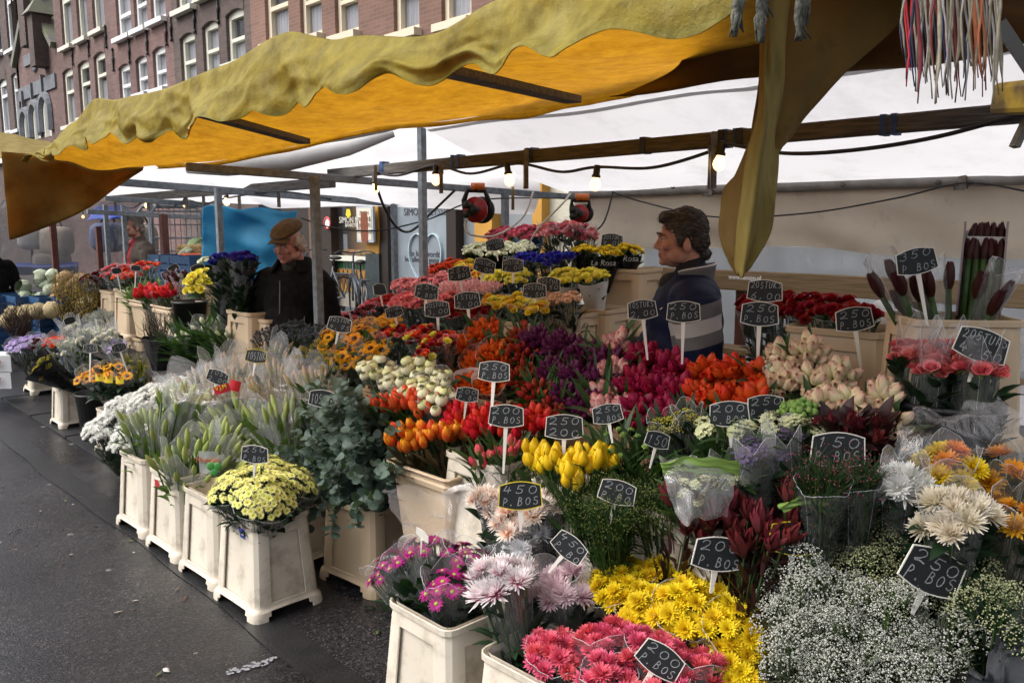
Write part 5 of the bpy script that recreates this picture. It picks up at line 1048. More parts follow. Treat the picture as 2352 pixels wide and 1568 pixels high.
# trader at the vegetable stall
fp = atD(312, 540, 9.3); BRJ = mat('brown_jacket', (.075, .055, .045), .8, col2=(.055, .04, .033), nscale=8, bump=.3); REDJ = mat('red_jersey', (.25, .015, .02), .8)
tf, hf = person('trader in a brown jacket over a red jersey at the vegetable stall', (fp.x, fp.y, 0), math.atan2(-RIGHT.y, -RIGHT.x)+.85, BRJ, DKTR, SKIN, HAIRGR, lambda c: 1 if (c.x > .03 and abs(c.y) < .085+.03*(1.4-c.z) and c.z > .95) else 0, [BRJ, REDJ], style='sides', height=1.76, lock=.016)
# dark coated passer-by at the edge of the vegetable stall
pp_ = atD(-16, 600, 9.4); tq, hq = person('passer-by in a black coat beside the cabbages', (pp_.x, pp_.y, 0), 1.9, COATK, DKTR, SKIN, HAIRB, height=1.5)
# ================================================================== BUCKETS
def bucket_mesh(rx, ry, fx_, fy, h, m_, inner_m, feet=True):
    """outer skirt with an opening on each side and arched feet; inner tapered tub (two meshes)"""
    def ring(hx, hy, r, z):
        pts = []
        for cx, cy, a0 in ((1, -1, -math.pi/2), (1, 1, 0), (-1, 1, math.pi/2), (-1, -1, math.pi)):
            for k in range(4): a = a0+k*math.pi/6; pts.append((cx*(hx-r)+r*math.cos(a), cy*(hy-r)+r*math.sin(a)))
        out = []                                     # four corners of 4 points, sides split in 6
        for c in range(4):
            out += pts[c*4:c*4+4]
            a, b_ = pts[c*4+3], pts[(c*4+4) % 16]
            for s in (.09, .14, .5, .86, .91): out.append((a[0]+(b_[0]-a[0])*s, a[1]+(b_[1]-a[1])*s))
        return [V((x, y, z)) for x, y in out]
    N_ = 36
    rows = [(0.0, .012), (.05, .012), (.095, .010), (.125, 0.0), (.17, 0), (.5, 0), (.83, 0), (.88, 0), (.955, .0), (.958, .008), (1.0, .008)]
    g = MB(); vs_ = []
    for t_, o_ in rows: vs_ += ring((fx_+(rx-fx_)*t_)/2+o_, (fy+(ry-fy)*t_)/2+o_, .035, h*t_)
    fs = []
    for i in range(len(rows)-1):
        for j in range(N_):
            k = j % 9
            if 4 <= i <= 5 and 5 <= k <= 6: continue            # side openings
            if feet and i == 0 and 4 <= k <= 7: continue         # arched feet
            if feet and i == 1 and 5 <= k <= 6: continue
            fs.append((i*N_+j, i*N_+(j+1) % N_, (i+1)*N_+(j+1) % N_, (i+1)*N_+j))
    g.add(vs_, fs)
    sk = baked(g.mesh('skirt', m_), lambda o: (solid(o, .007, 1.0), bevel(o, .002, 1)))
    g = MB(); vs_ = []; prof = [(.97, 1.0), (.95, .96), (1.13, .13), (.2, .125)]
    for s, t_ in prof: vs_ += ring(rx*s/2, ry*s/2, .03*s, h*t_)
    fs = [(i*N_+j, i*N_+(j+1) % N_, (i+1)*N_+(j+1) % N_, (i+1)*N_+j) for i in range(3) for j in range(N_)]
    g.add(vs_, fs); g.f.append(tuple(len(g.v)-N_+j for j in range(N_))); g.m.append(0)
    sk.set_sharp_from_angle(angle=.5)
    return sk, g.mesh('inner_tub', inner_m, False)
BK = {'cream': bucket_mesh(.25, .30, .305, .37, .42, CREAM_P, CREAM_P), 'beige': bucket_mesh(.27, .32, .31, .36, .42, BEIGE_P, BEIGE_P)}
def box_mesh(w_, d_, h_, m_):          # tapered beige tub with thick folded rim
    g = MB()
    def ring(s, z, o=0): return [V((x*(w_/2*s+o), y*(d_/2*s+o), z)) for x, y in ((-1, -.9), (-.9, -1), (.9, -1), (1, -.9), (1, .9), (.9, 1), (-.9, 1), (-1, .9))]
    prof = [(.82, 0, 0), (.97, h_*.82, 0), (.97, h_*.82, .012), (.99, h_*.90, .014), (.99, h_*.90, .006), (1, h_*.97, .006), (1, h_*.97, .018), (1, h_, .018), (1, h_, .002), (.98, h_*.95, 0), (.80, .01, 0)]
    vs_ = []
    for s, z, o in prof: vs_ += ring(s, z, o)
    fs = [(i*8+j, i*8+(j+1) % 8, (i+1)*8+(j+1) % 8, (i+1)*8+j) for i in range(len(prof)-1) for j in range(8)]; fs.append(tuple(range(8))[::-1]); fs.append(tuple(len(vs_)-8+j for j in range(8)))
    g.add(vs_, fs); return baked(g.mesh('tub', m_, False), lambda o: bevel(o, .003, 1))
TUB = box_mesh(.34, .27, .30, BEIGE_P)
g = MB(); g.lathe([(.001, 0), (.085, 0), (.115, .30), (.124, .30), (.124, .315), (.112, .315), (.082, .01), (.001, .01)], 20); RBK = g.mesh('round_bucket', BLACK_P)
STK_R = mat('red_sticker', (.5, .02, .03), .5); STK_B = mat('blue_sticker', (.04, .06, .35), .5); LABELW = mat('worn_label', (.55, .52, .46), .7, col2=(.4, .36, .28), nscale=30)
NB = [0]
def bucket(kind, x, y, z, label, rz=0.0, s=1.0, hs=None):
    rz += RND.uniform(-.04, .04)
    t = thing('flower_bucket', label, 'bucket', (x, y, z), 'plastic flower buckets of the stall', rz); t.scale = (s, s, hs or s)
    if kind in BK: obj('skirt', BK[kind][0], t); obj('inner_tub', BK[kind][1], t)
    elif kind == 'tub': obj('tub_body', TUB, t)
    else: obj('bucket_body', RBK, t)
    return t
def sticker(t, m_, pos, size, rot=0.0, nm='sticker', q=None):
    g = MB(); w_, h_ = size; g.add([(-w_/2, 0, -h_/2), (w_/2, 0, -h_/2), (w_*.45, 0, h_/2), (-w_*.5, 0, h_*.45)], [(0, 1, 2, 3)]); o = obj(nm, g.mesh(nm, m_, False), t, loc=pos); o.rotation_euler = (.14, 0, rot); return o

# ================================================================== FLOWER HEADS (unit size, shared meshes)
def petal(g, d_az, elev, L_, W_, r0=0.05, z0=0.0, curl=0.3, mi=0, seg=3, tipw=.35, g0=0.0, g1=1.0, cup=0.0):
    """strip from the axis outwards; elev = start slope, curl bends it"""
    ca, sa = math.cos(d_az), math.sin(d_az); r, z, e = r0, z0, elev; vs_ = []; gg = []
    for k in range(seg+1):
        t_ = k/seg; wd = W_*(.45+.55*math.sin(math.pi*min(1, .12+t_*.75)))*(1 if t_ < .99 else tipw)
        px, py = r*ca, r*sa; nx, ny = -sa*wd/2, ca*wd/2
        if cup:
            vs_ += [(px-nx, py-ny, z+cup*wd), (px, py, z), (px+nx, py+ny, z+cup*wd)]; gg += [g0+(g1-g0)*t_]*3
        else:
            vs_ += [(px-nx, py-ny, z), (px+nx, py+ny, z)]; gg += [g0+(g1-g0)*t_]*2
        r += math.cos(e)*L_/seg; z += math.sin(e)*L_/seg; e -= curl/seg
    m_ = 3 if cup else 2; fs = []
    for k in range(seg):
        for j in range(m_-1): a = k*m_+j; fs.append((a, a+1, a+m_+1, a+m_))
    g.add(vs_, fs, mi, gg)
def mum(rings=((19, .06, .50, .12), (18, .32, .47, .12), (16, .60, .42, .115), (13, .90, .33, .11), (9, 1.2, .22, .1)), seed=0, curl=-.5, jit=.16, W=1.0):
    r = random.Random(seed); g = MB()
    for n_, e, L_, W_ in rings:
        for k in range(n_): petal(g, 2*math.pi*(k+r.uniform(-.3, .3))/n_+e*3, e+r.uniform(-jit, jit), L_*r.uniform(.85, 1.12), W_*W, .03, 0, curl*r.uniform(.4, 1.3), cup=.18)
    return g
def pompon(seed=0, W=1.0): return mum(((20, -.10, .49, .095), (20, .14, .50, .095), (19, .38, .48, .095), (18, .62, .45, .09), (15, .88, .40, .09), (11, 1.12, .33, .085), (7, 1.38, .26, .08)), seed, curl=-.75, jit=.2, W=W)
def daisy(seed=0, n_=17, cen=.13):
    r = random.Random(seed); g = MB()
    for lay, (e, L_) in enumerate(((.18, .44), (.42, .36))):
        for k in range(n_-lay*3): petal(g, 2*math.pi*(k+r.uniform(-.25, .25))/(n_-lay*3), e+r.uniform(-.15, .12), L_*r.uniform(.88, 1.1), .12, .06, 0, .35, cup=.1)
    g.ell((0, 0, .04), (cen, cen, .07), 10, 6, 1); return g
def sunfl(seed=0):
    r = random.Random(seed); g = MB()
    for lay, (e, L_) in enumerate(((.05, .34), (.3, .32))):
        for k in range(17): petal(g, 2*math.pi*(k+lay*.5+r.uniform(-.2, .2))/17, e+r.uniform(-.25, .2), L_*r.uniform(.85, 1.15), .13, .17, 0, .2, tipw=.15, cup=.12)
    g.lathe([(.001, .05), (.09, .055), (.17, .03), (.2, -.02)], 14, (0, 0, 0), 1)
    for k in range(26): a = k*2.4; rr_ = .19*math.sqrt(k/26); g.ell((rr_*math.cos(a), rr_*math.sin(a), .05), .02, 4, 3, 1)
    for k in range(12): petal(g, 2*math.pi*k/12, -.2, .3, .1, .1, -.04, .5, 2, tipw=.1)
    return g
def tulip(seed=0, open_=.0):
    """closed cup of six petals, height 1.45, width 1"""
    r = random.Random(seed); g = MB()
    for lay in (0, 1):
        for k in range(3):
            az = 2*math.pi*(k/3)+lay*math.pi/3+r.uniform(-.12, .12); sc_ = 1.0-.07*(1-lay); tw = r.uniform(-.1, .1); op = open_*r.uniform(.5, 1.4)
            def fn(u, v):
                a = az+(u-.5)*2.3*(1-.72*max(0, v-.45)**1.3*1.6)+tw*v
                prof = .5*math.sin(math.pi*(.16+.70*v)**.86)*(.96+.06*lay) if v < .999 else .5*math.sin(math.pi*(.86)**.86)
                rad = prof*sc_*(1+.07*lay*(2*u-1)**2*math.sin(math.pi*v))+op*v*v*.5-.025*(1-lay)
                if v > .8: rad *= 1-.25*(v-.8)/.2*(1-2*op)
                return V((rad*math.cos(a), rad*math.sin(a), 1.62*(v*.90+.10*v*(1-abs(2*u-1)**1.5))-.02+.04*lay*v))
            g.grid(fn, 4, 6, 0, lambda u, v: max(0, min(1, v*1.0-.22*(1-abs(2*u-1))*(v > .3)+.05)))
    g.tube([(0, 0, -.25), (0, 0, .05)], [.09, .16], 6, 1); return g
def rose(seed=0, op=1.0):
    r = random.Random(seed); g = MB()
    for lay, (n_, R_, H_, ln, sp) in enumerate(((5, .46, .62, .62, 1.9), (5, .36, .66, .5, 1.7), (4, .26, .70, .42, 1.9), (3, .16, .72, .34, 2.4), (2, .08, .72, .3, 3.0))):
        for k in range(n_):
            az = 2*math.pi*(k+r.uniform(-.15, .15))/n_+lay*1.1; lift = r.uniform(-.04, .04)
            def fn(u, v):
                a = az+(u-.5)*sp*(1-.25*v*v); edge = 1-(2*u-1)**2
                rad = R_*(.25+.75*math.sin(min(1, v*.9)*1.5))*(1+.25*op*(v**4)*(1.2-lay*.3)); z = H_*(v**.9)*(.82+.18*edge)-.10*op*(v**5)*(2-lay*.5)*.4+lift
                return V((rad*math.cos(a), rad*math.sin(a), z))
            g.grid(fn, 3, 4, 0, lambda u, v: min(1, v*(.75+.25*(4-lay)/4)))
    for k in range(5): petal(g, k*1.256, -.3, .42, .16, .08, .02, -.9, 1, tipw=.1)
    return g
def ranun(seed=0):
    r = random.Random(seed); g = MB()
    for lay, (n_, R_, sp, top) in enumerate(((6, .5, 1.6, .55), (6, .44, 1.5, .66), (5, .36, 1.6, .76), (4, .25, 1.9, .82), (3, .13, 2.4, .84))):
        for k in range(n_):
            az = 2*math.pi*(k+r.uniform(-.2, .2))/n_+lay
            def fn(u, v): a = az+(u-.5)*sp; th = 2.5-v*(1.75-lay*.05); rr_ = R_*math.sin(th)*(1+.03*lay); return V((rr_*math.cos(a), rr_*math.sin(a), top*.5-R_*math.cos(th)*.85+.12-.05*(2*u-1)**2*v))
            g.grid(fn, 3, 4, 0, lambda u, v: v)
    g.ell((0, 0, .62), (.12, .12, .1), 8, 5, 1); return g
def cluster(seed=0, n_=16, R_=.45, rb=.09, star=False, flat=.7):
    """small round cluster of buds or tiny stars"""
    r = random.Random(seed); g = MB()
    for k in range(n_):
        z = 1-(k+.5)/n_*1.25; a = k*2.4; q_ = math.sqrt(max(0, 1-z*z)); c = V((q_*math.cos(a), q_*math.sin(a), z*flat))*R_*r.uniform(.8, 1.1)
        if star:
            for j in range(5): petal(g2 := MB(), j*1.257, .3, rb*2, rb*1.2, .0, 0, .2, seg=2); g.add([V(p)+c for p in g2.v], g2.f, 0, [.8]*len(g2.v))
        else: g.ell(c, rb*r.uniform(.7, 1.25), 6, 4, 0, g=r.random())
        g.tube([(0, 0, -.35), c*.6, c], .014, 3, 1, False)
    return g
def thistle(seed=0):
    r = random.Random(seed); g = MB(); g.ell((0, 0, .1), (.16, .16, .2), 8, 6, 0, g=.2)
    for n_, e, L_ in ((11, .15, .42), (9, .6, .36), (7, 1.1, .3)):
        for k in range(n_): petal(g, 2*math.pi*(k+r.uniform(-.3, .3))/n_, e+r.uniform(-.2, .2), L_, .07, .06, .0, -.3, tipw=.05, seg=2)
    return g
def bract(seed=0):
    r = random.Random(seed); g = MB()
    for n_, e, L_ in ((6, .95, .75), (5, 1.2, .85), (4, 1.42, .9)):
        for k in range(n_): petal(g, 2*math.pi*(k+r.uniform(-.2, .2))/n_, e+r.uniform(-.1, .1), L_*r.uniform(.85, 1.1), .2, .03, 0, -.45, tipw=.15, cup=.2)
    return g
def lilybud(seed=0):
    r = random.Random(seed); g = MB(); b_ = r.uniform(-.15, .15)
    for k in range(3): 
        a0 = k*2.094
        g.grid(lambda u, v: V((.15*math.sin(math.pi*(.12+.8*v))*math.cos(a0+(u-.5)*2.25)*(1.0-.12*abs(2*u-1))+b_*v*v*.4, .15*math.sin(math.pi*(.12+.8*v))*math.sin(a0+(u-.5)*2.25)*(1-.12*abs(2*u-1)), v*1.0)), 4, 6, 0, lambda u, v: v)
    return g
def carn(seed=0): return mum(((14, .12, .46, .2), (13, .5, .44, .2), (10, .85, .40, .18), (7, 1.2, .34, .16)), seed, curl=-.2, jit=.25)
def spray_head(seed=0, n_=60, rb=.022):
    """airy spray of tiny blossoms on hair thin stalks (gypsophila)"""
    r = random.Random(seed); g = MB()
    for k in range(14):
        az = r.uniform(0, 6.28); sp = r.uniform(.1, .55); tip = V((math.cos(az)*sp, math.sin(az)*sp, r.uniform(.35, .62))); g.tube([(0, 0, -.25), tip*.5, tip], .006, 3, 1, False)
    for k in range(n_):
        az = r.uniform(0, 6.28); sp = .56*math.sqrt(r.random()); c = V((math.cos(az)*sp, math.sin(az)*sp, .25+.42*(1-(sp/.6)**2)+r.uniform(-.16, .1))); s_ = rb*r.uniform(.7, 1.35)
        g.add([c+V((s_, 0, 0)), c+V((0, s_, 0)), c-V((s_, 0, 0)), c-V((0, s_, 0)), c+V((0, 0, s_)), c-V((0, 0, s_))], [(0, 1, 4), (1, 2, 4), (2, 3, 4), (3, 0, 4), (1, 0, 5), (2, 1, 5), (3, 2, 5), (0, 3, 5)], 0, [r.random()]*6)
    return g
GREENC = mat('flower_green', (.09, .17, .035), .5, objvar=.1)
CENG = mat('daisy_eye', (.30, .34, .05), .7); CENY = mat('yellow_eye', (.55, .38, .02), .7); SUNC = mat('sunflower_eye', (.035, .016, .008), .85); CENP = mat('ranunculus_eye', (.25, .32, .12), .7)
def pet(name, tip, base=None, rough=.55, objvar=.10, huevar=.008, trans=.22, stops=None):
    return mat('petal_'+name, tip, rough, grad=stops or (base or tip), objvar=objvar, huevar=huevar, trans=trans, spec=.25)
SHAPES = {'pompon': (pompon, 3), 'mum': (mum, 3), 'daisy': (daisy, 3), 'sun': (sunfl, 3), 'tulip': (tulip, 3), 'rose': (rose, 3), 'ranun': (ranun, 2), 'cluster': (cluster, 2), 'thistle': (thistle, 2), 'bract': (bract, 2), 'lily': (lilybud, 2), 'carn': (carn, 2), 'spray': (spray_head, 3)}
GEO = {}
def shape_geo(sh, i, **k):
    key = (sh, i, tuple(sorted(k.items())))
    if key not in GEO: GEO[key] = SHAPES[sh][0](seed=i*7+1, **k)
    return GEO[key]
HEADS = {}
def heads(key, sh, pm, second=None, third=None, n=None, **k):
    out = []
    for i in range(n or SHAPES[sh][1]):
        me = shape_geo(sh, i, **k).mesh(key, [pm, second or GREENC, third or GREENC]); out.append(me)
    HEADS[key] = out; return out
Y_ = (.80, .58, .015)
heads('yellow_mum', 'mum', pet('yellow_mum', (.86, .66, .02), (.62, .42, .01)))
heads('pink_mum', 'pompon', pet('pink_mum', (.80, .16, .24), (.55, .04, .10), huevar=.015))
heads('magenta_daisy', 'daisy', pet('magenta', (.40, .012, .19), stops=[(0, (.75, .45, .62)), (.22, (.45, .03, .22)), (1, (.36, .010, .17))]), CENG)
heads('white_pink_mum', 'pompon', pet('white_pink', (.82, .76, .78), stops=[(0, (.58, .10, .24)), (.35, (.68, .22, .36)), (.52, (.84, .74, .77)), (1, (.87, .84, .84))]), W=.75)
heads('white_blue_mum', 'mum', pet('white_blue', (.80, .82, .86), stops=[(0, (.35, .50, .75)), (.4, (.78, .80, .84)), (1, (.82, .82, .84))]), W=.8)
heads('pale_pink_mum', 'pompon', pet('pale_pink', (.76, .62, .66), (.60, .35, .44)), W=.8)
heads('peach_mum', 'pompon', pet('peach', (.84, .74, .66), stops=[(0, (.80, .16, .02)), (.3, (.82, .30, .10)), (.55, (.84, .70, .60)), (1, (.86, .80, .74))]), W=.75)
heads('white_mum', 'pompon', pet('white_mum', (.90, .90, .88), (.84, .85, .78)))
heads('cream_mum', 'pompon', pet('cream_mum', (.80, .74, .62), (.70, .60, .40)), W=.8)
heads('orange_mum', 'mum', pet('orange_mum', (.78, .36, .03), (.60, .20, .01), huevar=.02))
heads('pale_yellow_daisy', 'daisy', pet('pale_yellow', (.84, .80, .42), stops=[(0, (.66, .60, .04)), (.35, (.76, .72, .14)), (1, (.82, .81, .42))], huevar=.012), CENG)
heads('lilac_daisy', 'daisy', pet('lilac', (.42, .28, .66), (.55, .42, .72)), CENG)
heads('sunflower', 'sun', pet('sunflower', (.82, .40, .01), (.68, .26, .01), huevar=.012), SUNC, LEAF)
def tul(key, tip, base, st=GREENC, stops=None, **k): heads(key, 'tulip', pet(key, tip, base, rough=.42, stops=stops), st, **k)
tul('orange_tulip', (.72, .12, .012), (.62, .09, .012)); tul('purple_tulip', (.135, .012, .085), (.095, .02, .05)); tul('red_green_tulip', (.42, .03, .015), (.22, .05, .02))
tul('pink_tulip', (.76, .38, .36), (.80, .58, .50), stops=[(0, (.70, .66, .42)), (.35, (.80, .58, .52)), (1, (.68, .20, .24))]); tul('magenta_tulip', (.34, .008, .055), (.24, .008, .035)); tul('redorange_tulip', (.70, .055, .012), (.62, .10, .015))
tul('cream_tulip', (.80, .62, .46), (.74, .70, .40), stops=[(0, (.45, .55, .20)), (.25, (.74, .70, .42)), (.62, (.80, .68, .46)), (1, (.70, .34, .28))], open_=.02)
tul('white_tulip', (.80, .80, .68), (.60, .66, .38)); tul('yellow_tulip', (.82, .58, .012), (.72, .46, .012)); tul('red_tulip', (.60, .014, .018), (.50, .012, .015)); tul('coral_tulip', (.74, .10, .03), (.65, .12, .03))
tul('flame_tulip', (.72, .20, .012), (.60, .08, .012), stops=[(0, (.45, .22, .04)), (.3, (.62, .08, .012)), (1, (.80, .38, .02))], open_=.25); tul('striped_tulip', (.62, .05, .09), (.7, .5, .42), stops=[(0, (.35, .45, .12)), (.4, (.66, .10, .13)), (1, (.66, .06, .10))])
tul('amaryllis_bud', (.065, .008, .014), (.05, .02, .012))
def ros(key, tip, base, **k): heads(key, 'rose', pet(key, tip, base), GREENC, **k)
ros('pink_rose', (.80, .34, .34), (.70, .18, .20)); ros('coral_rose', (.74, .17, .17), (.58, .08, .08)); ros('salmon_rose', (.82, .26, .26), (.66, .12, .14)); ros('yellow_rose', (.84, .66, .05), (.75, .50, .03)); ros('lemon_rose', (.84, .76, .12), (.75, .62, .06))
ros('red_rose', (.30, .006, .012), (.18, .004, .008)); ros('dark_red_rose', (.16, .006, .012), (.09, .004, .007)); ros('white_rose', (.80, .80, .66), (.66, .70, .42)); ros('blue_rose', (.035, .035, .42), (.02, .02, .22)); ros('peach_rose', (.80, .55, .38), (.70, .42, .24))
ros('orange_rose', (.78, .10, .03), (.62, .05, .02)); ros('amber_rose', (.82, .46, .06), (.72, .32, .03)); ros('speckled_rose', (.52, .05, .10), (.62, .35, .38)); ros('violet_rose', (.12, .07, .52), (.06, .03, .3))
heads('ranunculus', 'ranun', pet('ranunculus', (.83, .81, .66), (.76, .74, .50)), CENP); heads('ranunculus_green', 'ranun', pet('ranunculus_g', (.80, .79, .48), (.70, .70, .34)), CENP)
heads('yellow_floret', 'cluster', pet('yellow_floret', (.66, .52, .06), (.35, .36, .05))); heads('white_floret', 'cluster', pet('white_floret', (.62, .64, .40), (.36, .44, .16)), star=True, rb=.1); heads('purple_statice', 'cluster', pet('statice', (.13, .095, .20), (.08, .075, .10)), star=True, rb=.1)
heads('green_ball', 'cluster', pet('green_ball', (.30, .46, .12), (.18, .32, .07)), n_=22, rb=.14); heads('mimosa', 'cluster', pet('mimosa', (.66, .46, .03), (.4, .34, .03)), n_=24, rb=.06)
heads('thistle', 'thistle', pet('thistle', (.12, .13, .17), (.05, .06, .06), objvar=.25)); heads('burgundy_bract', 'bract', pet('bract', (.16, .018, .028), (.10, .035, .025), objvar=.3))
heads('lily_bud', 'lily', pet('lily_bud', (.42, .48, .16), (.28, .38, .10))); heads('pink_lily_bud', 'lily', pet('pink_lily_bud', (.66, .46, .38), (.42, .46, .16))); heads('white_lily_bud', 'lily', pet('white_lily_bud', (.70, .74, .52), (.46, .56, .25)))
heads('pink_carnation', 'carn', pet('pink_carn', (.74, .22, .26), (.6, .12, .16))); heads('red_carnation', 'carn', pet('red_carn', (.58, .025, .015), (.42, .015, .01))); heads('white_carnation', 'carn', pet('white_carn', (.78, .76, .64), (.7, .66, .48))); heads('burgundy_carnation', 'carn', pet('burg_carn', (.12, .006, .012), (.07, .004, .006)))
heads('gypsophila', 'spray', pet('gypsophila', (.64, .64, .59), (.36, .38, .31)), LEAF_L, n_=130, rb=.033); heads('green_gypsophila', 'spray', pet('gyps_green', (.50, .51, .30), (.34, .37, .18)), LEAF, n_=110, rb=.030)
heads('wax_twig', 'spray', pet('wax', (.34, .34, .10), (.16, .22, .05)), LEAF, n_=26, rb=.018)
heads('pink_heath', 'spray', pet('heath', (.45, .06, .14), (.25, .05, .08)), LEAF, n_=10, rb=.02)

# ================================================================== BUNCHES
def frame_of(ax):
    q_ = ax.to_track_quat('Z', 'Y'); return q_ @ V((1, 0, 0)), q_ @ V((0, 1, 0))
def blade(g, p, d, n, L_, W_, curl=.6, seg=4, mi=0):
    """long leaf from p along d, face normal n"""
    s = d.cross(n); s = s.normalized() if s.length > 1e-5 else V((1, 0, 0)); n = s.cross(d).normalized(); q_ = p.copy(); dd = d.copy(); vs_ = []
    for k in range(seg+1):
        t_ = k/seg; wd = W_*math.sin(math.pi*(.12+.86*t_)**.8)*.5
        vs_ += [q_-s*wd+n*wd*.35, q_.copy(), q_+s*wd+n*wd*.35]
        a = curl/seg; dd = (dd*math.cos(a)-n*math.sin(a)).normalized(); n = s.cross(dd).normalized(); q_ = q_+dd*(L_/seg)
    fs = []
    for k in range(seg): a = k*3; fs += [(a, a+1, a+4, a+3), (a+1, a+2, a+5, a+4)]
    g.add(vs_, fs, mi)
def cone(base, top, ax, r0, R_, over, m_, parent, nm='wrapper', peaks=4, seed=0, n=28, open_front=0.0, ruff=.06):
    e1, e2 = frame_of(ax); L_ = (top-base).length; r = random.Random(seed); ph = r.uniform(0, 6.28)
    def fn(u, v):
        a = 2*math.pi*u; pk = abs(math.cos(a*peaks/2+ph))**.7
        ln = L_+over*(.35+.65*pk)+over*.25*noise.noise(V((math.cos(a)*2, math.sin(a)*2, seed)))
        rad = r0+(R_*1.06-r0)*(v**1.15)*(1+.03*math.sin(a*5+ph))
        cr = 1+ruff*v*noise.noise(V((math.cos(a)*4, math.sin(a)*4, v*3+seed)))+ruff*.6*noise.noise(V((math.cos(a)*9, math.sin(a)*9, v*5+seed)))
        return base+ax*(ln*v)+(e1*math.cos(a)+e2*math.sin(a))*rad*cr
    g = MB(); g.grid(fn, n, 9); w_ = obj(nm, g.mesh(nm, m_), parent, world=True)
    if m_ in (CELLO, CELLO_H, CELLO_W):
        g = MB(); g.tube([fn(i/(2*n), 1.0) for i in range(2*n+1)], .0008, 3, 0, False)  # pale line added along the top edge as a painted highlight
        for k in range(3): u = r.random(); g.tube([fn(u, .45+.11*j) for j in range(6)], .0006, 3, 0, False)
        obj('film_edge_glint', g.mesh('film_edge_glint', FEDGE), w_)
    return w_
BUNCHES = []
def bunch(name, label, cat, group, top, ax, R_, L_, hk, n, size, dome=.45, spread=.55, leaf=None, wrap=None, stem=STEM, over=.06, squash=1.0, jit=.35, peaks=4, r0=.03, hz=0.0, mix=None, ruff=.06, depthj=0.0):
    ax = V(ax).normalized(); base = top-ax*L_; e1, e2 = frame_of(ax)
    t = thing(name, label, cat, base, group); BUNCHES.append((t, label, group, top)); hk = [hk] if isinstance(hk, str) else hk
    n = min(n, 300); sg = MB(); ph = RND.uniform(0, 6.28); nb = V(base)
    for i in range(n):
        rr_ = math.sqrt((i+.5)/n); a = i*2.399963+ph; rad = R_*rr_
        rd = e1*math.cos(a)+e2*math.sin(a)*squash; p = top+rd*rad+ax*(dome*R_*(1-rr_*rr_)+RND.uniform(-jit, jit)*size-depthj*RND.random())+V((RND.uniform(-1, 1), RND.uniform(-1, 1), 0))*size*.12
        nr = (ax+rd*(spread*rr_)+V((RND.uniform(-.16, .16), RND.uniform(-.16, .16), RND.uniform(-.05, .1)))).normalized()
        k = hk[RND.randrange(len(hk))]; me = HEADS[k][RND.randrange(len(HEADS[k]))]; s_ = size*RND.uniform(.84, 1.16)
        q_ = nr.to_track_quat('Z', 'Y') @ Quaternion((0, 0, 1), RND.uniform(0, 6.28))
        obj('flower_head', me, t, loc=p-nb-nr*(s_*hz), q=q_, s=(s_, s_, s_*RND.uniform(.9, 1.1)))
        if stem: sg.tube([base+rd*(r0*.7*rr_)-nb, (base*.45+p*.55)-nb+rd*(R_*.08), p-nr*s_*hz-nb], max(.0018, size*.045), 3, 0, False)
    if stem: o = obj('stem_bundle', sg.mesh('stem_bundle', stem), t); o['kind'] = 'stuff'
    if leaf:                                   # (material, count, length, width, where lo, where hi, curl)
        lm, ln, ll, lw, lo, hi, cu = leaf; g = MB()
        for k in range(ln):
            a = RND.uniform(0, 6.28); f = RND.uniform(lo, hi); rd = e1*math.cos(a)+e2*math.sin(a)
            p = base+ax*(L_*f)+rd*(r0+(R_*1.0-r0)*f*math.sqrt(RND.random()))*.92; d = (ax*RND.uniform(.5, 1.1)+rd*RND.uniform(.1, .75)).normalized()
            nn = (ax-rd*.3+V((RND.uniform(-.4, .4), RND.uniform(-.4, .4), 0))).normalized(); blade(g, p-nb, d, nn, ll*RND.uniform(.7, 1.25), lw*RND.uniform(.7, 1.2), cu*RND.uniform(.2, 1.4))
        o = obj('foliage', g.mesh('foliage', lm), t); o['kind'] = 'stuff'
    if wrap: cone(base, top, ax, r0, R_, over, wrap, t, peaks=peaks, seed=RND.randrange(1000), ruff=ruff)
    return t
AX_F = (-.30, -.10, .95)      # upright, leaning to the street
AX_T = (-.56, -.40, .72)      # lying tulips, heads towards the street corner
def field(name, label, cat, group, pts, hk, size, ax=AX_F, L_=.34, cover=1.15, into=None, **k):
    """several look-alike bunches: (px, py, plane X, radius in px)"""
    for (px, py, X, rp) in pts:
        top = atX(px, py, X); R_ = rp*dist(top)/FOC; kk = dict(k); n = kk.pop('n', None) or max(3, int(cover*(R_/(size*.5))**2))
        a = V(ax)+V((RND.uniform(-.08, .08), RND.uniform(-.08, .08), 0)); kk['L_'] = L_
        if into: bp = min((V(b_) for b_ in into), key=lambda b_: (b_.xy-top.xy).length); bp = bp+V((RND.uniform(-.03, .03), RND.uniform(-.03, .03), 0)); a = top-bp; kk['L_'] = a.length
        L2_ = kk.pop('L_'); bunch(name, label, cat, group, top, a, R_, L2_, hk, n, size, **kk)
LT = lambda n=26, l=.16, w=.028: (LEAF, n, l, w, .35, .98, .5)
LD = lambda n=50, l=.07, w=.035: (LEAF_D, n, l, w, .25, .92, .7)
LM = lambda n=50, l=.07, w=.035: (LEAF, n, l, w, .25, .92, .7)
F = field
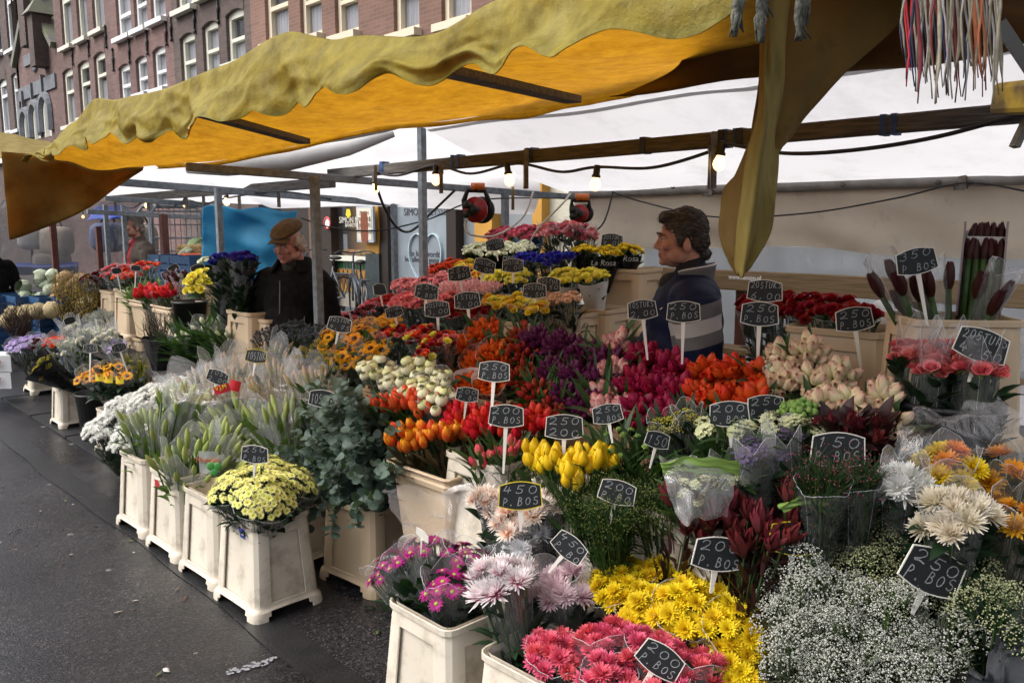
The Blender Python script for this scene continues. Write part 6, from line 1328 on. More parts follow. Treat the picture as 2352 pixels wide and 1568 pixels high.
# ---------------- street-side row and low rows
F('chrysanthemum_bunch', 'bunch of bright yellow chrysanthemums beside the white gypsophila', 'flower bunch', 'yellow chrysanthemum bunches', [(1430, 1345, 1.92, 88), (1545, 1315, 2.05, 88), (1655, 1350, 2.05, 92), (1690, 1450, 1.92, 84), (1580, 1400, 1.90, 84), (1690, 1540, 1.86, 66), (1480, 1400, 1.86, 66)], 'yellow_mum', .056, into=[(2.1, 1.45, .10)], dome=.5, cover=2.5, leaf=LD(60), wrap=CELLO_W, over=.02)
F('chrysanthemum_bunch', 'bunch of salmon pink chrysanthemums wrapped in clear film', 'flower bunch', 'salmon pink chrysanthemum bunches', [(1275, 1510, 1.60, 72), (1390, 1475, 1.70, 74), (1500, 1500, 1.72, 74), (1400, 1560, 1.58, 70), (1600, 1535, 1.78, 66), (1520, 1590, 1.66, 70)], 'pink_mum', .060, into=[(1.63, 1.56, .12), (1.66, 1.10, .1), (1.66, 1.3, .1)], dome=.4, cover=2.3, leaf=LD(60), wrap=CELLO, over=.03)
F('daisy_bunch', 'bunch of magenta daisies with dark leaves in the end bucket', 'flower bunch', 'magenta daisy bunches', [(905, 1310, 1.58, 66), (985, 1270, 1.66, 66), (1070, 1290, 1.72, 64), (1030, 1350, 1.6, 62)], 'magenta_daisy', .052, into=[(1.63, 2.02, .16)], dome=.5, spread=.9, cover=1.8, leaf=(LEAF_D, 60, .07, .04, .3, .95, .6), wrap=CELLO, over=.07)
F('chrysanthemum_bunch', 'large white chrysanthemums with pink hearts in a tall clear cone', 'flower bunch', 'white and pink chrysanthemum cone', [(1158, 1350, 1.62, 76)], 'white_pink_mum', .10, into=[(1.63, 1.62, .14)], dome=.7, n=13, leaf=LD(50, .09, .045), wrap=CELLO, over=.12, peaks=2, r0=.02)
F('chrysanthemum_bunch', 'white chrysanthemums tinged blue behind the pink hearted ones', 'flower bunch', None, [(1205, 1248, 1.86, 48)], 'white_blue_mum', .09, n=8, leaf=LD(), wrap=CELLO_H)
F('chrysanthemum_bunch', 'pale pink chrysanthemums blurred behind crumpled film', 'flower bunch', None, [(1290, 1355, 1.80, 70), ], 'pale_pink_mum', .085, n=12, leaf=LD(), wrap=CELLO_H, over=.1)
F('chrysanthemum_bunch', 'peach white chrysanthemums with orange hearts below the yellow tulips', 'flower bunch', 'peach chrysanthemum bunches', [(1130, 1155, 1.86, 42), (1250, 1165, 1.92, 48), (1185, 1200, 1.84, 52)], 'peach_mum', .088, n=7, leaf=LD(), wrap=CELLO_H, over=.08)
F('daisy_bunch', 'bunch of pale yellow daisies overflowing the cream corner bucket', 'flower bunch', 'pale yellow daisy bunches', [(545, 1120, 1.52, 72), (610, 1090, 1.68, 74), (670, 1110, 1.72, 66), (610, 1140, 1.56, 74)], 'pale_yellow_daisy', .037, into=[(1.62, 3.285, .2)], dome=.55, spread=1.0, cover=1.7, leaf=(LEAF_D, 150, .07, .035, .45, .95, .7), wrap=CELLO, over=-.02)
LL = (LEAF, 80, .13, .032, .35, 1.0, .5)
F('lily_bunch', 'bunch of green lily buds and leaves in clear film behind the cream buckets', 'flower bunch', 'green lily bunches', [(440, 1085, 1.60, 72), (345, 1000, 1.62, 66), (520, 1050, 1.78, 64), (430, 945, 1.82, 66), (545, 985, 1.95, 66), (640, 985, 2.0, 60)], 'lily_bud', .10, into=[(1.63, 3.70, .1), (1.63, 4.13, .1), (1.63, 4.57, .1), (2.0, 3.65, .1), (2.05, 4.1, .1), (2.05, 4.6, .1)], dome=.5, spread=.6, cover=1.0, n=20, leaf=(LEAF_L, 75, .13, .034, .4, 1.0, .5), wrap=CELLO_H, over=.19, ruff=.12, peaks=5)
F('lily_bunch', 'bunch of pale pink lily buds under crumpled film', 'flower bunch', 'pale pink lily bunches', [(450, 895, 2.02, 60), (545, 905, 2.05, 60), (560, 860, 2.2, 62), (640, 890, 2.15, 60), (720, 900, 2.2, 56), (660, 840, 2.35, 56)], 'pink_lily_bud', .085, into=[(2.15, 3.65, .2), (2.2, 4.1, .2), (2.15, 4.6, .2)], n=16, leaf=(LEAF, 60, .11, .03, .4, 1.0, .5), wrap=CELLO_H, over=.20, ruff=.12, peaks=5)
F('chrysanthemum_bunch', 'bunch of pure white chrysanthemums beside the lily leaves', 'flower bunch', 'white chrysanthemum bunches', [(245, 985, 1.68, 52), (290, 945, 1.74, 58), (350, 920, 1.84, 54), (410, 900, 1.95, 50), (300, 1005, 1.64, 48)], 'white_mum', .05, cover=2.1, dome=.5, leaf=LD(60, .06, .03), wrap=CELLO_T, over=.03)
F('ranunculus_bunch', 'bunch of cream white ranunculus in the wooden crate', 'flower bunch', 'cream ranunculus bunches', [(870, 860, 2.22, 44), (915, 885, 2.2, 46), (965, 905, 2.15, 46), (1005, 930, 2.1, 44), (960, 860, 2.28, 44), (1000, 880, 2.25, 42)], ['ranunculus', 'ranunculus', 'ranunculus_green'], .052, dome=.35, cover=1.2, leaf=LM(30), wrap=CELLO, over=.05)
F('tulip_bunch', 'bunch of coral red tulips above the beige tub', 'flower bunch', 'coral tulip bunches', [(890, 940, 2.06, 36), (940, 930, 2.08, 40), (985, 945, 2.08, 34)], 'coral_tulip', .033, cover=.9, leaf=LT(), ax=(-.15, -.1, .98), dome=.3, jit=.6)
F('tulip_bunch', 'bunch of orange flame tulips standing in the beige tub', 'flower bunch', 'flame tulip bunches', [(925, 1005, 1.92, 42), (985, 1000, 1.98, 44), (1045, 995, 2.05, 42), (1080, 990, 2.1, 34)], ['flame_tulip', 'flame_tulip', 'coral_tulip'], .034, into=[(2.04, 2.50, .45), (2.06, 2.62, .45), (2.06, 2.42, .45)], cover=1.0, leaf=(leafm('tulip_leaf_brown', (.06, .05, .025), (.05, .025, .02)), 26, .12, .024, .4, .8, .2), ax=(-.05, -.05, 1), dome=.15, spread=.25, jit=.8, hz=.6)
F('tulip_bunch', 'bunch of scarlet tulips behind the price sign reading 200', 'flower bunch', 'scarlet tulip bunches', [(1065, 965, 2.12, 38), (1120, 985, 2.12, 40), (1185, 985, 2.14, 40), (1235, 980, 2.18, 34)], 'red_tulip', .034, cover=1.5, leaf=LT(14, .1), ax=(-.2, -.1, .97), dome=.3, jit=.7)
F('tulip_bunch', 'bunch of yellow tulips standing above the green shrub bunches', 'flower bunch', 'yellow tulip bunches', [(1235, 1050, 1.98, 34), (1290, 1060, 1.96, 38), (1345, 1060, 1.98, 38), (1390, 1055, 2.04, 28), (1310, 1095, 1.9, 26)], 'yellow_tulip', .035, cover=1.7, leaf=(LEAF, 22, .11, .026, .2, .75, .3), ax=(-.06, -.06, 1), L_=.3, dome=.15, spread=.2, jit=1.0, hz=.6)
F('tulip_bunch', 'bunch of small striped red tulips in the black bucket', 'flower bunch', 'striped tulip bunches', [(1110, 1050, 1.98, 30), (1165, 1040, 2.02, 32)], 'striped_tulip', .026, n=9, leaf=LT(40, .12, .022), ax=(-.08, -.06, 1), L_=.28, jit=1.2, hz=.5)
F('tulip_leaf_bunch', 'bunch of plain green tulip leaves behind the sign reading 250', 'flower bunch', 'green leaf bunches', [(1430, 1000, 2.12, 40), (1480, 1020, 2.1, 36), (1400, 1040, 2.05, 30)], 'green_ball', .02, n=4, leaf=(LEAF, 44, .17, .026, .3, .8, .5), ax=(-.1, -.1, .98))
# ---------------- tulip bank on the table: plane X follows the slope of the bank
def bank(pts, r): return [(px, py+10, 2.36+(930-py)*.0024, r) for px, py in pts]
TB = dict(ax=AX_T, L_=.36, dome=.25, spread=.85, jit=.8, depthj=.03, hz=1.1)
F('tulip_bunch', 'bunch of orange tulips wrapped in white paper lying in the crate', 'flower bunch', 'orange tulip bunches', bank([(1112, 752), (1062, 790), (1140, 800), (1100, 820), (1035, 845)], 44), 'orange_tulip', .028, cover=1.5, leaf=LT(16, .12), wrap=CELLO, over=.02, **TB)
F('tulip_bunch', 'bunch of orange tulips in a folded white paper sleeve', 'flower bunch', 'paper sleeved orange tulips', bank([(1075, 872), (1125, 868)], 40), 'orange_tulip', .029, cover=1.6, leaf=LT(10, .12), wrap=PAPER_W, over=.03, **TB)
F('tulip_bunch', 'leafy bunch of red tulips between the orange and purple ones', 'flower bunch', 'leafy red tulip bunches', bank([(1195, 800), (1205, 850), (1235, 890), (1200, 760), (1265, 930)], 44), 'red_green_tulip', .026, n=22, leaf=(LEAF, 60, .10, .013, .45, .95, .4), **TB)
F('tulip_bunch', 'bunch of dark purple tulips with green leaves in the wooden crate', 'flower bunch', 'dark purple tulip bunches', bank([(1290, 780), (1340, 800), (1390, 815), (1270, 840), (1325, 850), (1375, 865), (1300, 900), (1350, 915), (1230, 770)], 44), 'purple_tulip', .027, cover=1.0, leaf=(LEAF, 40, .10, .013, .45, .9, .4), **TB)
F('tulip_bunch', 'bunch of pink and white tulips beside the dark purple ones', 'flower bunch', 'pink tulip bunches', bank([(1415, 775), (1405, 835), (1390, 885), (1385, 925), (1430, 920)], 34), 'pink_tulip', .033, cover=1.6, leaf=LT(12), **TB)
F('tulip_bunch', 'bunch of deep crimson tulips in front of the vendor', 'flower bunch', 'crimson tulip bunches', bank([(1480, 805), (1545, 830), (1460, 860), (1515, 880), (1560, 885), (1475, 925), (1535, 930)], 44), 'magenta_tulip', .037, cover=1.6, leaf=LT(4, .08), **TB)
F('tulip_bunch', 'bunch of orange red tulips beside the cream ones', 'flower bunch', 'orange red tulip bunches', bank([(1620, 840), (1685, 835), (1745, 850), (1610, 895), (1670, 905), (1735, 905)], 44), 'redorange_tulip', .035, cover=1.5, leaf=(LEAF, 6, .09, .03, .4, .85, .5), **TB)
F('tulip_bunch', 'bunch of cream tulips flushed with pink lying in the crate', 'flower bunch', 'cream tulip bunches', bank([(1800, 800), (1860, 790), (1800, 855), (1870, 855), (1935, 850), (1880, 915), (1950, 915), (2030, 890), (2045, 950), (1920, 965), (1985, 960)], 44), 'cream_tulip', .036, cover=1.5, leaf=(LEAF, 6, .09, .03, .4, .85, .5), **TB)
F('tulip_bunch', 'small bunch of white tulips beside the orange red ones', 'flower bunch', None, bank([(1768, 830)], 30), 'white_tulip', .034, cover=1.2, leaf=LT(8), **TB)
# ---------------- small flowers and greens
F('starflower_bunch', 'bunch of white green star flowers behind the price signs', 'flower bunch', 'white star flower bunches', [(1630, 985, 2.12, 40), (1700, 985, 2.12, 42), (1780, 975, 2.16, 40), (1850, 985, 2.16, 40)], 'white_floret', .05, cover=1.1, leaf=LM(40, .12, .02))
F('yellow_floret_bunch', 'bunch of tiny yellow flowers beside the white star flowers', 'flower bunch', 'tiny yellow flower bunches', [(1530, 985, 2.15, 38), (1580, 965, 2.2, 36)], 'yellow_floret', .035, cover=1.1, leaf=(LEAF_D, 70, .10, .02, .3, 1.0, .4), wrap=CELLO)
F('green_flower_bunch', 'bunch of lime green ball flowers below the cream tulips', 'flower bunch', None, [(1850, 960, 2.25, 40)], 'green_ball', .07, cover=1.0, leaf=LM())
F('statice_bunch', 'bunch of purple grey statice in crumpled film', 'flower bunch', 'purple statice bunches', [(1735, 1050, 2.06, 46), (1800, 1030, 2.12, 42)], 'purple_statice', .05, cover=1.1, leaf=LD(50), wrap=CELLO_H, over=.09)
F('greenery_bunch', 'bunch of dark green ferny twigs with tiny pink flowers', 'flower bunch', 'dark ferny bunches', [(1890, 1115, 2.02, 62), (1965, 1110, 2.1, 56)], 'pink_heath', .09, n=18, leaf=(LEAF_D, 420, .05, .006, .45, 1.05, .3), wrap=CELLO, over=.02)
F('waxflower_bunch', 'bunch of fine green shrub twigs with tiny yellow buds', 'flower bunch', 'fine green shrub bunches', [(1360, 1165, 1.94, 58), (1450, 1160, 2.0, 62), (1500, 1190, 1.98, 50), (1400, 1205, 1.86, 46)], 'wax_twig', .085, n=26, leaf=(LEAF, 620, .05, .006, .05, 1.1, .3), jit=.5)
GW = mat('green_white_wrap', (.30, .44, .16), .4, col2=(.62, .66, .60), nscale=3, nmix=(.48, .52), trans=.3)
F('foliage_bunch', 'leafy bunch in a light green and white printed wrapper', 'flower bunch', 'green wrapped leafy bunches', [(1600, 1130, 1.98, 62), (1680, 1100, 2.06, 46)], 'white_floret', .03, n=10, leaf=(LEAF, 90, .1, .02, .4, 1.0, .4), wrap=CELLO_H, over=.08)
F('leucadendron_bunch', 'bunch of dark burgundy pointed foliage between yellow and grey flowers', 'flower bunch', 'burgundy foliage bunches', [(1580, 1225, 1.98, 54), (1650, 1215, 2.0, 58), (1730, 1225, 2.0, 58), (1800, 1215, 2.04, 54), (1860, 1205, 2.1, 44), (1750, 1280, 1.96, 48)], 'burgundy_bract', .085, cover=3.2, jit=.7, leaf=(LEAF_B, 60, .08, .018, .4, 1.0, .2), ax=(-.05, -.1, 1))
F('burgundy_leaf_bunch', 'bunch of dark burgundy leaves under the cream tulips', 'flower bunch', 'burgundy leaf bunches', [(1930, 1000, 2.22, 42), (2000, 1000, 2.26, 44)], 'burgundy_bract', .06, n=6, leaf=(LEAF_B, 70, .08, .04, .6, 1.1, .5))
F('gypsophila_bunch', 'bunch of airy white gypsophila in the cream bucket', 'flower bunch', 'white gypsophila bunches', [(1840, 1330, 2.0, 68), (1830, 1430, 1.92, 70), (1930, 1390, 2.0, 76), (2040, 1420, 2.05, 78), (1930, 1500, 1.9, 78), (2050, 1520, 1.96, 80), (2150, 1490, 2.08, 66), (1840, 1530, 1.84, 60)], 'gypsophila', .080, cover=4.2, depthj=.10, dome=.55, spread=.9, leaf=(mat('gyps_haulm', (.10, .12, .075), .7), 420, .045, .005, .1, 1.08, .3), wrap=None, jit=.8)
F('green_gypsophila_bunch', 'bunch of olive green gypsophila behind the white ones', 'flower bunch', 'olive green gypsophila bunches', [(1960, 1260, 2.16, 74), (2060, 1260, 2.22, 74), (2030, 1320, 2.12, 66), (2250, 1350, 2.2, 70), (2180, 1300, 2.26, 60), (2290, 1390, 2.1, 50)], 'green_gypsophila', .075, cover=3.4, depthj=.08, dome=.5, spread=.9, leaf=(LEAF_D, 150, .06, .012, .1, .8, .3), jit=.8)
F('chrysanthemum_bunch', 'shaggy white chrysanthemums beside the yellow ones in film', 'flower bunch', 'shaggy white chrysanthemums', [(2075, 1120, 2.2, 52)], 'white_mum', .085, n=12, leaf=LD(), wrap=CELLO_H, over=.1)
F('chrysanthemum_bunch', 'shaggy cream chrysanthemums above the olive green gypsophila', 'flower bunch', None, [(2190, 1190, 2.18, 76)], 'cream_mum', .088, n=17, leaf=LD(), wrap=CELLO_H, over=.08)
F('chrysanthemum_bunch', 'golden yellow chrysanthemums under the rose cellophane', 'flower bunch', None, [(2175, 1080, 2.32, 66)], ['yellow_mum', 'orange_mum', 'yellow_mum'], .07, n=20, leaf=LD(), wrap=CELLO_H, over=.08)
F('chrysanthemum_bunch', 'bunch of orange chrysanthemums beside the shaggy cream ones', 'flower bunch', 'orange chrysanthemum bunches', [(2300, 1090, 2.42, 52), (2340, 1190, 2.3, 62), (2080, 1065, 2.36, 34)], 'orange_mum', .068, cover=1.3, leaf=LD(), wrap=CELLO_W, over=.08)
# ---------------- vendor side
F('rose_bunch', 'bunch of dark red roses in the tall beige bucket beside the vendor', 'flower bunch', 'dark red rose bunches beside the vendor', [(1745, 715, 3.2, 48), (1800, 705, 3.22, 48), (1860, 715, 3.16, 50), (1920, 718, 3.1, 48), (1970, 728, 3.04, 40)], ['red_rose'], .046, cover=1.5, dome=.35, leaf=LM(40, .06, .03), wrap=CELLO, over=.0)
F('rose_bunch', 'bunch of coral roses wrapped in clear film in front of the amaryllis', 'flower bunch', 'coral rose bunches', [(2100, 822, 2.56, 42), (2170, 820, 2.62, 36), (2245, 850, 2.56, 44), (2140, 850, 2.52, 32)], ['coral_rose', 'salmon_rose', 'coral_rose'], .044, n=24, ax=(-.05, -.05, 1), L_=.4, dome=.3, leaf=LD(50, .09, .04), wrap=CELLO, over=.12, r0=.06)
# ---------------- pyramid of roses
PX_ = 'rose pyramid bunches '
def P_(lab, grp, pts, hk, size, **k): F('rose_bunch', lab, 'flower bunch', grp, pts, hk, size, **{**dict(L_=.30, cover=1.55, leaf=LD(34, .06, .03), dome=.3, spread=.5, wrap=CELLO, over=.02), **k})
PRT = mat('printed_blue_wrap', (.04, .16, .42), .35, col2=(.50, .36, .03), nscale=9, nmix=(.5, .54), trans=.2, detail=1)
P_('bunch of speckled red roses in blue and yellow printed wrap on top', 'roses in printed wraps', [(1155, 545, 3.95, 34), (1215, 540, 3.95, 34)], 'speckled_rose', .045, wrap=PRT, over=.01)
P_('bunch of pink edged roses wrapped in clear film on the top tier', 'pink roses of the top tier', [(1270, 535, 3.95, 34), (1315, 530, 3.95, 34), (1345, 545, 4.0, 26)], ['salmon_rose', 'speckled_rose', 'pink_rose'], .045, over=.08)
P_('bunch of white roses in a black cone', 'white rose bunches', [(1095, 578, 3.75, 30), (1150, 578, 3.75, 32), (1200, 575, 3.75, 30)], 'white_rose', .038, wrap=FILM_K, over=-.02)
P_('bunch of deep blue roses behind the price sign reading 600', 'deep blue rose bunches', [(1210, 598, 3.65, 28), (1265, 600, 3.62, 34), (1300, 595, 3.66, 24)], 'blue_rose', .038)
P_('bunch of yellow roses in a black printed cone on the upper bucket', 'yellow roses in black cones', [(1345, 580, 3.78, 28), (1398, 585, 3.72, 32), (1445, 578, 3.82, 28)], 'yellow_rose', .034, wrap=FILM_K, over=-.025, L_=.22, ax=(0, -.1, 1))
P_('bunch of orange roses half hidden behind the pink ones', 'orange roses of the pyramid', [(1010, 622, 3.65, 26), (1040, 612, 3.7, 24)], 'orange_rose', .04)
P_('bunch of amber yellow roses beside the orange ones', 'amber yellow roses', [(1075, 615, 3.65, 28), (1110, 632, 3.55, 26)], ['amber_rose', 'lemon_rose'], .038)
P_('bunch of lemon yellow roses under the price sign reading 600', 'lemon yellow roses', [(1140, 640, 3.5, 28), (1190, 640, 3.5, 30)], 'lemon_rose', .04)
P_('bunch of bright yellow roses in a white printed cone', 'yellow roses in white cones', [(1300, 640, 3.45, 34), (1360, 638, 3.48, 34)], 'lemon_rose', .04, wrap=PAPER_W, over=-.02)
P_('bunch of pale pink roses high on the pyramid', 'pale pink rose bunches', [(935, 660, 3.35, 34), (985, 655, 3.4, 34), (1025, 645, 3.45, 28)], 'pink_rose', .038)
P_('bunch of small pink tulip buds beside the pale pink roses', 'small pink bud bunches', [(1040, 665, 3.3, 32), (1085, 668, 3.3, 34), (1125, 668, 3.3, 26)], 'pink_tulip', .022, cover=1.1)
P_('bunch of small red carnations behind the salmon roses', 'small red carnations', [(860, 700, 3.15, 28), (890, 690, 3.2, 28)], ['red_carnation'], .03)
P_('bunch of salmon pink roses below the pale pink ones', 'salmon pink rose bunches', [(930, 700, 3.05, 34), (980, 698, 3.08, 34), (1020, 692, 3.1, 28)], 'salmon_rose', .046)
P_('bunch of yellow roses in a clear sleeve below the price sign reading 450', 'yellow roses in clear sleeves', [(1140, 700, 3.1, 32), (1190, 700, 3.1, 34), (1235, 712, 3.06, 26)], ['yellow_rose', 'lemon_rose', 'amber_rose'], .042, over=.04)
P_('bunch of peach rose buds beside the yellow sleeve', 'peach rose bud bunches', [(1262, 690, 3.2, 28), (1305, 690, 3.22, 28)], 'peach_rose', .034)
P_('bunch of dark crimson roses behind the orange tulips', 'dark crimson rose bunches', [(1050, 722, 2.95, 30), (1100, 718, 3.0, 32), (1035, 710, 3.02, 26)], ['red_rose'], .04)
P_('bunch of rosy carnations at the end of the pyramid', 'rosy carnations', [(815, 728, 2.95, 30), (840, 712, 3.05, 26)], ['pink_carnation', 'burgundy_carnation'], .05)
P_('bunch of amber roses above the sunflowers', 'amber roses above the sunflowers', [(840, 752, 2.75, 30), (890, 742, 2.8, 30)], 'amber_rose', .036)
P_('bunch of mixed red and yellow rosebuds above the white ranunculus', 'mixed red rosebuds', [(905, 770, 2.6, 36), (965, 772, 2.58, 38), (1015, 785, 2.52, 36), (985, 810, 2.46, 30)], ['red_rose', 'orange_rose', 'red_rose', 'salmon_rose', 'lemon_rose'], .034)
F('sunflower_bunch', 'bunch of sunflowers in clear film beside the mixed rosebuds', 'flower bunch', 'sunflowers beside the rosebuds', [(770, 790, 2.45, 40), (830, 775, 2.5, 42), (860, 805, 2.42, 36), (800, 820, 2.38, 40)], 'sunflower', .075, cover=1.3, dome=.3, leaf=LM(30, .09, .05), wrap=CELLO, ax=(-.5, -.35, .78))
F('thistle_bunch', 'bunch of grey blue sea holly thistles in front of the man in the flat cap', 'flower bunch', 'grey thistle bunches', [(620, 775, 2.36, 42), (670, 765, 2.4, 46), (725, 770, 2.42, 42)], 'thistle', .04, cover=2.0, dome=.45, leaf=(mat('thistle_leaf', (.07, .08, .08), .6), 40, .08, .02, .3, .9, .3))
F('mimosa_bunch', 'bunch of yellow mimosa below the grey thistles', 'flower bunch', 'yellow mimosa bunches', [(605, 822, 2.22, 26), (700, 820, 2.3, 26), (755, 840, 2.26, 28), (740, 805, 2.35, 22)], 'mimosa', .04, n=8, leaf=LD(40, .05, .02), jit=1.0)
# ---------------- farther along the street
F('sunflower_bunch', 'bunch of sunflowers standing in the small kerbside bucket', 'flower bunch', 'sunflowers at the kerb', [(210, 862, 1.78, 30), (255, 858, 1.85, 32), (285, 865, 1.9, 22)], 'sunflower', .075, cover=1.35, dome=.3, leaf=LD(50, .09, .05), wrap=CELLO, ax=(-.45, -.35, .8))
F('golden_foliage_bunch', 'leafy golden green bunch beside the kerbside sunflowers', 'flower bunch', None, [(305, 845, 2.0, 34)], 'mimosa', .03, n=8, leaf=(leafm('golden_leaf', (.16, .13, .02), (.06, .08, .02)), 160, .08, .02, .1, 1.1, .3))
F('daisy_bunch', 'bunch of lilac daisies in clear film beside the white cartons', 'flower bunch', 'lilac daisy bunches', [(45, 795, 1.9, 32), (75, 785, 2.0, 28)], 'lilac_daisy', .05, cover=1.6, leaf=LD(30), wrap=CELLO, over=.06)
F('carnation_bunch', 'bunch of burgundy carnations beside the lilac daisies', 'flower bunch', None, [(90, 790, 1.98, 20)], 'burgundy_carnation', .05, cover=1.4, leaf=LD(30), wrap=CELLO_H)
F('rose_bunch', 'bunch of orange roses under hazy film beside the lilac daisies', 'flower bunch', None, [(125, 790, 2.0, 22)], 'orange_rose', .045, leaf=LD(30), wrap=CELLO_H, over=.1)
F('lily_bunch', 'bunch of white lilies under hazy film near the kerbside sunflowers', 'flower bunch', 'hazy white lily bunches', [(165, 800, 2.05, 28), (205, 775, 2.15, 28), (245, 775, 2.2, 28), (165, 760, 2.2, 24)], ['white_carnation', 'white_lily_bud'], .06, n=14, leaf=LM(30), wrap=CELLO_H, over=.14, ruff=.14)
F('gypsophila_bunch', 'far bunch of white gypsophila behind the hazy white lilies', 'flower bunch', None, [(235, 745, 2.4, 34)], 'gypsophila', .09, n=26, leaf=LM(30))
F('statice_bunch', 'bunch of blue statice between the film covered lilies', 'flower bunch', None, [(265, 800, 2.05, 26)], ['purple_statice', 'lilac_daisy'], .045, leaf=LD(30), wrap=CELLO_H)
F('tulip_bunch', 'leafy bunch of white tulip buds behind the black twigs', 'flower bunch', 'white tulip bunches', [(430, 785, 2.2, 34), (480, 760, 2.3, 38), (520, 780, 2.3, 34)], 'white_tulip', .03, n=7, leaf=(LEAF, 80, .2, .035, .4, 1.0, .6), wrap=CELLO, over=.1)
F('rose_bunch', 'bunch of dark burgundy roses on the far bucket stand', 'flower bunch', 'dark burgundy roses', [(215, 645, 2.5, 26), (235, 635, 2.55, 22)], ['dark_red_rose', 'burgundy_carnation'], .05, leaf=LD(30), wrap=CELLO)
F('carnation_bunch', 'bunch of salmon carnations on the far bucket stand', 'flower bunch', 'salmon carnations', [(258, 628, 2.55, 24), (285, 625, 2.6, 22)], ['salmon_rose', 'pink_carnation'], .05, leaf=LD(30), wrap=CELLO)
F('carnation_bunch', 'bunch of vermilion carnations on the far bucket stand', 'flower bunch', 'vermilion carnations', [(300, 632, 2.5, 24), (335, 620, 2.55, 28), (285, 640, 2.45, 20)], ['orange_rose', 'red_carnation'], .048, leaf=LD(30), wrap=CELLO)
F('leaf_bunch', 'wide bunch of fresh green leaves behind the red tulips of the far stand', 'flower bunch', 'green leaf tufts of the far stand', [(310, 668, 2.4, 32), (370, 660, 2.5, 34)], 'green_ball', .02, n=3, leaf=(LEAF_L, 110, .15, .02, .3, .9, .5))
F('tulip_bunch', 'bunch of bright red tulips in the low beige tub', 'flower bunch', 'red tulips of the far stand', [(340, 680, 2.28, 22), (368, 682, 2.28, 22), (393, 680, 2.32, 18)], 'red_tulip', .04, n=16, leaf=LT(16, .1), wrap=CELLO, L_=.2)
F('amaryllis_bunch', 'slim clear sleeves of amaryllis in the black bucket', 'flower bunch', 'sleeved amaryllis of the far stand', [(395, 640, 2.35, 18), (412, 645, 2.35, 16)], 'amaryllis_bud', .04, n=5, leaf=None, wrap=CELLO_H, L_=.4, over=.06)
F('rose_bunch', 'bunch of pale lemon roses beside the light blue tarp', 'flower bunch', 'pale lemon roses', [(452, 652, 2.4, 26), (460, 640, 2.45, 22)], 'lemon_rose', .05, leaf=LM(20), ax=(-.6, -.4, .6))
F('rose_bunch', 'small bunch of white roses above the pale lemon ones', 'flower bunch', None, [(477, 605, 2.55, 16)], 'white_rose', .045, leaf=LD(20), wrap=FILM_K, over=-.03)
F('rose_bunch', 'bunch of violet blue roses in a dark tall cone', 'flower bunch', 'violet blue roses', [(512, 603, 2.35, 26), (558, 602, 2.35, 30)], ['violet_rose', 'blue_rose'], .045, L_=.5, leaf=LD(90, .1, .045), wrap=film('dark_film', tint=(.35, .36, .45), haze=.1, streak=.3), over=.03, ax=(-.02, -.05, 1), cover=1.8)
# ================================================================== SUPPORTS
def plainbox(name, label, cat, c, s, m_, bv=.005): g = MB(); g.box((0, 0, 0), s); return tag(bevel(obj(name, g.mesh(name, m_, False), loc=c), bv), label, cat)
def table(name, label, x0, x1, y0, y1, z, m_=DARKW):
    t = thing(name, label, 'table', ((x0+x1)/2, (y0+y1)/2, 0)); c = V(t.location)
    n_ = max(1, int((y1-y0)/.4)); 
    for k in range(n_):
        g = MB(); w_ = (y1-y0)/n_; g.box((0, -(y1-y0)/2+(k+.5)*w_, z-.02), (x1-x0, w_-.008, .04)); obj('plank', g.mesh('plank', m_, False), t)
    for sx in (-1, 1):
        for sy in (-1, 1): g = MB(); g.box((sx*((x1-x0)/2-.04), sy*((y1-y0)/2-.05), (z-.04)/2), (.04, .04, z-.04)); obj('leg', g.mesh('leg', GALV, False), t)
table('display_table', 'dark plank display table under the tulip crates', 2.42, 3.0, .55, 5.2, .72)
table('low_shelf', 'low dark plank shelf under the yellow tulip buckets', 1.90, 2.36, .95, 2.72, .36)
table('low_shelf', 'low dark plank shelf under the film covered lilies', 2.12, 2.40, 3.0, 5.0, .46)
table('rose_shelf', 'dark plank shelf under the rose pyramid', 3.05, 4.1, 2.75, 5.2, .70)
table('rose_shelf', 'upper dark plank shelf under the highest roses', 3.55, 4.15, 2.85, 5.0, 1.02)
table('far_table', 'dark plank table under the far bucket stand', 2.15, 2.9, 5.7, 8.2, .62)
table('side_table', 'small dark table under the amaryllis bucket', 2.7, 3.3, .6, 1.75, .80)
# wooden crate of the tulips: slatted sides
def slat_crate(label, x0, x1, y0, y1, z0, h, n=3):
    t = thing('wooden_crate', label, 'crate', ((x0+x1)/2, (y0+y1)/2, z0), 'wooden tulip crates'); sx, sy = x1-x0, y1-y0
    for k in range(n):
        z = (k+.5)*h/n
        for s in (-1, 1):
            g = MB(); g.box((s*sx/2, 0, z), (.012, sy, h/n-.008)); obj('slat', g.mesh('slat', CRATE_W, False), t)
            g = MB(); g.box((0, s*sy/2, z), (sx-.014, .012, h/n-.008)); obj('slat', g.mesh('slat', CRATE_W, False), t)
    for s in (-1, 1):
        for r_ in (-1, 1): g = MB(); g.box((s*(sx/2-.018), r_*(sy/2-.018), h/2+.005), (.022, .022, h+.01)); obj('corner_post', g.mesh('corner_post', CRATE_W, False), t)
    g = MB(); g.box((0, 0, .006), (sx-.02, sy-.02, .008)); obj('base', g.mesh('base', CRATE_W, False), t)
e0 = atX(1165, 930, 2.36); e1_ = atX(1375, 975, 2.36)
slat_crate('slatted wooden crate under the purple tulips', 2.36, 2.90, e1_.y-.02, e0.y+.02, .72, .175)
slat_crate('slatted wooden crate under the crimson tulips', 2.37, 2.90, e1_.y-.60, e1_.y-.05, .72, .16)
slat_crate('slatted wooden crate under the cream tulips', 2.37, 2.90, e1_.y-1.2, e1_.y-.63, .72, .16)
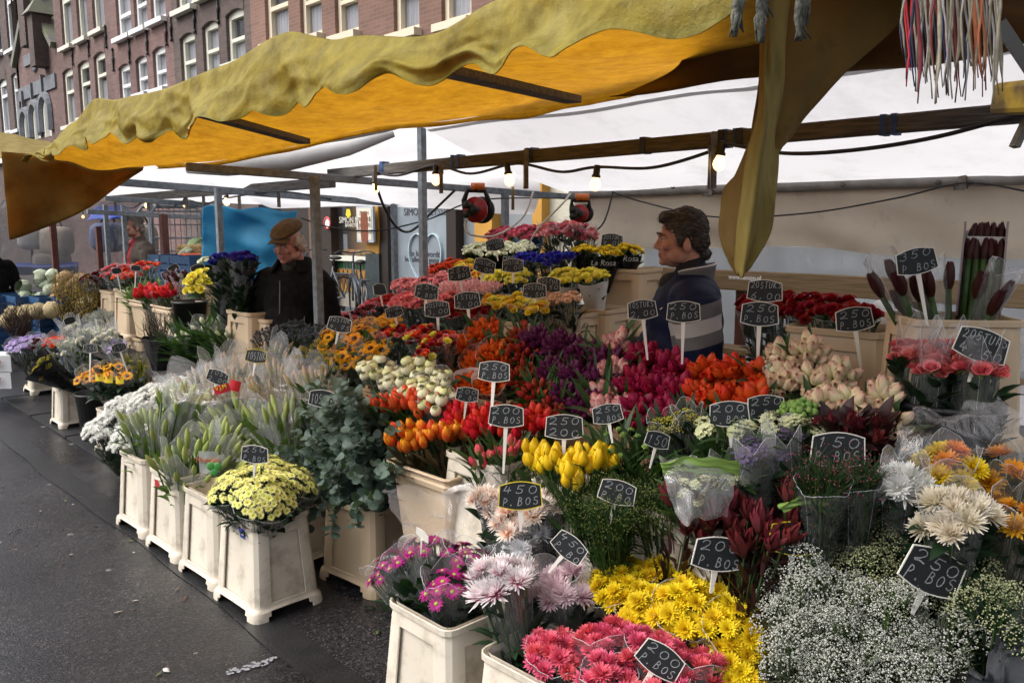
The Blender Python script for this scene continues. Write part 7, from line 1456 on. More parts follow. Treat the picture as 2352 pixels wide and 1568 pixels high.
slat_crate('slatted wooden crate under the orange tulips', 2.36, 2.92, e0.y+.05, e0.y+.72, .72, .16)
p = atX(830, 880, 2.12); q_ = atX(1050, 935, 2.12); slat_crate('slatted wooden crate under the cream ranunculus', 2.13, 2.36, q_.y, p.y, p.z-.20, .18)
# ================================================================== BUCKETS IN PLACE
b_ = bucket('cream', 1.62, 3.285, 0, 'cream bucket at the row end holding the pale yellow daisies'); sticker(b_, STK_B, (-.137, -.06, .36), (.05, .05), -math.pi/2+.0); sticker(b_, STK_R, (-.134, -.075, .385), (.03, .015), -math.pi/2)
bucket('cream', 1.63, 3.70, 0, 'cream bucket beside the pale yellow daisies holding lilies')
b_ = bucket('cream', 1.63, 4.13, 0, 'cream bucket with a red sticker holding lilies'); sticker(b_, STK_R, (-.139, .05, .35), (.05, .05), -math.pi/2)
bucket('cream', 1.63, 4.57, 0, 'cream bucket beside the rubber plates holding lilies')
bucket('cream', 1.63, 2.02, 0, 'cream bucket holding the magenta daisies'); bucket('cream', 1.63, 1.56, 0, 'cream bucket holding the pink hearted white chrysanthemums'); bucket('cream', 1.66, 1.10, 0, 'cream bucket holding the salmon pink chrysanthemums')
bucket('cream', 2.19, 1.0, 0, 'cream bucket holding the white gypsophila', .2); bucket('cream', 2.1, 1.45, 0, 'cream bucket holding the yellow chrysanthemums')
bucket('beige', 2.10, 3.16, 0, 'beige bucket holding the round leaved eucalyptus', .1, 1.05)
b_ = bucket('tub', 2.06, 2.56, .37, 'beige tub with worn label holding the flame tulips', math.pi/2, 1.08); sticker(b_, LABELW, (.03, -.136, .20), (.10, .05), 0).rotation_euler = (-.1, 0, 0)
bucket('round', 2.02, 2.02, .37, 'black round bucket holding the striped tulips'); bucket('cream', 2.1, 2.3, .36, 'cream bucket on the low shelf holding the scarlet tulips'); bucket('cream', 2.1, 1.85, .36, 'cream bucket on the low shelf holding the yellow tulips'); bucket('cream', 2.12, 1.4, .36, 'cream bucket on the low shelf holding the burgundy foliage')
bucket('cream', 2.0, 3.65, 0, 'cream bucket behind the row holding pink lilies', 0, 1.1); bucket('cream', 2.05, 4.1, 0, 'cream bucket behind the row holding film wrapped lilies', 0, 1.1); bucket('cream', 2.05, 4.6, 0, 'cream bucket behind the row holding more film wrapped lilies', 0, 1.1)
def gb(px, py, X=None): return atZ(px, py, .02)
p = gb(240, 1052); bucket('cream', p.x+.14, p.y+.14, .02, 'small low cream bucket holding the white chrysanthemums', 0, .75)
p = gb(150, 985); bucket('cream', p.x+.10, p.y+.16, .02, 'small cream bucket under the black paper wrap', 0, .8)
p = gb(200, 1018); bucket('round', p.x+.1, p.y+.1, .02, 'black round bucket under the kerbside sunflowers', 0, 1.15)
p = gb(78, 908); bucket('cream', p.x+.13, p.y+.15, .02, 'cream bucket holding the lilac daisies', 0, .9)
p = gb(255, 1000); bucket('beige', p.x+.35, p.y+.1, .02, 'cream bucket behind the black round one holding sunflowers', 0, .9)
# far bucket stand
for k, (px, py, X, kind, lab) in enumerate(((242, 668, 2.50, 'beige', 'beige bucket holding the burgundy roses'), (275, 665, 2.40, 'beige', 'beige bucket holding the salmon carnations'), (312, 690, 2.32, 'tub', 'beige tub holding green leaves'), (368, 703, 2.22, 'tub', 'low beige tub holding the bright red tulips'), (452, 690, 2.38, 'beige', 'beige bucket holding the pale lemon roses'), (478, 650, 2.5, 'beige', 'raised beige bucket holding white roses'), (545, 715, 2.30, 'beige', 'tall beige bucket holding the violet blue roses'), (585, 730, 2.36, 'beige', 'beige bucket beside the violet blue roses'))):
    p = atX(px, py, X); h = .42 if kind == 'beige' else .30; bucket(kind, p.x+.14, p.y, p.z-h, lab, math.pi/2 if kind == 'tub' else 0)
for k, (px, py, X, lab) in enumerate(((242, 770, 2.5, 'lower beige bucket under the burgundy roses'), (305, 780, 2.42, 'lower beige bucket under the green leaves'), (545, 800, 2.32, 'lower beige bucket under the violet blue roses'))):
    p = atX(px, py, X); bucket('beige', p.x+.14, p.y, max(.1, p.z-.40), lab)
p = atX(420, 700, 2.25); bucket('round', p.x+.05, p.y, p.z-.29, 'black round bucket holding sleeved amaryllis')
# pyramid
for (px, py, X, lab, s) in ((1428, 616, 3.82, 'upper beige bucket holding yellow roses in black cones', .92), (1432, 692, 3.86, 'lower beige bucket with a red sticker under the yellow roses', .95), (1352, 706, 3.52, 'beige bucket holding the yellow roses in white cones', .95), (1280, 716, 3.3, 'beige bucket holding the peach rose buds', .95), (1190, 735, 3.1, 'beige bucket holding the yellow roses in clear sleeves', .95)):
    p = atX(px, py, X); b_ = bucket('beige', p.x+.05, p.y-.02, p.z-.42*s, lab, .12, s)
    if 'sticker' in lab: sticker(b_, STK_R, (.06, -.175, .37), (.05, .035), 0).rotation_euler = (-.1, 0, 0); sticker(b_, LABELW, (-.03, -.19, .24), (.07, .06), 0, 'worn_label').rotation_euler = (-.1, 0, 0)
p = atX(1425, 740, 3.86); bucket('beige', p.x+.05, p.y-.02, p.z-.46, 'lowest beige bucket of the stack beside the vendor', .1)
p = atX(1930, 752, 3.08); bucket('beige', p.x+.06, p.y, p.z-.46, 'tall beige bucket holding the dark red roses', .1, 1.1)
p = atX(2190, 722, 2.86); AMB = bucket('beige', p.x+.04, p.y+.02, p.z-.42, 'large beige bucket holding the amaryllis sleeves', .72, .98); AP = V(AMB.location); AMZ = p.z
p = atX(2175, 900, 2.6); bucket('round', p.x+.02, p.y, p.z-.42, 'black round bucket holding the coral roses', 0, 1.25)
# lettering on the black rose cones
for (px, py, X, s) in ((1385, 610, 3.60, 'La Rosa'), (1448, 600, 3.68, 'Rosa'), (1190, 596, 3.62, 'Hello Rosa')):
    p = atX(px, py, X-.02); t = thing('rose_cone_print', 'white handwritten ' + s + ' print on a black rose cone', 'print', p)
    obj('lettering', textmesh(s, .045, CHALK, 'CENTER', shear=.2), t, q=Matrix((RIGHT, UP, -FWD)).transposed().to_quaternion())

# ================================================================== EUCALYPTUS
def roundleaf(): 
    g = MB(); vs_ = [(0, 0, 0)]; n_ = 9
    for k in range(n_): a = -math.pi+2*math.pi*k/n_; vs_.append((.5+.5*math.cos(a), .48*math.sin(a), .10*math.cos(a*2)+.03))
    vs_.append((.5, 0, -.03)); g.add(vs_, [(n_+1, k+1, (k+1) % n_+1) for k in range(n_)]); return g.mesh('eucalyptus_leaf', LEAF_G)
RL = roundleaf()
base = V((2.10, 3.16, .30)); t = thing('eucalyptus_bunch', 'big bunch of grey green round leaved eucalyptus spilling from the beige bucket', 'foliage', base); sg = MB(); lv = []
er = random.Random(21)
for k in range(130):
    px = er.uniform(625, 922); py = er.uniform(872, 1225)
    if abs(px-775)/150+abs(py-1050)/210 > 1.25: continue
    tip = atX(px, py, er.uniform(1.76, 2.20)); mid = base*.35+tip*.65+V((0, 0, .12*er.random())); mid.x = mid.x*.6+2.1*.4
    if tip.z < .45: mid = V((tip.x*.8+2.1*.2, tip.y*.8+3.16*.2, .62))
    pts = []
    for j in range(11): f = j/10; pts.append((base*(1-f)+mid*f)*(1-f)+(mid*(1-f)+tip*f)*f-base)
    sg.tube(pts, [.004-.003*j/10 for j in range(11)], 4, 0, False)
    for j in range(3, 11):
        d = (pts[j]-pts[j-1]).normalized()
        for rep in range(2):
            pp_ = pts[j]*(1-.5*rep)+pts[j-1]*.5*rep; a0 = er.uniform(0, 6.28); s1 = d.orthogonal().normalized(); s2 = d.cross(s1)
            for s in (0, math.pi): lv.append((pp_, (s1*math.cos(a0+s)+s2*math.sin(a0+s)+d*.35).normalized(), .061-.0024*j*er.uniform(.6, 1.3)))
o = obj('stem_bundle', sg.mesh('stem_bundle', STEM), t); o['kind'] = 'stuff'
lv.sort(key=lambda q_: (q_[0]+base).length); gl = MB()
for i, (pp_, d, s) in enumerate(lv):
    nn = V((er.uniform(-.6, .6)-.3, er.uniform(-.6, .6)-.3, 1)).normalized(); y_ = nn.cross(d).normalized(); z_ = d.cross(y_); M_ = Matrix((d, y_, z_)).transposed()
    if i < 300: obj('leaf', RL, t, loc=pp_, q=M_.to_quaternion(), s=s)
    else: gl.add([pp_+M_ @ (V(v_.co)*s) for v_ in RL.vertices], [tuple(f.vertices) for f in RL.polygons])
o = obj('foliage', gl.mesh('foliage', LEAF_G), t); o['kind'] = 'stuff'
# ================================================================== TWIGS
def twigs(name, label, px, py, X, n, H, spread, m_, seed, bud=None, lean=(0, 0), r0=.0022, curly=.02):
    base = atX(px, py, X); rr = random.Random(seed); t = thing(name, label, 'twig bunch', base); g = MB(); gb_ = MB()
    for k in range(n):
        a = rr.uniform(0, 6.28); s = spread*math.sqrt(rr.random()); h = H*rr.uniform(.6, 1.1); tip = V((math.cos(a)*s+lean[0], math.sin(a)*s+lean[1], h)); pts = []; bow = V((rr.uniform(-1, 1), rr.uniform(-1, 1), 0))*.06
        for j in range(8): f = j/7; pts.append(tip*f+bow*math.sin(f*math.pi)+V((noise.noise(V((k, f*4, 0))), noise.noise(V((k, f*4, 5))), 0))*curly*f)
        g.tube(pts, [r0*(1.4-j*.14) for j in range(8)], 4, 0, False)
        for q2 in range(2): j = rr.randrange(3, 7); e = pts[j]+V((rr.uniform(-.06, .06), rr.uniform(-.06, .06), rr.uniform(.03, .1))); g.tube([pts[j], (pts[j]+e)/2+V((0, 0, -.01)), e], [r0*.8, r0*.6, r0*.4], 3, 0, False)
        if bud:
            for j in range(2, 8):
                for q2 in range(3): gb_.ell(pts[j]+V((rr.uniform(-.02, .02), rr.uniform(-.02, .02), rr.uniform(-.03, .03))), rr.uniform(.004, .008), 5, 4)
    o = obj('twig_bundle', g.mesh('twig_bundle', m_), t); o['kind'] = 'stuff'
    if bud: o = obj('bud_scatter', gb_.mesh('bud_scatter', bud), t); o['kind'] = 'stuff'
    return t, base
FORS = mat('forsythia_bud', (.28, .20, .02), .7)
twigs('black_twig_bunch', 'bunch of black twigs in a dark foil pot', 372, 812, 2.12, 55, .30, .12, STEM_K, 3); p = atX(368, 850, 2.1); cone(p, p+UP*.2, V((0, 0, 1)), .05, .10, .03, FILM_K, thing('foil_pot', 'crumpled dark foil pot under the black twigs', 'pot', p), 'foil', ruff=.15)
twigs('brown_twig_bunch', 'bunch of curly brown twigs in front of the cauliflowers', 50, 790, 2.1, 70, .42, .24, STEM_B, 4, curly=.12, r0=.0035)
twigs('budding_twig_bunch', 'tall budding twigs beside the celeriac', 160, 760, 2.4, 50, .55, .16, STEM_B, 5, FORS); twigs('budding_twig_bunch', 'budding twigs beside the burgundy roses', 210, 755, 2.45, 44, .46, .14, STEM_B, 6, FORS)
# black paper wrap with yellow flowers leaning over the kerb
tp = atX(105, 850, 1.78); ax = V((-.75, .1, .6)).normalized(); t = bunch('black_wrapped_bunch', 'bunch of small yellow flowers in a pointed black paper wrap', 'flower bunch', None, tp, ax, .13, .36, 'mimosa', 12, .06, leaf=LD(30), wrap=FILM_K, over=.10, peaks=2, ruff=.1)
# ================================================================== AMARYLLIS
def amaryllis_stem(t, a, b_, n_=4, bs=.038):
    g = MB(); g.tube([a-V(t.location), b_-V(t.location)], [.011, .010], 8); st = obj('stem', g.mesh('stem', STEM), t); d = (b_-a).normalized()
    for k in range(n_):
        dd = (d+V((RND.uniform(-.16, .16), RND.uniform(-.16, .16), 0))).normalized(); me = HEADS['amaryllis_bud'][k % 3]; obj('bud', me, t, loc=b_-V(t.location), q=dd.to_track_quat('Z', 'Y') @ Quaternion((0, 0, 1), RND.random()*6), s=(bs*.8, bs*.8, bs*1.5))
def sleeve(label, pts, film_m=CELLO):
    (ax_, ay_, X0), (bx_, by_, X1), R_, k_ = pts; a = atX(ax_, ay_, X0); b2_ = atX(bx_, by_, X1); t = thing('amaryllis_sleeve', label, 'flower bunch', a, 'amaryllis in clear sleeves'); d = (b2_-a).normalized(); e1, e2 = frame_of(d)
    for k in range(k_): an = k*2.1; off = e1*math.cos(an)*.02+e2*math.sin(an)*.02; amaryllis_stem(t, a+off, b2_+off*2-d*.09+d*RND.uniform(-.03, .02))
    cone(a, b2_, d, .03, R_, .05, film_m, t, 'sleeve', peaks=2, seed=RND.randrange(99))
sleeve('clear sleeve of dark amaryllis leaning out beside the sign reading 350', ((2100, 780, 2.86), (2030, 612, 2.74), .05, 3)); sleeve('clear sleeve of dark amaryllis behind the sign reading 350', ((2130, 780, 2.9), (2085, 640, 2.84), .042, 3)); sleeve('upright clear sleeve of green amaryllis', ((2165, 780, 2.9), (2140, 620, 2.9), .045, 3)); sleeve('clear sleeve of dark amaryllis leaning over the bucket rim', ((2230, 780, 2.9), (2300, 640, 2.86), .05, 3))
# carton of amaryllis
bt = atX(2245, 735, 3.02); tp = atX(2268, 520, 3.12); d = (tp-bt).normalized(); vd = V((bt.x, bt.y, 0)).normalized(); s1 = V((vd.y, -vd.x, 0)); n1 = s1.cross(d).normalized(); n1 = -n1 if n1.dot(FWD) > 0 else n1; Lc = (tp-bt).length; hw = .062
t = thing('amaryllis_carton', 'tall open carton packed with dark red amaryllis', 'carton', bt); CART = mat('carton_print', (.62, .60, .60), .6, col2=(.45, .42, .44), nscale=6); CARTS = mat('carton_side', (.30, .24, .25), .5, col2=(.12, .04, .05), nscale=5)
for nm, c, sz, mm in (('back_panel', -n1*.05, (2*hw, .006, Lc), CART), ('side_panel', s1*-hw, (.006, .10, Lc), CARTS), ('side_panel', s1*hw, (.006, .10, Lc), CARTS)):
    g = MB(); g.box((0, 0, Lc/2), sz); obj(nm, g.mesh(nm, mm, False), t, loc=c, q=Matrix((s1, -n1, d)).transposed().to_quaternion())
for r_, zz in ((0, .62), (1, .82)):
    for k in range(5): off = s1*(-.045+.0225*k)+n1*(.02-.03*r_); amaryllis_stem(t, bt+off, bt+off+d*(Lc*zz), 2, .032)
g = MB(); g.box((0, 0, 0), (2*hw-.01, .004, .05)); obj('paper_divider', g.mesh('paper_divider', PAPER_W, False), t, loc=d*(Lc*.80)+n1*.012, q=Matrix((s1, -n1, d)).transposed().to_quaternion())
# ================================================================== LOOSE FILM, BAGS
def filmsheet(label, pts, m_=CELLO_H, amp=.03, nm='film_sheet'):
    rows = [[D(*q) for q in r] for r in pts]; c = rows[0][0].copy(); rows = [[q-c for q in r] for r in rows]; return tag(obj(nm, patch(rows, 18, 16, amp, RND.random()*9).mesh(nm, m_), loc=c), label, 'wrapping film')
filmsheet('creased clear film standing beside the beige tub', [[(880, 1112, 2.75), (950, 1130, 2.8), (1010, 1130, 2.85), (1085, 1105, 2.85)], [(900, 1170, 2.7), (960, 1190, 2.75), (1020, 1190, 2.78), (1080, 1180, 2.8)], [(940, 1235, 2.65), (980, 1240, 2.68), (1020, 1240, 2.7), (1050, 1240, 2.72)]])
filmsheet('crumpled clear film lying over the pink lilies', [[(340, 870, 4.5), (480, 830, 4.6), (640, 815, 4.6), (800, 850, 4.3)], [(380, 905, 4.3), (480, 880, 4.35), (620, 870, 4.35), (790, 890, 4.1)], [(420, 930, 4.2), (500, 920, 4.2), (620, 915, 4.2), (760, 930, 4.0)]], CELLO_T, .06)
filmsheet('big crumpled clear film below the coral roses', [[(2095, 925, 2.1), (2160, 945, 2.05), (2230, 935, 2.05), (2290, 905, 2.1)], [(2070, 980, 2.0), (2160, 990, 1.95), (2260, 990, 1.95), (2352, 960, 2.0)], [(2020, 1060, 2.0), (2140, 1055, 1.95), (2260, 1050, 1.95), (2370, 1040, 1.95)]], CELLO_T, .03)
filmsheet('green edged clear wrapper standing behind the burgundy foliage', [[(1515, 1062, 2.2), (1570, 1056, 2.2), (1630, 1056, 2.22), (1690, 1075, 2.25)], [(1530, 1110, 2.18), (1580, 1108, 2.16), (1630, 1108, 2.18), (1685, 1120, 2.2)], [(1555, 1190, 2.15), (1590, 1190, 2.13), (1630, 1190, 2.15), (1670, 1190, 2.17)]], CELLO_H, .03)
LIME = mat('lime_film', (.26, .42, .10), .35, trans=.35)
filmsheet('lime green paper edge of a wrapper among the small flowers', [[(1515, 1060, 2.19), (1600, 1050, 2.2), (1700, 1055, 2.24)], [(1520, 1075, 2.19), (1600, 1068, 2.2), (1700, 1075, 2.24)], [(1523, 1088, 2.19), (1600, 1082, 2.2), (1695, 1090, 2.24)]], LIME, .01)
filmsheet('curved lime green wrapper edge above the olive gypsophila', [[(1785, 1158, 2.1), (1860, 1140, 2.1), (1930, 1165, 2.12), (2010, 1205, 2.15)], [(1790, 1168, 2.1), (1860, 1153, 2.1), (1930, 1180, 2.12), (2005, 1212, 2.15)], [(1800, 1172, 2.1), (1860, 1165, 2.1), (1920, 1192, 2.12), (1990, 1218, 2.15)]], LIME, .01)
BAGG = mat('dark_grey_plastic', (.055, .06, .066), .25, spec=.6, bump=.6, bscale=14, col2=(.03, .032, .036), nscale=5)
filmsheet('folded dark grey plastic sack beside the white gypsophila', [[(2290, 1420, 1.95), (2330, 1405, 2.0), (2380, 1395, 2.0), (2440, 1390, 2.0)], [(2270, 1480, 1.85), (2310, 1470, 1.86), (2370, 1465, 1.9), (2440, 1460, 1.9)], [(2235, 1560, 1.75), (2290, 1570, 1.78), (2360, 1580, 1.8), (2440, 1590, 1.8)], [(2230, 1640, 1.75), (2290, 1660, 1.78), (2360, 1670, 1.8), (2440, 1680, 1.8)]], BAGG, .04, 'plastic_sack')
# printed paper tags on the bouquets
def tagcard(label, px, py, Dd, wd, ht, m_, txt=None, roll=0.0, tm=None, sz=.03):
    c = D(px, py, Dd); t = thing('paper_tag', label, 'paper tag', c); q_ = Matrix((RIGHT, UP, -FWD)).transposed().to_quaternion() @ Quaternion((0, 0, 1), roll)
    g = MB(); g.grid(lambda u, v: V(((u-.5)*wd, (v-.5)*ht, .006*math.sin(u*3))), 6, 3); obj('card', g.mesh('card', m_), t, q=q_)
    if txt: obj('lettering', textmesh(txt, sz, tm, 'CENTER'), t, loc=-FWD*.008, q=q_)
    return t
tagcard('red paper tag with gold letters among the pink lilies', 510, 893, 3.7, .075, .04, mat('red_tag', (.42, .02, .03), .4), 'V.J.M', .3, RIM_Y, .026); tagcard('small red paper tag beside the gold lettered one', 540, 885, 3.75, .05, .05, STK_R, None, -.3)
MOED = mat('white_print_film', (.60, .62, .60), .4, alpha=.45); tagcard('white printed film with green clover on the lily wrap', 480, 1060, 3.05, .075, .085, MOED, 'Moeder', .0, mat('orange_print', (.55, .13, .04), .6), .03)
g = MB(); c = D(492, 1075, 3.0)
for k in range(3): a = k*2.094+.5; g.ell(RIGHT*math.cos(a)*.015+UP*math.sin(a)*.015, (.016, .003, .016), 10, 6, 0, Matrix.Rotation(-YAW, 3, 'Z'))
tag(obj('clover_print', g.mesh('clover_print', mat('clover', (.06, .26, .05), .5)), loc=c), 'green clover picture on the lily wrap', 'picture')
for k, (px, py) in enumerate(((228, 866), (250, 870), (275, 872))): tagcard('small yellow seed tag among the kerbside sunflowers', px, py, 5.1, .05, .05, RIM_Y, 'V', 0, STK_R, .05)['group'] = 'sunflower seed tags'

# ================================================================== PRICE SIGNS with chalk writing
def arc(cx, cy, rx, ry, a0, a1, n_=10): return [(cx+rx*math.cos(math.radians(a0+(a1-a0)*i/n_)), cy+ry*math.sin(math.radians(a0+(a1-a0)*i/n_))) for i in range(n_+1)]
G_ = {'0': [arc(.5, .5, .38, .46, 80, 440, 14)], '1': [[(.35, .75), (.55, .98), (.5, .5), (.45, .0)]], '2': [arc(.45, .7, .33, .28, 170, -30, 8)+[(.5, .3), (.1, .08), (.2, .0), (.5, .1), (.95, .0)]], '3': [arc(.45, .75, .3, .22, 160, -80, 8)+arc(.45, .27, .36, .27, 80, -160, 8)],
      '4': [[(.35, 1), (.1, .4), (.85, .45)], [(.65, .75), (.55, .0)]], '5': [[(.9, .97), (.35, .95), (.25, .55)]+arc(.45, .3, .35, .28, 110, -150, 8)], '6': [[(.75, 1), (.35, .65), (.15, .3)]+arc(.47, .26, .33, .25, 180, -170, 12)], '7': [[(.1, .92), (.9, .98), (.4, .0)], [(.25, .45), (.75, .5)]],
      'P': [[(.2, .0), (.3, 1)], arc(.35, .72, .45, .26, 95, -90, 8)], 'B': [[(.15, .0), (.25, 1)]+arc(.3, .76, .4, .22, 90, -90, 6)+arc(.3, .28, .5, .27, 90, -90, 8)], 'O': [arc(.5, .45, .36, .42, 100, 460, 14)], 'S': [arc(.5, .74, .3, .22, 40, 270, 8)+arc(.48, .27, .34, .25, 90, -150, 8)],
      'T': [[(.05, .92), (.95, 1)], [(.5, .95), (.42, .0)]], 'U': [[(.12, .95), (.1, .3)]+arc(.45, .28, .34, .26, 180, 340, 6)+[(.85, .95)]], 'K': [[(.2, 1), (.15, 0)], [(.8, .98), (.22, .5), (.9, .02)]], '.': [arc(.3, .05, .07, .06, 0, 360, 5)], ',': [[(.35, .12), (.2, -.15)]], ' ': []}
QC = lambda yaw, tilt=0.0: Quaternion((0, 0, 1), -YAW+yaw) @ Quaternion((1, 0, 0), math.pi/2-tilt)      # plane facing the camera side, turned by yaw
def board_outline(s=1.0):
    hw, ht = .5*s, .24*s+.5*(s-1)*.35; pts = []
    for i in range(9): u = i/8; pts.append((-hw*.93+2*hw*.93*u, ht+.085*math.sin(math.pi*u)))
    for i in range(9): u = i/8; pts.append((hw*1.0-2*hw*u, -ht-.085*math.sin(math.pi*u)))
    return pts
def board_meshes(rim):
    o1 = board_outline(.962); o2 = board_outline(1.0); g = MB(); n_ = len(o1)
    g.add([(x, y, .002) for x, y in o1], [tuple(range(n_))[::-1]]); bm = g.mesh('board', BOARD, False)
    g = MB(); ring = [(x, y, .010) for x, y in o1]+[(x, y, .010) for x, y in o2]+[(x, y, -.012) for x, y in o2]+[(x, y, .002) for x, y in o1]
    fs = []
    for k in range(n_):
        j = (k+1) % n_; fs += [(k, n_+k, n_+j, j)[::-1], (n_+k, 2*n_+k, 2*n_+j, n_+j)[::-1], (3*n_+k, k, j, 3*n_+j)[::-1]]
    fs.append(tuple(2*n_+k for k in range(n_))); g.add(ring, fs); return bm, g.mesh('rim', rim, False)
BW = board_meshes(RIM_W); BY = board_meshes(RIM_Y)
def chalk(lines, seed):
    r = random.Random(seed); g = MB(); nl = len(lines); lh = .56/nl
    for li, s in enumerate(lines):
        cw = min(.86/len(s), lh*1.0); tw = cw*len(s); x0 = -tw/2+r.uniform(-.03, .03); y0 = .30-lh*(li+.88)-.0; sl = r.uniform(-.04, .08)
        for ci, ch in enumerate(s):
            for st in G_.get(ch, []):
                jx_, jy_ = r.uniform(-.03, .03), r.uniform(-.05, .05); pts = []
                for (a, b2) in st: x = x0+(ci+.08+.78*a+jx_+.12*b2)*cw; y = y0+(b2*.80+jy_)*lh*.82+sl*(x-x0); pts.append(V((x, y, 0)))
                for p0, p1 in zip(pts, pts[1:]):
                    d = p1-p0
                    if d.length < 1e-5: continue
                    d.normalize(); nn = V((-d.y, d.x, 0))*.0085*r.uniform(.7, 1.3)*(1.0 if nl > 1 else 1.2); e = d*.004
                    g.add([p0-e+nn, p0-e-nn, p1+e-nn, p1+e+nn], [(0, 1, 2, 3)])
    return g.mesh('chalk_writing', CHALK, False)
def sign(px, py, wpx, lines, Dd, label, roll=0.0, yaw=0.0, tilt=.15, stick=.065, rim='w', back=False):
    yaw += RND.uniform(-.22, .22); tilt += RND.uniform(-.12, .12); c = D(px, py, Dd); W_ = wpx*Dd/FOC; t = thing('price_sign', label, 'price sign', c, 'chalk price signs')
    q_ = QC(yaw, tilt) @ Quaternion((0, 0, 1), math.radians(roll)); bm, rm = BY if rim == 'y' else BW
    obj('board', bm, t, q=q_, s=W_); obj('rim', rm, t, q=q_, s=W_)
    if lines: obj('chalk_writing', chalk(lines, px), t, loc=q_ @ V((0, 0, .004*W_+.0006)), q=q_, s=W_)
    g = MB(); a = q_ @ V((0, -.30*W_, -.010*W_)); dn = (q_ @ V((0, -1, 0))); b2 = a+dn*stick; w0 = .06*W_; sx = q_ @ V((1, 0, 0)); nz_ = q_ @ V((0, 0, 1))
    g.add([a-sx*w0, a+sx*w0, b2+sx*w0*.45, b2-sx*w0*.45, a-sx*w0-nz_*.003, a+sx*w0-nz_*.003, b2+sx*w0*.45-nz_*.003, b2-sx*w0*.45-nz_*.003], [(0, 3, 2, 1), (4, 5, 6, 7), (0, 1, 5, 4), (1, 2, 6, 5), (2, 3, 7, 6), (3, 0, 4, 7)]); obj('stick', g.mesh('stick', RIM_W, False), t)
S3 = ('20STUKS', '3,00')
for a in [(585, 1043, 68, ('250', 'P.BOS'), 3.28, 'price sign reading 250 over the pale yellow daisies', -4), (500, 866, 54, ('10ST', '2,00'), 4.3, 'tilted price sign over the pink lilies', -18), (740, 915, 64, ('10STUK',), 3.6, 'price sign half sunk in the eucalyptus', -6),
          (780, 745, 56, ('10STUK', '4,75'), 4.2, 'price sign between thistles and sunflowers', -12, .25), (905, 716, 42, S3, 4.55, 'narrow price sign reading 3,00 above the amber roses', 12, .5), (872, 665, 44, (), 4.75, 'price sign turned edge on above the small red carnations', 0, 1.15),
          (980, 670, 58, ('250', 'P.BOS'), 4.6, 'price sign reading 250 on the salmon roses', -6), (1004, 710, 60, S3, 4.35, 'price sign reading 20 stuks 3,00 on its white stick', 3, 0.0, .15, .16), (1073, 690, 62, ('1STUK', '2.00'), 4.3, 'price sign reading 2.00 above the orange tulips', 6, 0.0, .15, .16),
          (1055, 628, 54, ('250', 'P.BOS'), 4.9, 'price sign reading 250 above the pale pink roses', 8), (1113, 611, 52, ('20STUKS', '4,00'), 4.95, 'price sign reading 4,00 among the amber roses', -14), (1178, 610, 50, ('20STUKS', '6,00'), 4.7, 'price sign reading 6,00 in front of the deep blue roses', 0), (1137, 562, 44, ('20STUK', '4,00'), 5.1, 'price sign behind the white roses', 10),
          (1228, 668, 56, ('20STUK', '4,50'), 4.3, 'price sign reading 4,50 above the yellow sleeves', 0), (1260, 654, 56, ('20STUK', '3,50'), 4.45, 'price sign reading 3,50 behind the peach rose buds', -4), (1406, 553, 52, ('20STUKS', '7,00'), 4.9, 'price sign reading 7,00 on the yellow roses in black cones', -4),
          (1475, 711, 72, ('10STUKS', '2,00'), 3.2, 'price sign reading 10 stuks 2,00 in front of the vendor', 4, 0.0, .15, .16), (1570, 716, 78, ('250', 'P.BOS'), 3.1, 'price sign reading 250 in front of the vendor sleeve', 0, 0.0, .15, .16), (1757, 668, 80, ('20STUKS', '6,00'), 3.25, 'price sign reading 6,00 on the dark red roses', -3), (1745, 721, 88, ('250', 'P.BOS'), 3.0, 'price sign reading 250 below the one reading 6,00', -2, 0.0, .15, .16),
          (1962, 733, 88, ('250', 'P.BOS'), 2.95, 'price sign reading 250 beside the dark red roses', 8, 0.0, .15, .16), (2105, 600, 94, ('350', 'P BOS'), 2.5, 'price sign reading 350 on the amaryllis', 12, 0.0, .15, .16), (2255, 793, 120, ('20STUKS', '4,50'), 2.3, 'price sign reading 4,50 on the coral roses', -18),
          (1135, 853, 76, ('250', 'P.BOS'), 2.95, 'price sign reading 250 on the orange tulips', -2, 0.0, .15, .16), (1163, 955, 84, ('200', 'P.BOS'), 2.75, 'price sign reading 200 on the scarlet tulips', -3, 0.0, .15, .16), (1073, 906, 54, ('200', 'P.BO'), 3.0, 'hazy price sign beside the cream ranunculus', -8), (1296, 980, 92, ('250', '200'), 2.7, 'grey worn price sign above the yellow tulips', -2),
          (1395, 950, 72, ('250', 'P.BOS'), 2.6, 'price sign reading 250 above the green tulip leaves', 10), (1510, 1010, 62, ('150',), 2.45, 'price sign reading 150 among the tiny yellow flowers', -16), (1675, 950, 94, ('200', 'P.BOS'), 2.4, 'price sign reading 200 on the white star flowers', 4), (1760, 936, 94, ('250', 'P.BOS'), 2.55, 'price sign reading 250 behind the star flowers', 0),
          (1925, 1033, 132, ('150', 'P.BOS'), 2.15, 'large price sign reading 150 above the ferny twigs', -2), (1418, 1130, 90, ('200', 'P.BO'), 2.4, 'price sign on the fine green shrub bunches', -14), (1308, 1256, 88, ('450', 'P.BO'), 2.3, 'steeply tilted price sign reading 450', -38), (1650, 1272, 132, ('200', 'P.BOS'), 2.15, 'price sign reading 200 behind the yellow chrysanthemums', -10),
          (2143, 1312, 170, ('250', 'P.BOS'), 1.95, 'large price sign reading 250 on the white gypsophila', -26), (1517, 1515, 118, ('200', 'P.BOS'), 2.0, 'tilted price sign reading 200 on the salmon pink chrysanthemums', -34), (970, 1228, 46, (), 2.55, 'white backed price sign edge on among the magenta daisies', 20, 2.3)]:
    sign(*a)
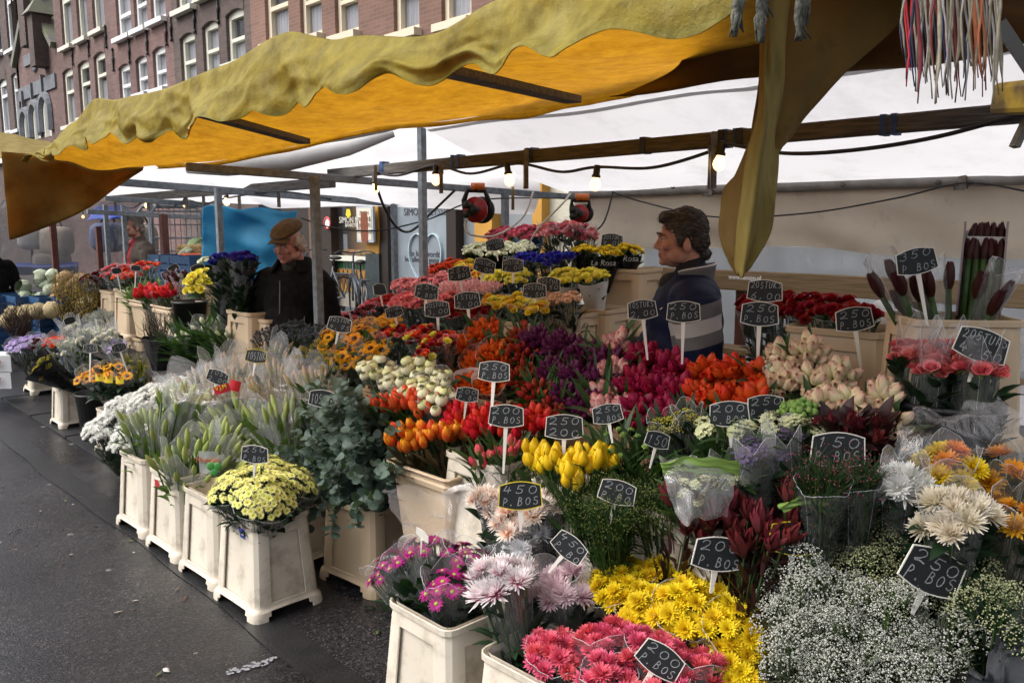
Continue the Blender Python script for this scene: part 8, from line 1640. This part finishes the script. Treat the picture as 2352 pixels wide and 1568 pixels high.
sign(1195, 1138, 106, ('450', 'P.BOS'), 2.32, 'yellow rimmed price sign reading 450 on the peach chrysanthemums', 0, rim='y'); sign(1825, 1236, 128, ('10STUK',), 2.12, 'yellow rimmed price sign sunk in the burgundy foliage', -6, rim='y'); sign(588, 818, 50, ('10STUK',), 4.1, 'yellow rimmed price sign beside the mimosa', -8, rim='y')
for k, (px, py, w_, dd) in enumerate(((207, 800, 32, 5.6), (273, 798, 32, 5.5), (312, 616, 22, 6.3), (268, 622, 22, 6.6), (398, 616, 26, 6.0), (455, 618, 34, 5.9), (160, 736, 26, 6.6))):
    sign(px, py, w_, ('250',) if k in (0, 1) else (), dd, ['price sign beside the kerbside sunflowers', 'price sign above the golden foliage', 'pale backed sign above the vermilion carnations', 'pale backed sign above the salmon carnations', 'tilted pale sign above the sleeved amaryllis', 'pale sign behind the pale lemon roses', 'price sign in the film above the white lilies'][k], [0, 14, -8, 5, 30, 12, 18][k], [.2, .5, .8, .8, .6, .4, .7][k], stick=.2)

# ================================================================== labels that say which bunch: what it stands next to
import re
used = {}
for (t, lab, grp, top) in BUNCHES: used.setdefault(lab, set()).add(grp)
cnt = {}
for b_ in BUNCHES: cnt[b_[2]] = cnt.get(b_[2], 0)+1
for (t, lab, grp, top) in BUNCHES:
    if not grp or cnt[grp] < 2: continue
    core = re.split(r' (?:in|beside|behind|under|lying|standing|wrapped|with|on|below|above|between|over|half|high|at|flushed|and leaves|overflowing|blurred) ', lab)[0]
    near = {}
    for (t2, l2, g2, p2) in BUNCHES:
        if g2 and g2 != grp: near[g2] = min(near.get(g2, 9), (p2-top).length)
    for g2 in sorted(near, key=near.get)[:7]:
        if near[g2] > .8: break
        cand = core+(' next to the ' if near[g2] < .42 else ' near the ')+g2
        if len(cand.split()) <= 16 and cand not in used: used[cand] = {grp}; t['label'] = cand; break

# cabbages: overlapping leaves
cg = shape_geo('ranun', 0).mesh('cabbage', [CABB, CABB])
for o in list(bpy.data.objects):
    if o.name.split('.')[0] == 'cabbage': o.data = cg; o.scale = [k*2.1 for k in o.scale]
